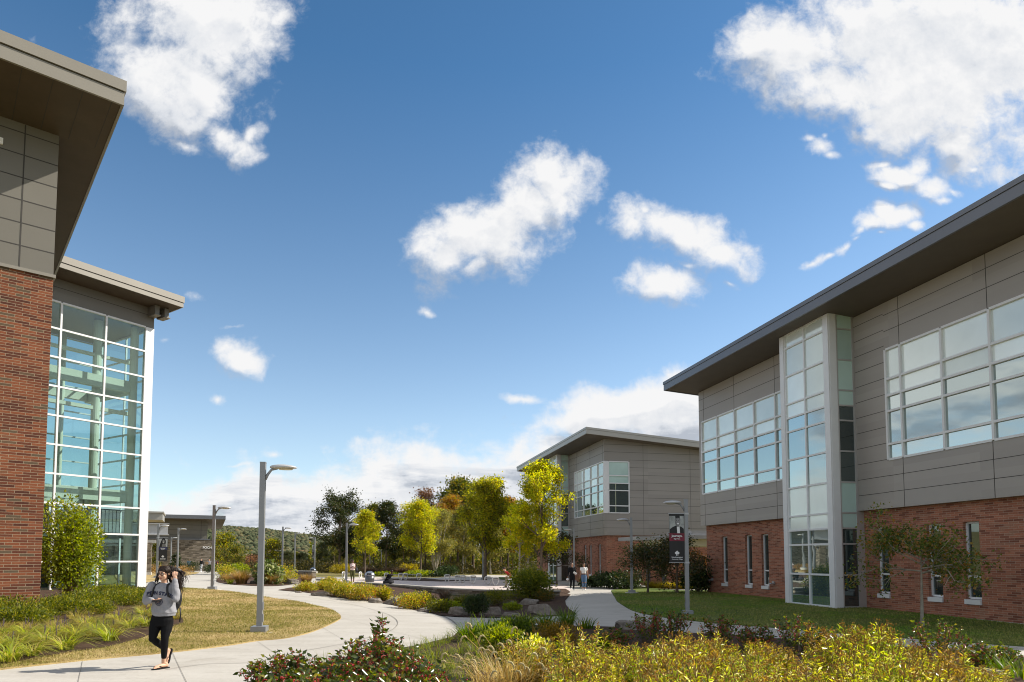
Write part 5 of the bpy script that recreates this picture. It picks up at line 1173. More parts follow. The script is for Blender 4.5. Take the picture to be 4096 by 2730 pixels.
LF['crab_dark'] = leafmat('crab_dark', [(0, (.018, .028, .008)), (.6, (.045, .055, .015)), (1, (.12, .07, .02))], .3)
LF['crab_bright'] = leafmat('crab_bright', [(0, (.05, .085, .018)), (.6, (.13, .16, .03)), (.85, (.24, .17, .045)), (1, (.36, .15, .04))], .4)  # brighter green leaves with some brown and rust
LF['crab_red'] = leafmat('crab_red', [(0, (.05, .03, .015)), (.5, (.12, .05, .02)), (1, (.18, .08, .03))], .35)
LF['undergrowth'] = leafmat('undergrowth', [(0, (.03, .035, .01)), (.5, (.07, .065, .018)), (.85, (.14, .11, .03)), (1, (.22, .15, .04))], .35)
LF['ridge'] = leafmat('ridge', [(0, (.05, .062, .032)), (.6, (.085, .095, .05)), (.92, (.12, .11, .055)), (1, (.16, .11, .055))], .1, .9, .1)
trees()
# ---------------------------------------------------------------- stone walls, benches, bins
def stone_walls():
    pts = [(1414, 2328), (1470, 2331), (1528, 2335), (1650, 2343.5), (1766, 2352), (1900, 2358), (2019, 2361), (2150, 2362), (2239, 2362)]
    P = []
    for x, y in pts:
        d = ray(x, y); s = (.07-1.7)/d[2]; P.append((CAM+d*s)[:2])
    P = smooth_poly(P, 5, False)
    w = thing('stone_wall', 'long curved stone seat wall with slab coping between plaza and rain garden', 'wall', (0, 0, 0))
    def run(name, mat, off0, off1, z0, z1, ext=0.):
        mb = MB(); Q = []
        for i, p in enumerate(P):
            d = P[min(i+1, len(P)-1)]-P[max(i-1, 0)]; d = d/np.hypot(*d); nn = np.array([-d[1], d[0]])
            e = p+d*(ext if i == len(P)-1 else (-ext if i == 0 else 0))
            Q.append((e+nn*off0, e+nn*off1))
        for (a, b), (c, d) in zip(Q[:-1], Q[1:]):
            f = lambda p, z: (p[0], p[1], z)
            mb.face([f(a, z1), f(c, z1), f(d, z1), f(b, z1)]); mb.face([f(a, z0), f(c, z0), f(c, z1), f(a, z1)]); mb.face([f(b, z1), f(d, z1), f(d, z0), f(b, z0)]); mb.face([f(b, z0), f(d, z0), f(c, z0), f(a, z0)])
        for (a, b) in (Q[0], Q[-1]): mb.face([(a[0], a[1], z0), (a[0], a[1], z1), (b[0], b[1], z1), (b[0], b[1], z0)])
        return mb.build(name, mat, w, fix=True)
    run('stone_face', M['wall_stone'], .04, .46, -1.1, -.01); run('coping', M['cap_stone'], 0., .52, -.01, .07, .05)
    for x0, x1, D, zt, lb in [(1185, 1258, 63, .62, 'short stone wall with slab top beside the plaza, behind the big grey boulder'), (1276, 1335, 55, .12, 'low stone seat wall end left of the plaza lamp post')]:
        a, b = at(x0, 2236, D), at(x1, 2236, D-2); c = (a+b)/2; L = np.hypot(*(b-a)[:2]); t = thing('stone_wall', lb, 'wall', (c[0], c[1], 0), math.atan2(b[1]-a[1], b[0]-a[0]))
        mb = MB(); mb.box(-L/2, L/2, -.2, .2, -.8, zt-.08); mb.build('stone_face', M['wall_stone_short'], t); mb = MB(); mb.box(-L/2-.06, L/2+.06, -.26, .26, zt-.08, zt); mb.build('coping', M['cap_stone'], t)
def polar_wallmat(name, stops, dark):
    m, nt, out = newmat(name); tc = node(nt, 'ShaderNodeTexCoord'); s = node(nt, 'ShaderNodeSeparateXYZ', {0: tc.outputs['Object']})
    # the wall curves: lay the courses along x+y so that no stretch of it runs across the pattern
    a = node(nt, 'ShaderNodeMath', {0: s.outputs[0], 1: s.outputs[1]}, operation='SUBTRACT'); cb = node(nt, 'ShaderNodeCombineXYZ', {0: a.outputs[0], 1: s.outputs[2]})
    b = node(nt, 'ShaderNodeTexBrick', {'Vector': cb.outputs[0], 'Color1': (0, 0, 0, 1), 'Color2': (1, 1, 1, 1), 'Scale': 1., 'Mortar Size': .008, 'Mortar Smooth': .2, 'Brick Width': .62, 'Row Height': .095}); b.offset = .38
    n = node(nt, 'ShaderNodeTexNoise', {'Vector': tc.outputs['Object'], 'Scale': 9., 'Detail': 5.})
    f = node(nt, 'ShaderNodeMix', {'Factor': .35}, data_type='FLOAT'); nt.links.new(b.outputs['Color'], f.inputs[2]); nt.links.new(n.outputs[0], f.inputs[3])
    mm = node(nt, 'ShaderNodeMix', {'Factor': b.outputs['Fac']}, data_type='RGBA'); nt.links.new(ramp(nt, f.outputs[0], stops), mm.inputs[6]); mm.inputs[7].default_value = c4(dark)
    bp = node(nt, 'ShaderNodeBump', {'Strength': 1., 'Distance': .02, 'Height': b.outputs['Fac']}, invert=True)
    p = node(nt, 'ShaderNodeBsdfPrincipled', {'Base Color': mm.outputs[2], 'Roughness': .9, 'Specular IOR Level': .2, 'Normal': bp.outputs[0]}); nt.links.new(p.outputs[0], out.inputs[0]); return m
M['wall_stone'] = polar_wallmat('wall_stone', [(.2, (.12, .095, .065)), (.5, (.22, .185, .14)), (.8, (.30, .26, .21))], (.05, .04, .03))
M['wall_stone_short'] = M['wall_stone']  # short walls share the same stone
M['cap_stone'] = plain('cap_stone', (.30, .285, .255), .8, 0, .3, var=.15, vscale=2.5)
stone_walls()
M['bench_metal'] = plain('bench_metal', (.74, .72, .68), .4, .15, .5)
M['bench_slab'] = plain('bench_slab', (.26, .24, .22), .7)
def bench(label, c, yaw, L=1.7):
    t = thing('bench', label, 'bench', c, yaw, 'hoop ended benches on the plaza')
    for sx in (-1, 1):
        mb = MB(); pts = []
        prof = [(-.235, .50), (-.245, .40), (-.20, .24), (-.13, .10), (-.08, .03), (0, .015), (.08, .03), (.13, .10), (.20, .24), (.245, .40), (.235, .50), (.19, .56), (0, .575), (-.19, .56), (-.235, .50)]
        mb.tube([(sx*L/2, y, z) for y, z in prof], .042, 6, cap=False); mb.tube([(sx*L/2, -.22, .44), (sx*L/2, .22, .44)], .028, 6)
        mb.build('hoop_leg', M['bench_metal'], t, smooth=True)
    mb = MB(); mb.box(-L/2-.05, L/2+.05, -.2, .2, .455, .50); mb.build('seat', M['bench_slab'], t)
for x0, x1, y, yaw, lb in [(1375, 1442, 2317.5, 15, 'bench behind the backpack walker, leftmost on the plaza'), (1551, 1598, 2322, 35, 'bench just behind the seated man in black'), (1621, 1677, 2323, 40, 'bench below the rounded yellow maple'), (1787, 1832, 2330, 56, 'bench in front of the dark low shrub'), (1850, 1893, 2332, 58, 'bench next to the dense maple, on its left'), (1951, 1983, 2339, 69, 'bench at the foot of the dense maple, seen end on')]:
    D = 1.87*FOC/(y-HOR); q = GD((x0+x1)/2, D); bench(lb, q+[0, 0, .012], R(-yaw) if x0 < 1700 else R(-yaw))
q = GD(2062, 45.6); bench('bench under the man in red, half hidden by the big bush', q, R(70), 1.6)
M['bin_metal'] = plain('bin_metal', (.10, .10, .105), .3, .6, .5)
M['bin_dome'] = plain('bin_dome', (.30, .32, .36), .22, .7, .5)
def bin_(label, c, r, h):
    t = thing('litter_bin', label, 'bin', c, 0, 'domed litter bins')
    mb = MB(); mb.rings([(0, 0, 0, r*.86, r*.86), (0, 0, h*.05, r*.9, r*.9), (0, 0, h*.60, r*.96, r*.96)], 20); mb.build('body', M['bin_metal'], t, True)
    mb = MB(); mb.rings([(0, 0, h*.60, r, r), (0, 0, h*.66, r*1.04, r*1.04), (0, 0, h*.70, r, r), (0, 0, h*.80, r*.88, r*.88), (0, 0, h*.90, r*.66, r*.66), (0, 0, h*.97, r*.36, r*.36), (0, 0, h, r*.05, r*.05)], 20); mb.build('dome_lid', M['bin_dome'], t, True)
    mb = MB(); mb.box(-.16, .16, -r*1.01, -r*.7, h*.66, h*.80); mb.build('flap', M['black'], t)
bin_('domed dark litter bin on the plaza beside the seated man', GD(1480, 52.8), .38, .86)
bin_('domed dark litter bin at the short stone wall, below the pale banner', GD(1253, 64.5), .30, .95)

# ---------------------------------------------------------------- lamp posts and banners
def lamp_proto():
    t = thing('street_lamp', 'lamp', 'lamp post', (0, 0, 0), 0, 'square grey lamp posts')
    w = .062
    mb = MB(); mb.box(-w, w, -w, w, .14, 4.0); mb.box(-w-.004, w+.004, -w-.004, w+.004, 3.985, 4.01); mb.build('pole', M['pole'], t)
    mb = MB(); mb.box(-.17, .17, -.17, .17, .0, .15); b = mb.build('base_cover', M['pole'], t)
    mb = MB(); mb.rings([(0, 0, -.2, .36, .36), (0, 0, .02, .36, .36)], 24); mb.build('footing', M['concrete_pad'], t)
    mb = MB(); mb.tube([(w-.01, 0, 3.60), (w+.05, 0, 3.72), (w+.13, 0, 3.83), (w+.26, 0, 3.88)], [.04, .032, .03, .045], 8, flat=.8); mb.build('arm', M['pole'], t, True)
    mb = MB(); pr = [(.16, .035, .035), (.22, .08, .06), (.34, .13, .078), (.48, .17, .080), (.62, .165, .066), (.72, .12, .045), (.78, .02, .015)]
    n = 12; b = len(mb.v)
    for x, ry, rz in pr:
        for k in range(n):
            a = 2*PI*k/n; z = math.sin(a)*rz; mb.v.append((x, math.cos(a)*ry, 3.885+(z if z > 0 else z*.45)))
    for i in range(len(pr)-1):
        for k in range(n): mb.f.append((i*n+k, i*n+(k+1) % n, (i+1)*n+(k+1) % n, (i+1)*n+k)); mb.m.append(0)
    mb.f.append(tuple(range(n))[::-1]); mb.m.append(0); mb.f.append(tuple((len(pr)-1)*n+k for k in range(n))); mb.m.append(0)
    h = mb.build('lamp_head', M['lamp_grey'], t, True, fix=True)
    mb = MB(); mb.rings([(.52, 0, 3.835, .15, .10), (.52, 0, 3.856, .17, .115)], 14); mb.build('lens', M['lens'], h)
    for z in (.34, .62):
        mb = MB(); mb.box(w-.005, w+.022, -.035, .035, z-.09, z+.09); mb.build('access_box', M['pole'], t)
    return t
M['lamp_grey'] = plain('lamp_grey', (.50, .50, .50), .35, .2, .5)
LP = lamp_proto(); _first = [True]
def lamp(label, loc, rz):
    if _first[0]: _first[0] = False; o = LP; o.location = loc; o.rotation_euler.z = rz; o['label'] = label; return o
    return dup(LP, loc, rz, None, label)
def lampD(x, top, D): p = at(x, top, D); return np.array([p[0], p[1], p[2]-4.0])
lamp('tallest nearest lamp post, standing in the dry lawn', lampD(1053, 1851, 16.1), R(8))
lamp('lamp post at the edge of the dry lawn by the path fork', lampD(858, 2023, 32.5), R(5))
lamp('lamp post on the plaza beside the backpack walker', lampD(1388, 2093, 46), R(5))
L4 = lampD(2743, 1999, 23.8); lamp('lamp post carrying the portrait banner on the green lawn', L4, R(178))
lamp('lamp post at the sunlit tip of the green lawn', lampD(2524, 2072, 36.5), R(180))
lamp('lamp post right behind the two women walking', lampD(2295, 2115, 50.8), R(180))
L7 = lampD(634, 2098, 51.2); lamp('lamp post carrying the black banner near the glass stairwell', L7, R(5))
for x, y, D, a, lb in [(686, 2149, 89, 0, 'short far lamp post between the black banner and the tallest far lamp'), (714, 2113, 65.4, 0, 'tallest of the far lamp posts before the stone building'), (672, 2180, 130, 0, 'smallest lamp post before the stone building'), (1132, 2108, 62, 5, 'lamp post beyond the grass bed, left of a pair'), (1181, 2131, 72, 5, 'lamp post beyond the grass bed, right of a pair'),
                       (1110, 2201, 128, 0, 'distant lamp post with a head on each side'), (1483, 2204, 124, 180, 'small lamp post in front of the wood, left of a pair'), (1526, 2199, 112, 180, 'small lamp post in front of the wood, right of a pair'), (1862, 2202, 120, 180, 'thin lamp post in the meadow below the dense maple'), (1932, 2140, 61, 185, 'lamp post close beside the trunk of the dense maple'), (1025, 2221, 160, 0, 'faintest lamp post, beyond the dark walker')]:
    lamp(lb, lampD(x, y, D), R(a))
L13 = lampD(1260, 2150, 80); lamp('lamp post carrying the pale banner behind the litter bin', L13, R(178))
def doublehead():
    for o in bpy.data.objects:
        if o.get('label', '').startswith('distant lamp post with a head'):
            for ch in list(o.children):
                if ch.name.startswith(('arm', 'lamp_head')):
                    c = ch.copy(); COL.objects.link(c); c.parent = o; c.rotation_euler = (0, 0, PI)
                    for gch in ch.children: g2 = gch.copy(); COL.objects.link(g2); g2.parent = c
doublehead()
M['banner_dark'] = plain('banner_dark', (.030, .029, .030), .55, 0, .3)
M['print_black'] = plain('print_black', (.012, .012, .013), .6)
M['print_grey'] = plain('print_grey', (.36, .38, .365), .6, var=.5, vscale=3)
M['print_maroon'] = plain('print_maroon', (.17, .012, .03), .6, var=.5, vscale=6)
M['print_face'] = plain('print_face', (.17, .17, .17), .6, var=.25, vscale=12)
M['print_light'] = plain('print_light', (.50, .50, .50), .6)
M['print_cheek'] = plain('print_cheek', (.26, .26, .26), .6)
M['print_white'] = plain('print_white', (.78, .78, .78), .6)
M['print_pale'] = plain('print_pale', (.45, .47, .48), .6)
M['print_blue'] = plain('print_blue', (.03, .035, .10), .6)
def banner(label, loc, rz, side, scheme, head, sub, W=.53, H=1.70, zt=3.50, lines=True):
    # local x across the cloth, -y is the printed face; bowed a little by the wind
    t = thing('banner', label, 'banner', loc, rz)
    cx = side*(.075+W/2)
    bow = lambda u, v: -.03*math.sin(v*PI)*(1-u*side)*.5
    def patch(mb, poly, lift, m=0, n=1):
        mb.face([(cx+u*W/2, bow(u, v)-lift, zt-v*H) for u, v in poly], m)
    mb = MB(); k = 12
    for i in range(k):
        v0, v1 = i/k, (i+1)/k
        for s2 in (1, -1):
            q = [(-1, v0), (-1, v1), (1, v1), (1, v0)]
            if s2 < 0: q = q[::-1]
            mb.face([(cx+u*W/2, bow(u, v)+(0 if s2 > 0 else .008), zt-v*H) for u, v in q])
    cl = mb.build('cloth', M[scheme['bg']], t)
    P = MB()
    def rect(u0, u1, v0, v1, m, lift):
        n = max(1, int((v1-v0)*14))
        for i in range(n):
            a, b = v0+(v1-v0)*i/n, v0+(v1-v0)*(i+1)/n; patch(P, [(u0, a), (u0, b), (u1, b), (u1, a)], lift, m)
    def oval(u, v, ru, rv, m, lift, n=18): patch(P, [(u+ru*math.cos(2*PI*i/n), v-rv*math.sin(2*PI*i/n)) for i in range(n)][::1], lift, m)
    rect(-1, 1, .0, .04, 0, .003)
    rect(-.97, .97, .045, .40, scheme['photo'], .003)
    if scheme['suit']:
        patch(P, [(-.95, .40), (.95, .40), (.92, .31), (.62, .27), (.2, .245), (-.15, .245), (-.6, .28), (-.93, .32)][::1], .005, 2)
        patch(P, [(.05, .40), (.42, .40), (.36, .26), (.0, .25)], .007, 4); patch(P, [(.18, .40), (.32, .40), (.30, .28), (.2, .275)], .009, 5)
        oval(.12, .155, .36, .105, 3, .008); oval(.12, .125, .37, .085, 3, .0075); rect(.0, .28, .24, .268, 3, .0078)
        oval(.18, .15, .22, .07, 10, .010); oval(.16, .205, .15, .013, 4, .012); oval(.0, .135, .05, .008, 2, .012); oval(.27, .135, .05, .008, 2, .012); oval(.15, .165, .05, .014, 3, .0125); oval(.12, .065, .33, .03, 0, .010)
        rect(-1, 1, .40, .56, 1, .004)
    else:
        oval(.05, .20, .55, .17, 0, .005); oval(.05, .17, .28, .085, 3, .008); oval(.1, .17, .18, .06, 10, .010); oval(.08, .205, .12, .012, 4, .012); patch(P, [(-.6, .40), (.75, .40), (.55, .29), (.2, .26), (-.15, .28)], .007, 3); patch(P, [(-.9, .40), (-.3, .40), (-.2, .18), (-.5, .14)], .0085, 0)
        rect(-1, 1, .41, .52, 6, .004)
    # emblem: a diamond with an arch cut in it
    patch(P, [(0, .755), (-.34, .805), (-.17, .83), (0, .80), (.17, .83), (.34, .805)], .006, 5)
    patch(P, [(-.14, .86), (.14, .86), (.14, .82), (0, .795), (-.14, .82)], .007, 5); patch(P, [(-.055, .862), (.055, .862), (.055, .83), (-.055, .83)], .009, 0)
    P.build('print', [M['print_black'], M['print_maroon'], M['print_black'], M['print_face'], M['print_white'], M['print_white'], M['print_blue'], M['print_light'], M['print_grey'], M['print_pale'], M['print_cheek']], cl)
    for s2, sz, v, b in ((head, .105, .475, .003), (sub, .05, .525, .0015), ('Northampton', .072, .905, .0012), ('Community College', .048, .94, .0008)):
        if not s2: continue
        me = text_mesh(s2, sz, b, .001, .97); xs = [p.co.x for p in me.vertices]; wd = max(xs)-min(xs); sc = min(1, W*.88/wd)
        o = link('lettering', me, M['print_white'], cl); o.rotation_euler = (R(90), 0, 0); o.scale = (sc, sc, 1); o.location = (cx, bow(0, v)-.016, zt-v*H)
    mb = MB()
    for v in (0, 1): mb.tube([(side*.05, .004, zt-v*H), (side*(.075+W+.02), .004, zt-v*H)], .012, 6); mb.box(-.075, .075, -.075, .075, zt-v*H-.03, zt-v*H+.03)
    mb.build('bracket', M['steel'], t)
banner('portrait banner of a smiling man in a suit, lettered Journeys, over the green lawn', L4, R(4), -1, dict(bg='banner_dark', photo=8, suit=True), 'Journeys.', 'Begin Here.')
banner('black banner lettered Success with a dim portrait, near the glass stairwell', L7, R(6), 1, dict(bg='banner_dark', photo=9, suit=False), 'Success.', 'Begin Here.', .62, 1.75, 3.0)
banner('pale topped banner seen aslant behind the litter bin', L13, R(-50), -1, dict(bg='banner_dark', photo=4, suit=False), 'Success.', '', .62, 1.75, 3.2)
# ---------------------------------------------------------------- people
def fuse(mb, voxel, smooth=3, name='body'):
    me = mb.mesh('tmp'); o = bpy.data.objects.new('tmp', me); COL.objects.link(o)
    m = o.modifiers.new('r', 'REMESH'); m.mode = 'VOXEL'; m.voxel_size = voxel; m.use_smooth_shade = True
    if smooth: s = o.modifiers.new('s', 'SMOOTH'); s.factor = .5; s.iterations = smooth
    dg = bpy.context.evaluated_depsgraph_get(); r = bpy.data.meshes.new_from_object(o.evaluated_get(dg)); r.name = name
    bpy.data.objects.remove(o); bpy.data.meshes.remove(me); r.materials.clear(); return r
def limb(mb, pts, rad, n=10):
    mb.tube(pts, rad, n)
    for p, r in zip(pts, rad): mb.ell(p, r*.98, 10, 8)
def hand(mb, w, d, nrm, side, curl=.5, s=1.):
    w = Vector(w); d = Vector(d).normalized(); nrm = Vector(nrm); nrm = (nrm-d*nrm.dot(d)).normalized(); r = d.cross(nrm)
    mb.ell(w+d*.045*s, (.038*s, .052*s, .017*s), 10, 8, rot=Matrix((r, d, nrm)).transposed())
    for off, L in ((-.030, .062), (-.011, .076), (.010, .080), (.029, .070)):
        off = off*side; p = w+d*.085*s+r*off*s; pts = [p]; a = 0
        for k, f in enumerate((.42, .33, .25)):
            a += curl*(.35, .75, .6)[k]; p = p+(d*math.cos(a)+nrm*math.sin(a)+r*off*1.5)*L*f*s*1.0; pts.append(p)
        mb.tube(pts, [.0095*s, .009*s, .0082*s, .007*s], 7); [mb.ell(q, .0085*s, 6, 5) for q in pts[1:]]
    p = w+d*.02*s+r*side*.030*s; v = (d*.65+r*side*.65+nrm*.35).normalized(); v2 = (d*.85+r*side*.1+nrm*.5).normalized()
    mb.tube([p, p+v*.035*s, p+v*.035*s+v2*.03*s], [.012*s, .0105*s, .008*s], 7); mb.ell(p+v*.035*s+v2*.03*s, .008*s, 6, 5)
def head_geo(mb, c, fw, s=1.):
    # skull, jaw, nose, brow and ears; fw is the way the face looks
    c = Vector(c); fw = Vector(fw).normalized(); up = (Vector((0, 0, 1))-fw*fw.z).normalized(); rt = fw.cross(up); Rm = Matrix((rt, fw, up)).transposed()
    P = lambda x, y, z: c+rt*x*s+fw*y*s+up*z*s
    mb.ell(P(0, -.008, .02), (.073*s, .092*s, .090*s), 16, 12, rot=Rm); mb.ell(P(0, .022, -.045), (.056*s, .062*s, .062*s), 14, 10, rot=Rm); mb.ell(P(0, .058, -.083), (.026*s, .024*s, .020*s), 10, 8, rot=Rm)
    mb.tube([P(0, .082, .012), P(0, .098, -.012), P(0, .104, -.028)], [.008*s, .011*s, .014*s], 8); mb.ell(P(0, .098, -.030), (.017*s, .012*s, .010*s), 8, 6, rot=Rm)
    for k in (-1, 1):
        mb.ell(P(.076*k, -.012, -.005), (.010*s, .020*s, .030*s), 8, 8, rot=Rm); mb.ell(P(.03*k, .070, .022), (.026*s, .014*s, .009*s), 8, 6, rot=Rm); mb.ell(P(.036*k, .055, -.030), (.024*s, .026*s, .022*s), 8, 6, rot=Rm)
    return P, Rm
def face_bits(P, Rm, parent, s=1.):
    mb = MB()
    for k in (-1, 1): mb.ell(P(.031*k, .072, .004), (.014*s, .010*s, .0075*s), 8, 6, rot=Rm)
    e = mb.build('eyes', M['white'], parent, True); mb = MB()
    for k in (-1, 1):
        mb.ell(P(.031*k, .0795, .004), (.0062*s, .004*s, .0062*s), 8, 6, rot=Rm); mb.tube([P(.012*k, .084, .026), P(.032*k, .083, .032), P(.052*k, .072, .024)], .0035*s, 5)
    mb.build('irises_and_brows', M['hair'], parent, True)
    mb = MB(); mb.ell(P(0, .083, -.056), (.022*s, .010*s, .0045*s), 8, 6, rot=Rm); mb.ell(P(0, .082, -.065), (.018*s, .010*s, .005*s), 8, 6, rot=Rm); mb.build('lips', M['lips'], parent, True)
M['lips'] = plain('lips', (.42, .14, .12), .45)
def ik(a, b, l1, l2, pole):
    a, b = Vector(a), Vector(b); v = b-a; d = min(v.length, (l1+l2)*.999); u = v.normalized(); x = (l1*l1-l2*l2+d*d)/(2*d); h = math.sqrt(max(0, l1*l1-x*x)); p = Vector(pole); p = (p-u*p.dot(u)).normalized()
    return a+u*x+p*h, a+u*d
def person(label, loc, rz, h=1.65, stride=.3, sitting=False, hands=None, look=(0, -1, -.08), lean=0., top=None, bottom=None, shoes=None, skin='skin_mid', hair='hair_brown', hairlen=0, sleeve=1., top_z0=.92, leg_z=.12, slim=1., seat=.47, voxel=.011, phase=1, group=None):
    # local frame: -y is forward, +x the person's own left; built 1.65 m tall, then scaled
    s = h/1.65; t = thing('person', label, 'person', loc, rz, group, s)
    V = Vector; hz = .88 if not sitting else seat/s+.09
    hip = V((0, 0 if not sitting else .0, hz)); ch = V((0, -lean, hz+.34*math.cos(lean))); neck = V((0, -lean*1.55, hz+.53*math.cos(lean)**.7)); hd = V((0, -lean*1.85-.015, neck.z+.145-.05*lean))
    A = {}
    for k in (-1, 1):
        sh = V((.165*k*slim, neck.y+.02, neck.z-.055)); A[k, 'sh'] = sh
        hp = V((.085*k, hip.y, hip.z)); st = stride/2*k*phase
        if sitting: kn = V((.11*k, -.42, hz-.02)); an = V((.11*k, -.46-.03*k, .08))
        else:
            an = V((.075*k, -st, .085+max(0, -st*k*phase*0)+(.05 if st < -.05 else 0))); kn, an = ik(hp, an, .42, .41, (0, -1, 0))
        A[k, 'leg'] = (hp, kn, an)
        tg = V((hands or {}).get(k, (.235*k, .03-st*.6, hz-.02))); el, wr = ik(sh, tg, .28, .245, (.35*k, .8, -.35)); A[k, 'arm'] = (sh, el, wr)
    mb = MB(); P, Rm = head_geo(mb, hd, look)
    limb(mb, [neck-V((0, 0, .06)), hd-V((0, -.015, .06))], [.052, .047])
    mb.rings([(hip.x, hip.y, hz-.08, .13*slim, .095), (0, hip.y*.9+ch.y*.1, hz+.02, .145*slim, .10), (0, ch.y*.5, hz+.15, .118*slim, .088), (0, ch.y, hz+.34*math.cos(lean), .148*slim, .10), (0, neck.y, neck.z-.05, .12*slim, .075), (0, neck.y, neck.z+.0, .055, .05)])
    for k in (-1, 1):
        sh, el, wr = A[k, 'arm']; limb(mb, [sh, el, wr], [.046*slim, .037, .026]); d = (wr-el).normalized(); hand(mb, wr, d, V((-k*.7, -.5, .2)), -k, .55)
        hp, kn, an = A[k, 'leg']; limb(mb, [hp, (hp+kn)/2, kn, kn+(an-kn)*.3, an], [.082*slim, .072*slim, .052, .050, .034]); mb.ell(an+V((0, -.06, -.045)), (.042, .12, .036), 10, 8)
    bo = link('body', fuse(mb, voxel, 2), M[skin], t); face_bits(P, Rm, bo)
    # clothes follow the body and end at neckline, cuffs, waist and hems
    mb = MB(); z0 = hz+(top_z0-.88)
    prof = [(0, ch.y*.2, z0, .150*slim, .112), (0, ch.y*.5, max(z0+.04, hz+.15), .138*slim, .106), (0, ch.y, hz+.34*math.cos(lean), .165*slim, .118), (0, neck.y, neck.z-.07, .155*slim, .092), (0, neck.y, neck.z-.03, .115*slim, .075), (0, neck.y, neck.z-.008, .068, .062)]
    mb.rings(prof)
    for k in (-1, 1):
        sh, el, wr = A[k, 'arm']
        if sleeve > .55: q = el+(wr-el)*(sleeve-.5)*2*.95; limb(mb, [sh, el, q], [.053*slim, .047, .038])
        elif sleeve > 0: q = sh+(el-sh)*sleeve*2; limb(mb, [sh, q], [.054*slim, .052])
    link('shirt', fuse(mb, voxel, 2), top, bo)
    mb = MB(); mb.rings([(0, hip.y, hz-.10, .145*slim, .112), (0, hip.y, hz+.02, .158*slim, .115), (0, ch.y*.25, hz+.10, .138*slim, .102)])
    for k in (-1, 1):
        hp, kn, an = A[k, 'leg']; f = max(.02, min(1, (an.z-leg_z+.0)/(an.z-kn.z))) if not sitting and kn.z > leg_z else 1
        if leg_z < kn.z or sitting: e = kn+(an-kn)*((kn.z-leg_z)/(kn.z-an.z) if not sitting else .9); limb(mb, [hp, (hp+kn)/2, kn, kn+(e-kn)*.4, e], [.094*slim, .083*slim, .063, .058, .048])
        else: e = hp+(kn-hp)*((hp.z-leg_z)/(hp.z-kn.z)); limb(mb, [hp, e], [.095*slim, .075])
    link('trousers', fuse(mb, voxel, 2), bottom, bo)
    mb = MB()
    for k in (-1, 1):
        an = A[k, 'leg'][2]; mb.ell(an+V((0, -.065, -.042)), (.050, .135, .044), 12, 8); mb.ell(an+V((0, .015, -.02)), (.046, .055, .06), 10, 8)
    link('shoes', fuse(mb, .012, 1), shoes or M['white'], bo)
    mb = MB(); mb.ell(P(0, -.022, .034), (.084, .094, .090), 14, 10, rot=Rm)
    if hairlen: mb.ell(P(0, -.055, -.03-hairlen*.35), (.088, .05, .06+hairlen*.5), 12, 9, rot=Rm)
    link('hair', fuse(mb, .009, 2), M[hair], bo)
    return t, A, P
CL = {}
for k, c in dict(black=(.012, .012, .014), charcoal=(.04, .04, .045), white=(.78, .77, .76), pink=(.72, .55, .52), olive=(.085, .085, .03), denim=(.11, .18, .30), blue_shirt=(.13, .20, .32), navy=(.02, .03, .06), grey_shirt=(.42, .41, .44), pale_trouser=(.62, .62, .66), red=(.36, .03, .03), maroon=(.12, .03, .05), tan_short=(.30, .24, .16)).items():
    CL[k] = plain('cloth_'+k, c, .85, 0, .15, var=.12, vscale=18)
def simple_bag(name, label, cat, loc, rz, r, mat, handle=True):
    t = thing(name, label, cat, loc, rz); mb = MB(); mb.ell((0, 0, r[2]), r, 12, 9); mb.ell((0, -r[1]*.8, r[2]*.8), (r[0]*.7, r[1]*.5, r[2]*.6), 10, 8); mb.build('bag_body', mat, t, True)
    if handle: mb = MB(); mb.tube([(-r[0]*.5, 0, r[2]*1.8), (-r[0]*.3, 0, r[2]*2.5), (r[0]*.3, 0, r[2]*2.5), (r[0]*.5, 0, r[2]*1.8)], .014, 6); mb.build('handle', mat, t, True)
    return t
def world_of(t, p): q = Matrix.Rotation(t.rotation_euler.z, 3, 'Z')@(Vector(p)*t.scale[0]); return q+t.location
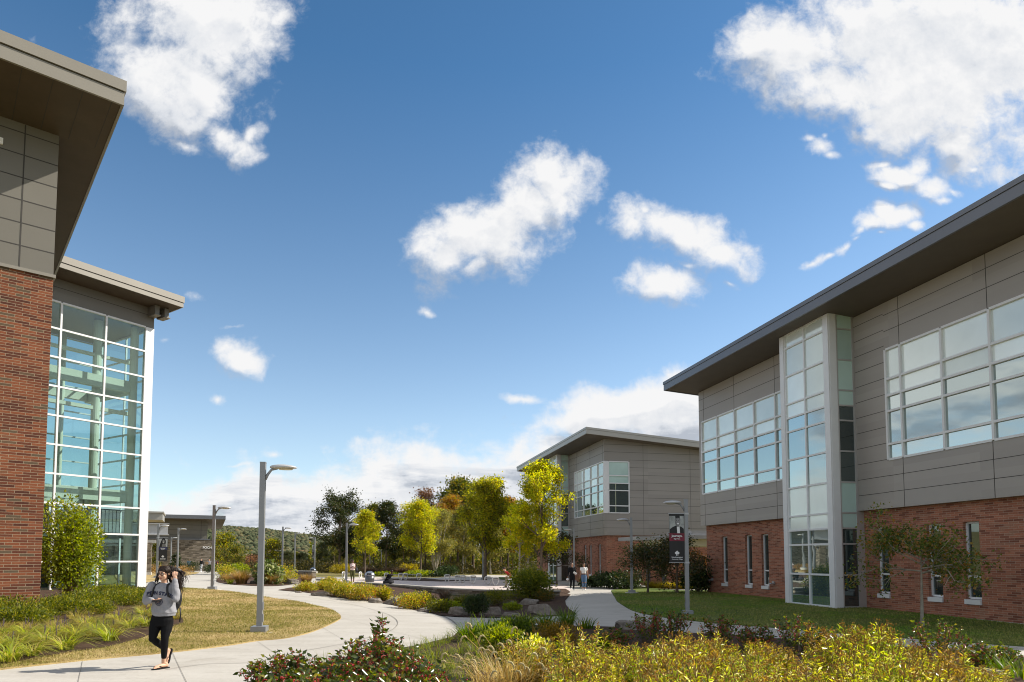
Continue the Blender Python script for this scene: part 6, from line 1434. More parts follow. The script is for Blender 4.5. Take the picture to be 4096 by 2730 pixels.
def people():
    V = Vector
    t, A, P = person('woman in pale top and olive cropped trousers watching her phone beside the plaza lamp post', GD(1411, 48.3), R(15), 1.68, .22, hands={-1: (-.04, -.24, 1.17), 1: (.06, -.25, 1.15)}, look=(.0, -1, -.45), top=CL['pink'], bottom=CL['olive'], skin='skin_dark', hair='hair', sleeve=0, leg_z=.36, slim=1.1, top_z0=.86)
    b = simple_bag('shoulder_bag', 'dark shoulder bag hanging at the side of the phone watching woman', 'bag', world_of(t, (.27, .12, .80)), R(80), (.13, .09, .17), CL['charcoal'])
    mb = MB(); mb.box(-.035, .035, -.005, .005, -.07, .07); o = mb.build('phone', M['white']); o.location = world_of(t, (.01, -.32, 1.24)); o.rotation_euler = (-.6, 0, R(15)); tag(o, 'white phone held by the woman beside the plaza lamp post', 'phone')
    q = at(1538, 2334, 45); t, A, P = person('man in black jacket sitting hunched on the stone seat wall', (q[0], q[1]+.25, -.20), R(70), 1.72, sitting=True, hands={-1: (-.06, -.36, .50), 1: (.10, -.38, .48)}, look=(.1, -1, -.9), lean=.24, top=CL['black'], bottom=CL['charcoal'], shoes=CL['black'], skin='skin_dark', hair='hair', slim=1.22, seat=.27)
    b = simple_bag('holdall', 'grey and black bag standing on the stone wall beside the seated man', 'bag', at(1562, 2336, 44.4)*[1, 1, 0]+[0, 0, .07], R(10), (.24, .13, .15), CL['charcoal'])
    q = GD(2052, 45.6); person('man in red shirt bent forward on the bench behind the big bush', q, R(-75), 1.72, sitting=True, hands={-1: (-.05, -.42, .66), 1: (.1, -.42, .72)}, look=(0, -1, -.9), lean=.30, top=CL['red'], bottom=CL['tan_short'], shoes=CL['black'], skin='skin', hair='hair', seat=.47, sleeve=.4)
    t, A, P = person('woman in black hooded top and leggings walking beside the one in jeans', GD(2288, 42.2), R(3), 1.66, .26, hands={-1: (-.27, -.02, .78), 1: (.16, -.26, 1.02)}, look=(.1, -1, 0), top=CL['black'], bottom=CL['black'], skin='skin_mid', hair='hair_brown', top_z0=.80, leg_z=.12)
    mb = MB(); mb.box(-.11, .11, -.012, .012, -.06, .06); o = mb.build('folder', M['white']); o.location = world_of(t, (.13, -.36, 1.05)); o.rotation_euler = (.2, .55, 0); tag(o, 'white folded paper held across by the woman in black', 'paper')
    t2 = thing('cap', 'white cap hanging from the hand of the woman in black', 'cap', world_of(t, (-.29, -.08, .66))); mb = MB(); mb.ell((0, 0, 0), (.085, .085, .075), 12, 8); mb.build('crown', M['white'], t2, True); mb = MB(); mb.box(-.06, .06, -.15, -.06, -.03, -.02); mb.build('peak', CL['pink'], t2)
    t, A, P = person('woman in white crop top and ripped jeans walking on the sunlit path', GD(2335, 42.2), R(-2), 1.66, .10, hands={-1: (-.25, -.02, .82), 1: (.25, -.02, .84)}, look=(-.1, -1, -.25), top=CL['white'], bottom=CL['denim'], skin='skin_mid', hair='hair', hairlen=.12, sleeve=.22, top_z0=1.03, leg_z=.22)
    bo = t.children[0]; mb = MB()
    for k in (-1, 1): kn = A[k, 'leg'][1]; mb.ell(kn+V((0, -.045, .0)), (.045, .03, .035), 10, 8)
    mb.build('bare_knees', M['skin_mid'], bo, True)
    mb = MB(); mb.rings([(0, 0, .955, .150, .108), (0, 0, .985, .147, .106)], 16); mb.build('belt', M['bark'], bo)
    D = 91
    person('far man in blue shirt and jeans in front of the stone building', GD(757, D), R(20), 1.70, .25, top=CL['blue_shirt'], bottom=CL['navy'], skin='skin_dark', hair='hair', slim=1.2, shoes=CL['black'], voxel=.014, sleeve=.6)
    person('far woman in black top and white trousers', GD(806, 89), R(5), 1.70, .2, top=CL['black'], bottom=CL['pale_trouser'], skin='skin', hair='hair_brown', hairlen=.1, voxel=.014)
    t, A, P = person('far woman in grey shirt carrying a brown box under her arm', GD(838, 88), R(-10), 1.68, .3, hands={-1: (-.22, -.12, 1.0), 1: (.3, -.05, .9)}, top=CL['grey_shirt'], bottom=CL['black'], skin='skin', hair='hair', hairlen=.05, slim=1.15, voxel=.014, shoes=CL['black'])
    mb = MB(); mb.box(-.16, .16, -.12, .12, -.15, .15); mb.box(-.163, .163, -.02, .02, .15, .153); o = mb.build('parcel', plain('parcel', (.42, .26, .13), .8)); o.location = world_of(t, (-.24, -.12, 1.13)); tag(o, 'brown box under the arm of the far woman in grey', 'box')
    person('far person in maroon half hidden behind the lamp post', GD(869, 89), R(-15), 1.62, .2, top=CL['maroon'], bottom=CL['charcoal'], skin='skin_mid', hair='hair', voxel=.014)
    person('dark clad person far off near the tall lamp post', GD(1026, 100), R(10), 1.72, .2, top=CL['black'], bottom=CL['black'], skin='skin_dark', hair='hair', voxel=.014, slim=1.1, shoes=CL['black'])
people()

M['sweat_grey'] = plain('sweat_grey', (.27, .27, .29), .95, 0, .1, var=.10, vscale=35, bump=.25, bscale=140)
M['legging'] = plain('legging', (.006, .006, .007), .75, 0, .12)
M['nylon'] = plain('nylon', (.012, .012, .014), .5, 0, .4, var=.4, vscale=12)
M['navy_print'] = plain('navy_print', (.018, .022, .055), .8)
M['foot_skin'] = plain('foot_skin', (.50, .28, .18), .5, 0, .4)
def walker():
    # the woman on the near path; local x runs to her left in view, y away from the camera
    V = Vector; q = G(642, 2676); az = math.atan2(-q[0], q[1])
    t = thing('person', 'woman in grey lettered sweatshirt and black leggings, hand in her blown hair', 'person', tuple(q), az, None, 1.03)
    f = V((-.45, -.89, 0)); fr = R(-27); fh = V((-.62, -.76, -.10))
    shR, elR, wrR = V((-.150, .07, 1.245)), V((-.222, .06, 1.015)), V((-.150, -.125, 1.035))
    shL, elL, wrL = V((.150, -.045, 1.24)), V((.178, -.16, 1.055)), V((.158, -.125, 1.315))
    mb = MB(); hd = V((.010, -.03, 1.425)); P, Rm = head_geo(mb, hd, fh, .98)
    limb(mb, [V((.02, .0, 1.25)), V((.018, -.01, 1.36))], [.050, .046])
    mb.rings([(0, 0, .64, .13, .095, fr), (0, 0, .74, .14, .098, fr), (0, 0, .90, .125, .09, fr), (.0, 0, 1.10, .145, .10, fr), (.01, 0, 1.22, .13, .08, fr), (.02, 0, 1.29, .052, .05, fr)], 18)
    limb(mb, [shR, elR, wrR], [.045, .036, .025]); limb(mb, [shL, elL, wrL], [.045, .036, .025])
    hand(mb, wrR, V((.75, -.55, -.1)), V((.2, .5, .85)), -1, .8, .95); hand(mb, wrL, V((-.05, .1, 1)), V((.2, .9, -.1)), 1, .45, .95)
    hR, kR, aR = V((-.082, .02, .70)), V((-.118, -.03, .455)), V((.075, .25, .245)); hL, kL, aL = V((.078, -.02, .70)), V((.045, -.075, .47)), V((.040, -.005, .095))
    limb(mb, [hR, (hR+kR)/2, kR, kR+(aR-kR)*.3, aR], [.066, .062, .044, .043, .031], 14); limb(mb, [hL, (hL+kL)/2, kL, kL+(aL-kL)*.3, aL], [.068, .064, .043, .042, .031], 14)
    # standing foot in profile, toes to the left; trailing foot tipped up on its toes
    def foot(an, heel, toe, up, w=1.):
        d = (toe-heel).normalized(); r = d.cross(up).normalized()
        limb(mb, [an, heel+up*.035], [.033, .030]); limb(mb, [heel+up*.030, heel+(toe-heel)*.45+up*.032, heel+(toe-heel)*.80+up*.020], [.030, .030, .022])
        mb.ell(heel+(toe-heel)*.68+up*.018, (.040, .060, .018), 10, 8, rot=Matrix((r, d, up)).transposed())
        for i in range(5):
            o = (-.030+.015*i); b = heel+(toe-heel)*(.80-.02*i)+r*o+up*.013; mb.tube([b, b+d*(.045-.004*i)], [.010-.0008*i, .009-.0008*i], 7); mb.ell(b+d*(.045-.004*i), .0095-.0008*i, 7, 5)
    U = V((0, 0, 1)); h1, t1 = V((.080, .015, .016)), V((-.105, -.12, .016)); foot(aL, h1, t1, U)
    h2, t2 = V((.125, .285, .225)), V((.075, .215, .035)); d2 = (t2-h2).normalized(); u2 = (V((-.7, -.6, .1))-d2*V((-.7, -.6, .1)).dot(d2)).normalized(); foot(aR, h2, t2, u2)
    bo = link('body', fuse(mb, .0055, 2), M['skin'], t); face_bits(P, Rm, bo, .98)
    # flip-flops
    for (h, tt, up) in ((h1, t1, U), (h2, t2, u2)):
        mb = MB(); d = (tt-h).normalized(); r = d.cross(up).normalized(); L = (tt-h).length; pts = []
        prof = [(-.045, .02), (-.03, .034), (0, .040), (.08, .036), (.15, .046), (.20, .046), (.235, .03), (.245, .0)]
        poly = [h+d*a*L/.235+r*b for a, b in prof]+[h+d*a*L/.235-r*b for a, b in prof[::-1][1:]]
        n = len(poly); mb.add([p-up*.016 for p in poly]+[p-up*.001 for p in poly], [tuple(range(n))[::-1], tuple(range(n, 2*n))]+[(i, (i+1) % n, n+(i+1) % n, n+i) for i in range(n)])
        e = h+d*L*.80+up*.022
        for k in (-1, 1): mb.tube([h+d*L*.36+r*k*.038, h+d*L*.55+r*k*.037+up*.030, e], .0055, 5)
        mb.build('flip_flop', M['black'], bo, fix=True)
    # leggings to mid calf
    mb = MB(); mb.rings([(0, 0, .64, .148, .112, fr), (0, 0, .73, .164, .118, fr), (0, 0, .84, .14, .105, fr)], 18)
    eR = kR+(aR-kR)*.80; eL = kL+(aL-kL)*.80
    limb(mb, [hR, (hR+kR)/2, kR, kR+(aR-kR)*.3, eR], [.082, .077, .057, .055, .039], 14); limb(mb, [hL, (hL+kL)/2, kL, kL+(aL-kL)*.3, eL], [.084, .079, .056, .054, .039], 14)
    link('leggings', fuse(mb, .007, 3), M['legging'], bo)
    # loose sweatshirt with ribbed hem, cuffs and folds
    mb = MB(); mb.rings([(.02, 0, .79, .168, .125, fr), (.022, 0, .825, .172, .128, fr), (.024, 0, .84, .180, .140, fr), (.022, 0, .90, .180, .138, fr), (.012, 0, 1.0, .168, .130, fr), (.006, 0, 1.10, .168, .128, fr), (.006, 0, 1.18, .162, .115, fr), (.010, 0, 1.235, .145, .096, fr), (.02, 0, 1.275, .085, .075, fr), (.02, 0, 1.288, .070, .066, fr)], 22)
    limb(mb, [shR, (shR+elR)/2, elR, elR+(wrR-elR)*.75], [.064, .066, .060, .050], 12); limb(mb, [elR+(wrR-elR)*.75, elR+(wrR-elR)*1.0], [.046, .040], 12)
    limb(mb, [shL, (shL+elL)/2, elL, elL+(wrL-elL)*.78], [.064, .067, .062, .050], 12); limb(mb, [elL+(wrL-elL)*.78, elL+(wrL-elL)*1.02], [.045, .041], 12)
    sw = fuse(mb, .007, 3)
    for v in sw.vertices:
        c = v.co; a = math.sin(38*c.z+16*c.x+5*math.sin(9*c.x+3*c.y))*.0045+math.sin(21*c.z-26*c.x+2)*.0035; k = 1 if .84 < c.z < 1.22 else .2
        v.co += v.normal*a*k
    swo = link('sweatshirt', sw, M['sweat_grey'], bo)
    bv = BVHTree.FromPolygons([tuple(v.co) for v in sw.vertices], [tuple(p.vertices) for p in sw.polygons])
    tg = V((.89, -.45, 0))
    def project(me, cx, cz, slant=0., lift=.004):
        for v in me.vertices:
            u, w, e = v.co.x, v.co.y, v.co.z; o = tg*(cx+u)+V((0, 0, cz+w+slant*u))+f*.5
            hit = bv.ray_cast(o, -f)[0]; v.co = (hit if hit else o-f*.36)+f*(lift+e)
        return me
    me = text_mesh('PENN STATE', .070, .0034, .0008, 1.04)
    for v in me.vertices: v.co.y += -.9*v.co.x**2
    link('lettering', project(me, .005, 1.115, -.12), M['navy_print'], swo)
    mb = MB(); n = 28; z = .0008
    def ringf(r0, r1):
        for i in range(n):
            a, b = 2*PI*i/n, 2*PI*(i+1)/n; mb.face([(r1*math.cos(a), r1*math.sin(a), z), (r1*math.cos(b), r1*math.sin(b), z), (r0*math.cos(b), r0*math.sin(b), z), (r0*math.cos(a), r0*math.sin(a), z)])
    ringf(.048, .056); ringf(.026, .033)
    for x, y, w, h in ((-.012, .0, .006, .018), (.004, .004, .010, .012), (.012, -.006, .005, .012), (0, -.016, .014, .004), (-.002, .014, .012, .004)): mb.face([(x-w, y-h, z), (x+w, y-h, z), (x+w, y+h, z), (x-w, y+h, z)])
    for i in range(18): a = 2*PI*i/18; mb.face([(.037*math.cos(a-.08), .037*math.sin(a-.08), z), (.045*math.cos(a-.08), .045*math.sin(a-.08), z), (.045*math.cos(a+.08), .045*math.sin(a+.08), z), (.037*math.cos(a+.08), .037*math.sin(a+.08), z)])
    link('seal_print', project(mb.mesh('seal'), .005, 1.005), M['navy_print'], swo)
    # hair: a cap and long strands blown towards the right
    mb = MB(); c = V(hd); mb.ell(P(0, -.016, .046), (.084, .094, .078), 16, 12, rot=Rm); mb.ell(P(.062, -.025, .0), (.026, .05, .07), 12, 9, rot=Rm); mb.ell(P(-.064, -.03, .0), (.024, .048, .075), 12, 9, rot=Rm); mb.ell(P(0, -.06, -.01), (.075, .055, .085), 12, 9, rot=Rm)
    r2 = random.Random(5)
    def bez(p0, p1, p2, p3, k=9): return [p0*(1-u)**3+p1*3*u*(1-u)**2+p2*3*u*u*(1-u)+p3*u**3 for u in [i/k for i in range(k+1)]]
    cap = link('hair', fuse(mb, .008, 3), M['hair'], bo); mb = MB()
    for i in range(16):
        a = i/15; s0 = P(.02+.05*a, -.05-.02*a, .07-.09*a); e = V((.165+.04*math.sin(a*5), .04*math.cos(a*7), 1.36-.20*a)); mass = bez(s0, s0+V((.08, .01, .03)), e+V((.03, 0, .10)), e, 8); mb.tube(mass, [.03, .036, .038, .036, .033, .03, .026, .018, .006], 8)
    flow = fuse(mb, .009, 4)
    for v in flow.vertices: v.co += v.normal*(.004*math.sin(190*v.co.x+60*v.co.z)+.004*math.sin(120*v.co.x-90*v.co.z+70*v.co.y))
    lo = link('flowing_hair', flow, M['hair'], cap); mb = MB()
    for i in range(340):
        sd = 1 if r2.random() < .6 else -1; n0 = V((sd*r2.uniform(.02, .25), r2.uniform(-.6, .75), 1)).normalized(); n1 = V((sd*r2.uniform(.75, 1), r2.uniform(-1.0, -.05 if n0.y < .3 else .2), r2.uniform(-.9, -.2))).normalized(); pts = []
        for k in range(7):
            q_ = n0.slerp(n1, k/6); pts.append(P(q_.x*.0875, -.016+q_.y*.098, .042+q_.z*.083))
        mb.tube(pts, [.002, .0035, .004, .004, .004, .0035, .002], 4)
    for i in range(420):
        s0 = P(r2.uniform(-.03, .09), r2.uniform(-.09, .03), r2.uniform(.02, .115)); a = r2.random()
        e = V((.13+.11*a+r2.uniform(-.04, .04), r2.uniform(-.06, .12), 1.10+.27*r2.random()**1.3)); b1 = s0+V((.06+.05*a, .0, .03+.03*a)); b2 = e+V((.04+.09*a*r2.random(), r2.uniform(-.03, .03), .13-.05*a)); e += V((r2.uniform(-.03, .03), 0, r2.uniform(-.02, .03)))
        mb.tube(bez(s0, b1, b2, e), [.002, .0028, .003, .003, .003, .003, .0026, .0022, .0016, .0008], 4)
    for i in range(26):
        s0 = P(r2.uniform(-.08, .0), r2.uniform(-.04, .03), r2.uniform(.03, .10)); e = V((-.085+r2.uniform(-.03, .02), r2.uniform(-.02, .08), 1.26+.06*r2.random())); mb.tube(bez(s0, s0+V((-.05, .03, -.03)), e+V((-.01, .03, .08)), e), [.006, .007, .007, .007, .006, .006, .005, .004, .003, .002], 5)
    for i in range(22):
        s0 = V((.12+.05*r2.random(), .03, 1.44)); e = V((.28+r2.uniform(-.03, .07), r2.uniform(-.05, .1), 1.33+r2.uniform(-.04, .07))); mb.tube(bez(s0, s0+V((.07, 0, .06)), e+V((.0, 0, .08)), e+V((r2.uniform(-.05, .04), 0, -.03))), [.006, .006, .006, .005, .005, .004, .003, .003, .002, .001], 4)
    mb.build('loose_strands', M['hair'], cap, True)
    # glasses
    mb = MB()
    for k in (-1, 1):
        pts = [P(.033*k+.024*math.cos(a)*(1.05), .094-.010*abs(math.cos(a)), .002+.018*math.sin(a)) for a in [2*PI*i/16 for i in range(17)]]; mb.tube(pts, .0034, 6, cap=False)
        mb.tube([P(.058*k, .084, .006), P(.074*k, .03, .008), P(.080*k, -.01, .004)], .0028, 5)
    mb.tube([P(-.009, .096, .004), P(.009, .096, .004)], .0028, 5); mb.build('spectacles', M['black'], bo, True)
    # phone and backpack are things of their own
    def wpos(p): return Matrix.Rotation(az, 3, 'Z')@(V(p)*1.03)+V(q)
    mb = MB(); mb.box(-.07, .07, -.036, .036, -.004, .004); ph = mb.build('phone', M['black']); ph.location = wpos((-.075, -.215, 1.032)); ph.rotation_euler = (.45, -.08, az+R(-18)); tag(ph, 'dark phone held low in the hand of the woman in the sweatshirt', 'phone')
    bp = thing('backpack', 'black backpack worn by the woman in the grey sweatshirt', 'backpack', wpos((0, 0, 0)), az, None, 1.03)
    bk = -f; c = V((.045, .0, 1.04))+bk*.205
    mb = MB(); Rb = Matrix.Rotation(fr, 3, 'Z'); mb.ell(c, (.145, .085, .215), 14, 12, rot=Rb); mb.ell(c+bk*.065+V((0, 0, -.06)), (.11, .055, .12), 12, 9, rot=Rb); link('pack', fuse(mb, .012, 2), M['nylon'], bp)
    def onsurf(u, z):
        o = tg*u+V((0, 0, z))+f*.5; hit = bv.ray_cast(o, -f)[0]; return (hit if hit else o-f*.37)+f*.006
    for u0, u1 in ((-.085, -.125), (.095, .135)):
        mb = MB(); pts = [onsurf(u0+(u1-u0)*i/5, 1.262-.042*i) for i in range(5)]
        top = [V((.02, 0, 1.285))+tg*(u0)*.95+bk*(.01), V((.02, 0, 1.27))+tg*u0+bk*.09, V((.03, 0, 1.2))+tg*u0*.9+bk*.15]
        low = [V((.012, 0, 1.03))+tg*math.copysign(.175, u0), V((.02, 0, .97))+tg*math.copysign(.16, u0)+bk*.12]
        mb.tube(top[::-1]+pts+low, .017, 8, flat=.9); mb.build('strap', M['nylon'], bp, True)
    mb = MB(); e = c+tg*.12; mb.tube([e+V((0, 0, -.14)), e+V((.01, 0, -.26)), e+V((.0, 0, -.36))], [.012, .010, .012], 6); mb.build('loose_strap', M['nylon'], bp, True)
walker()
# ---------------------------------------------------------------- foreground planting
def perennial_mesh(nst, r, h, seed, spread=.35, leaf=.085, lean=.0):
    R2 = np.random.default_rng(seed); global rng; keep = rng; rng = R2
    st = MB(); hd = MB(); LV = []; LA = []; LS = []; rr = random.Random(seed)
    for i in range(nst):
        a = rr.uniform(0, 6.28); q = r*math.sqrt(rr.random()); b = Vector((q*math.cos(a), q*math.sin(a), -.05)); hh = h*rr.uniform(.78, 1.04)*(1-.12*q/r)
        o = Vector((math.cos(a)*spread*q/r*.5+rr.gauss(0, .05), math.sin(a)*spread*q/r*.5+rr.gauss(0, .05), 0)); e = b+o*hh+Vector((0, 0, hh)); m = b+o*hh*.35+Vector((0, 0, hh*.55))
        st.tube([b, m, e], [.0055, .0045, .003], 4, cap=False)
        nl = int(30*h/.8)
        for k in range(nl):
            u = .15+.85*k/nl; p = (b*(1-u)**2+m*2*u*(1-u)+e*u*u) if False else (b+(m-b)*u/.55 if u < .55 else m+(e-m)*(u-.55)/.45)
            an = k*2.4+rr.uniform(-.3, .3); LV.append(p); LA.append((math.cos(an), math.sin(an), rr.uniform(.0, 1.1))); LS.append(leaf*rr.uniform(.65, 1.25)*(1.1-.45*u))
        # branching top with round seed heads
        for k in range(rr.randint(4, 8) if rr.random() < .8 else 1):
            an = rr.uniform(0, 6.28); w = .045*math.sqrt(rr.random())*h/.8; s0 = m+(e-m)*rr.uniform(.55, .9); p = e+Vector((w*math.cos(an), w*math.sin(an), rr.uniform(.0, .06)))
            st.tube([s0, p], [.0025, .0018], 3, cap=False); hd.ell(p, (.0088, .0088, .008), 6, 4, 0 if rr.random() < .75 else 1)
    P = np.array([tuple(p) for p in LV]); A2 = np.array(LA)+R2.normal(size=(len(LA), 3))*.2; S = np.array(LS); V, Fc = leafgeo(P, A2, S, S*.085, .3, .3)
    me = np_mesh('leaves', V, Fc); rng = keep; return st.mesh('stems'), me, hd.mesh('seed_heads', True)
def foreground():
    protos = []
    for k in range(4):
        sm, lm, hm = perennial_mesh((24, 20, 26, 18)[k], (.30, .24, .32, .26)[k], .85, 40+k, (.35, .5, .3, .6)[k], (.12, .135, .115, .13)[k])
        t = thing('perennial', 'gold green perennial with brown button seed heads in the mass along the near bed', 'plant', (0, 0, 0), 0, 'gold perennials in the near bed')
        link('leaves', lm, LF[('perennial', 'perennial_leafy', 'perennial', 'perennial_brown')[k]], t); link('stems', sm, M['stem_gold'], t); link('seed_heads', hm, [M['seed_head'], M['seed_gold']], t); protos.append(t)
    tops = [(2000, 2590), (2101, 2530), (2200, 2560), (2278, 2520), (2346, 2517), (2397, 2551), (2500, 2582), (2534, 2555), (2612, 2538), (2660, 2515), (2704, 2494), (2760, 2496), (2806, 2515), (2874, 2566), (2959, 2562), (3078, 2559), (3146, 2566), (3214, 2606), (3224, 2640), (3270, 2580), (3344, 2520), (3420, 2500), (3496, 2500), (3554, 2538), (3706, 2533), (3800, 2556), (3841, 2572), (3858, 2640), (3926, 2683), (4010, 2707), (4200, 2740)]
    tx = [a for a, b in tops]; ty = [b for a, b in tops]; n = 0
    for D, step, dx, sag in ((9.5, 92, 0, 0), (8.9, 100, 40, 22), (8.3, 105, 10, 48), (7.7, 110, 55, 80), (7.1, 118, 25, 115), (6.5, 128, 60, 150)):
        x = 2070+dx if D > 8.5 else 2250+dx
        while x < 4250:
            y = np.interp(x, tx, ty)+sag+rnd.uniform(-38, 22); xx = x+rnd.uniform(-18, 18)
            if not (3190 < xx < 3262 and D > 8.6) and y < 2790 and rnd.random() > .14:
                p = at(xx, y, D+rnd.uniform(-.2, .2)); g = terr(p[0], p[1]); hh = p[2]-g
                if hh > .22:
                    s = hh/.84; sc = (max(.75, s*.9), max(.75, s*.9), s); k = n % 4; lo = (p[0], p[1], g)
                    if n < 4: o = protos[n]; o.location = lo; o.scale = sc; o.rotation_euler.z = rnd.uniform(0, 6.28)
                    else: dup(protos[k], lo, rnd.uniform(0, 6.28), sc)
                    n += 1
            x += step*rnd.uniform(.85, 1.15)
    sm, lm, hm = perennial_mesh(30, .26, 1.05, 77, .55, .12)
    p = at(3438, 2470, 9.0); g = terr(p[0], p[1]); t = thing('perennial', 'tallest leafy green perennial with brown heads, rising above the gold mass', 'plant', (p[0], p[1], g), 0, None, (p[2]-g)/1.1)
    link('leaves', lm, LF['lily_green2'], t); link('stems', sm, M['stem_gold'], t); link('seed_heads', hm, [M['seed_head'], M['seed_gold']], t)
    for x, y, D in ((3940, 2690, 8.2), (4010, 2715, 8.0)): pass
    # winterberry at the lower left
    def winterberry(label, base, r, h, nst, seed, leafn=26):
        rr = random.Random(seed); t = thing('winterberry', label, 'shrub', base, 0, None); st = MB(); bm_ = MB(); LV = []; LA = []
        for i in range(nst):
            a = rr.uniform(0, 6.28); q = math.sqrt(rr.random()); e = Vector((r*q*math.cos(a), r*q*math.sin(a), h*(1.0-.38*q*q)*rr.uniform(.82, 1.06))); b = Vector((e.x*.25, e.y*.25, -.05)); m = (b+e)*.5+Vector((e.x*.12, e.y*.12, .06))
            st.tube([b, m, e], [.009, .006, .003], 4, cap=False)
            for k in range(leafn):
                u = .30+.70*(k/leafn); p = b*(1-u)**2+m*2*u*(1-u)+e*u*u; an = k*2.4; d = Vector((math.cos(an), math.sin(an), rr.uniform(.1, .9))); w = Vector((rr.gauss(0, .03), rr.gauss(0, .03), rr.gauss(0, .02)))
                LV.append(p+w); LA.append(d)
            for k in range(int(leafn*.48)):
                u = rr.uniform(.45, .97); p = b*(1-u)**2+m*2*u*(1-u)+e*u*u; an = rr.uniform(0, 6.28); w = .014+.01*rr.random(); c = p+Vector((w*math.cos(an), w*math.sin(an), rr.uniform(-.01, .012)))
                for j in range(rr.randint(1, 3)): bm_.ell(c+Vector((rr.gauss(0, .008), rr.gauss(0, .008), rr.gauss(0, .008))), .0075, 6, 4)
        P = np.array([tuple(p) for p in LV]); A2 = np.array([tuple(p) for p in LA])+rng.normal(size=(len(LV), 3))*.25; S = .072*rng.uniform(.65, 1.2, len(P)); V, Fc = leafgeo(P, A2, S, S*.27, .35, .1)
        leaf_obj('leaves', V, Fc, LF['winterberry'], t); st.build('stems', M['stem'], t); bm_.build('berries', M['berry'], t, True)
        return t
    def wb(x, ytop, D, r, lb, n, seed, s=1.):
        p = at(x, ytop, D); g = terr(p[0], p[1]); return winterberry(lb, (p[0], p[1], g), r, (p[2]-g)*s, n, seed)
    wb(1140, 2600, 7.9, .52, 'leftmost red berried winterberry at the lower edge', 60, 1); wb(1330, 2640, 7.3, .45, 'low red berried winterberry in the middle of the front row', 48, 2)
    wb(1500, 2520, 8.0, .55, 'fullest red berried winterberry, reaching highest in the front row', 76, 3); wb(1640, 2600, 7.2, .48, 'right red berried winterberry next to the foxtail grass', 56, 4); wb(1180, 2690, 6.9, .5, 'winterberry cut by the lower picture edge, below the leftmost', 34, 6); wb(1480, 2690, 6.7, .55, 'winterberry cut by the lower picture edge, below the fullest', 40, 7); wb(1760, 2680, 6.9, .42, 'winterberry cut by the lower edge, beside the pale boulder', 30, 8)
    def leader(x, y0, y1, D, lb, seed):
        p = at(x, y1, D); q = at(x, y0, D); g = terr(p[0], p[1]); t = winterberry(lb, (p[0], p[1], g), .10, p[2]-g, 7, seed, 34)
    leader(1527, 2520, 2432, 8.1, 'upright leading shoot of the fullest winterberry', 11); leader(1195, 2600, 2570, 7.8, 'thin upright berried shoot over the leftmost winterberry', 12)
    # shaded winterberries beyond the gold mass
    def small(x, y, D, r, h, lb, seed): q = GD(x, D); winterberry(lb, tuple(q), r, h, 26, seed, 24)
    small(2590, 2530, 14.5, .45, .78, 'shaded winterberry left of the banner lamp base', 21); small(2690, 2500, 15.5, .55, .72, 'shaded winterberry in front of the banner lamp base', 22); small(2870, 2510, 14.5, .45, .70, 'shaded winterberry right of the banner lamp base', 23); small(3010, 2540, 13.5, .4, .52, 'low shaded winterberry before the pale path', 24); small(3170, 2510, 13., .6, .80, 'dark winterberry with red berries before the glass stair bay', 25); small(3740, 2500, 12.6, .6, .78, 'dark winterberry with red berries below the small crabapple', 26); small(3290, 2520, 12.5, .5, .6, 'shaded winterberry behind the tallest perennial', 27); small(3890, 2640, 11.5, .4, .45, 'low dark winterberry by the weathered boulder', 28); small(3990, 2600, 11.8, .3, .35, 'seedling winterberry at the path edge on the right', 29); small(2460, 2560, 13.5, .4, .4, 'low dark shrub behind the gold perennials on the left', 30)
    # strap leaved clumps and green shrubs between the path and the gold mass
    i = 0
    for x, y, h, n, lb in [(1875, 2570, .62, 120, 'iris-like clump at the left end of the green group'), (1945, 2560, .72, 130, 'tall iris-like clump left of the round green shrub'), (2010, 2530, .55, 90, 'iris-like clump behind the round green shrub'), (2105, 2520, .6, 110, 'iris-like clump with tawny leaf tips near the slanting boulder'), (2190, 2525, .68, 120, 'iris-like clump in the middle behind the brown shrub'), (2265, 2515, .78, 130, 'tallest iris-like clump against the grey path'), (2340, 2518, .5, 70, 'dark iris-like clump at the right end of the green group'), (2420, 2600, .5, 60, 'thin strap leaves in the shade right of the green group'), (4020, 2690, .45, 60, 'strap leaved clump at the right picture edge'), (4090, 2720, .5, 60, 'dark strap leaved clump cut by the right picture edge'), (3960, 2675, .4, 40, 'small strap leaved clump by the weathered boulder')]:
        grass_clump('iris_clump', lb, 'plant', G(x, y), h, n, LF['lily_green' if i != 3 else 'daylily'], .2, (.25, 1.0), .013, 'strap leaved clumps in the near bed', part='leaves'); i += 1
    def sh(x, ytop, D, r, n, leaf, m, lb, asp=.3, lum=6):
        p = at(x, ytop, D); g = terr(p[0], p[1]); shrub('shrub', lb, 'shrub', (p[0], p[1], g), r, p[2]-g, n, leaf, LF[m], None, 6, lum, .45, asp)
    sh(2065, 2468, 14.0, .42, 3000, .07, 'shrub_dark', 'round green shrub with fine leaves among the iris-like clumps', .2); sh(2010, 2510, 12.2, .40, 2600, .06, 'shrub_green', 'fresh green low shrub in front of the iris-like clumps', .3); sh(2110, 2560, 11.5, .45, 2800, .06, 'dark_green', 'dark shrub behind the foxtail grass', .3)
    sh(2235, 2490, 12.8, .5, 3400, .055, 'tawny', 'tawny brown fine leaved shrub in front of the tallest iris-like clump', .2); sh(2130, 2540, 10.6, .38, 2000, .055, 'perennial', 'gold leaved shrub left of the gold perennials', .25)
    # foxtail grass
    t = thing('foxtail_grass', 'bleached foxtail grass with nodding bristly heads over the pale boulder', 'ornamental grass', tuple(G(2060, 2760)*[1, 1, 0]+[0, 0, 0]), 0); base = Vector(t.location); st = MB(); pl = MB(); rr = random.Random(9)
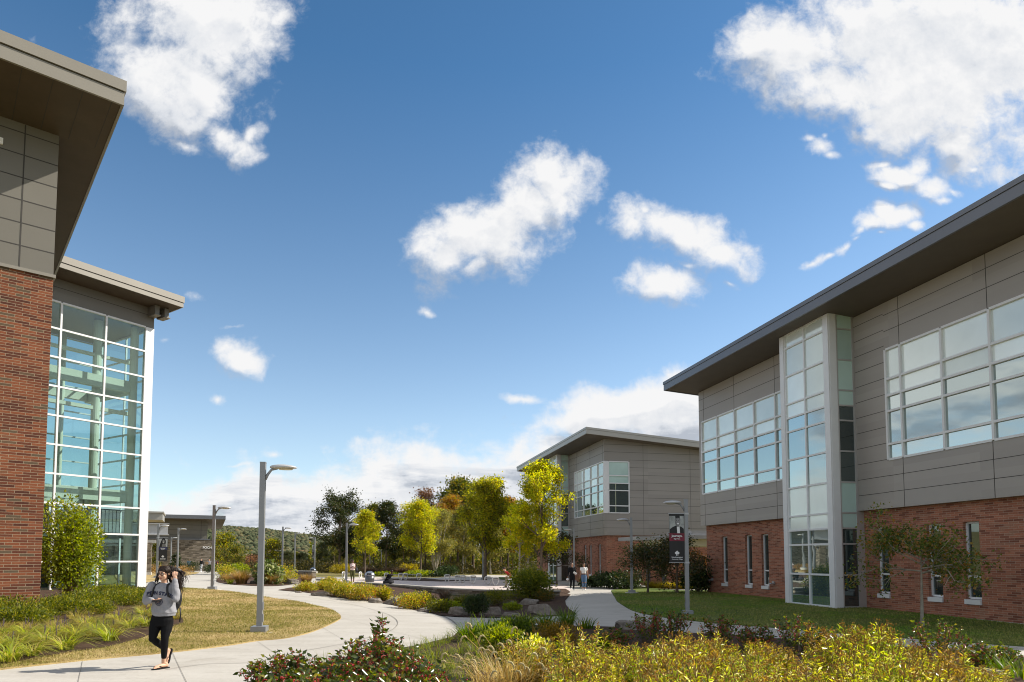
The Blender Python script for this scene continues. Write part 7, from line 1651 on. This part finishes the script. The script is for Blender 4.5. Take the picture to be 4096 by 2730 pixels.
    heads = [(1862, 2500, 1), (1868, 2552, -1), (1940, 2548, -1), (1990, 2580, 1), (2024, 2567, 1), (2070, 2515, -1), (1938, 2598, -1), (1960, 2605, -1), (1950, 2592, 1), (2160, 2598, 1), (2125, 2620, 1), (1880, 2620, -1), (1990, 2615, -1), (2005, 2640, -1), (2030, 2655, 1), (1790, 2620, -1), (1815, 2625, 1), (1850, 2635, -1), (1785, 2650, -1), (1880, 2645, 1), (1870, 2665, -1), (2075, 2660, 1), (2095, 2675, 1), (2170, 2680, 1), (2150, 2660, 1), (1845, 2675, -1), (1990, 2690, -1), (2060, 2690, 1)]
    for x, y, sg in heads:
        D = rr.uniform(7.6, 8.6); p = Vector(at(x, y, D))-base; b = Vector((p.x*.35+.02, p.y*.35, .0)); m = b*.3+p*.7+Vector((0, 0, .10)); st.tube([b, m, p], [.0032, .0026, .0018], 4, cap=False)
        q = [p, p+Vector((sg*.022, 0, .018)), p+Vector((sg*.05, .0, .010)), p+Vector((sg*.068, 0, -.022)), p+Vector((sg*.072, 0, -.05))]; pl.tube(q, [.005, .010, .012, .010, .004], 7, flat=.9)
        for i in range(50):
            u = rr.random()*3.99; k = int(u); c = q[k]+(q[k+1]-q[k])*(u-k); d = Vector((rr.gauss(0, 1), rr.gauss(0, 1), rr.gauss(0, 1))).normalized(); pl.tube([c, c+d*.022+(q[k+1]-q[k])*.3], [.0012, .0004], 3, cap=False)
    st.build('stems', LF['straw'], t); pl.build('seed_heads', M['plume'], t)
    a = rng.uniform(0, 6.28, 330); rad = .28*np.sqrt(rng.uniform(0, 1, 330)); V, Fc = bladegeo(np.stack([rad*np.cos(a)*1.6-.1, rad*np.sin(a), np.zeros(330)], 1), a+rng.normal(size=330)*.5, rng.uniform(.35, .8, 330), rng.uniform(.3, 1.2, 330), .0045); leaf_obj('blades', V, Fc, LF['straw'], t)
    # weedy grass along the path edge
    protos = []
    for k in range(3): protos.append(grass_clump('grass_tuft', 'loose green grass tuft along the near edge of the path', 'grass tuft', (0, 0, 0), .42, 60, LF['grass_green'], .16, (.3, 1.3), .005, 'loose grass tufts by the path edge'))
    n = 0
    for x, y in [(1700, 2600), (1740, 2590), (1780, 2580), (1815, 2565), (1690, 2640), (1740, 2640), (1790, 2630), (1840, 2620), (1720, 2680), (1780, 2690), (1830, 2680), (1880, 2660), (1650, 2620), (1900, 2610), (1930, 2640), (1600, 2640), (1420, 2660), (1300, 2680), (1940, 2690), (1860, 2720), (1760, 2730)]:
        q = G(x, y); s = rnd.uniform(.7, 1.15)
        if n < 3: o = protos[n]; o.location = q; o.scale = (s,)*3
        else: dup(protos[n % 3], q, rnd.uniform(0, 6.28), s)
        n += 1
LF['perennial_leafy'] = leafmat('perennial_leafy', [(0, (.06, .10, .008)), (.4, (.25, .33, .018)), (.8, (.56, .58, .05)), (1, (.82, .76, .36))], .52, .28, .8)
LF['perennial_brown'] = leafmat('perennial_brown', [(0, (.05, .045, .012)), (.35, (.26, .18, .025)), (.7, (.48, .31, .06)), (.9, (.70, .56, .26)), (1, (.22, .10, .03))], .42, .35, .6)
LF['lily_green2'] = leafmat('perennial_green', [(0, (.09, .12, .012)), (.5, (.22, .24, .02)), (1, (.36, .34, .05))], .5)
LF['tawny'] = leafmat('tawny', [(0, (.10, .07, .012)), (.5, (.20, .13, .02)), (1, (.30, .18, .03))], .4)
LF['shrub_dark'] = leafmat('shrub_dark', [(0, (.035, .06, .01)), (.5, (.08, .12, .016)), (1, (.16, .19, .025))], .42)
foreground()

for o in list(COL.objects):
    if o.parent is None and o.type in ('MESH', 'EMPTY') and o.get('label') and not o.get('kind'): o['kind'] = 'thing'
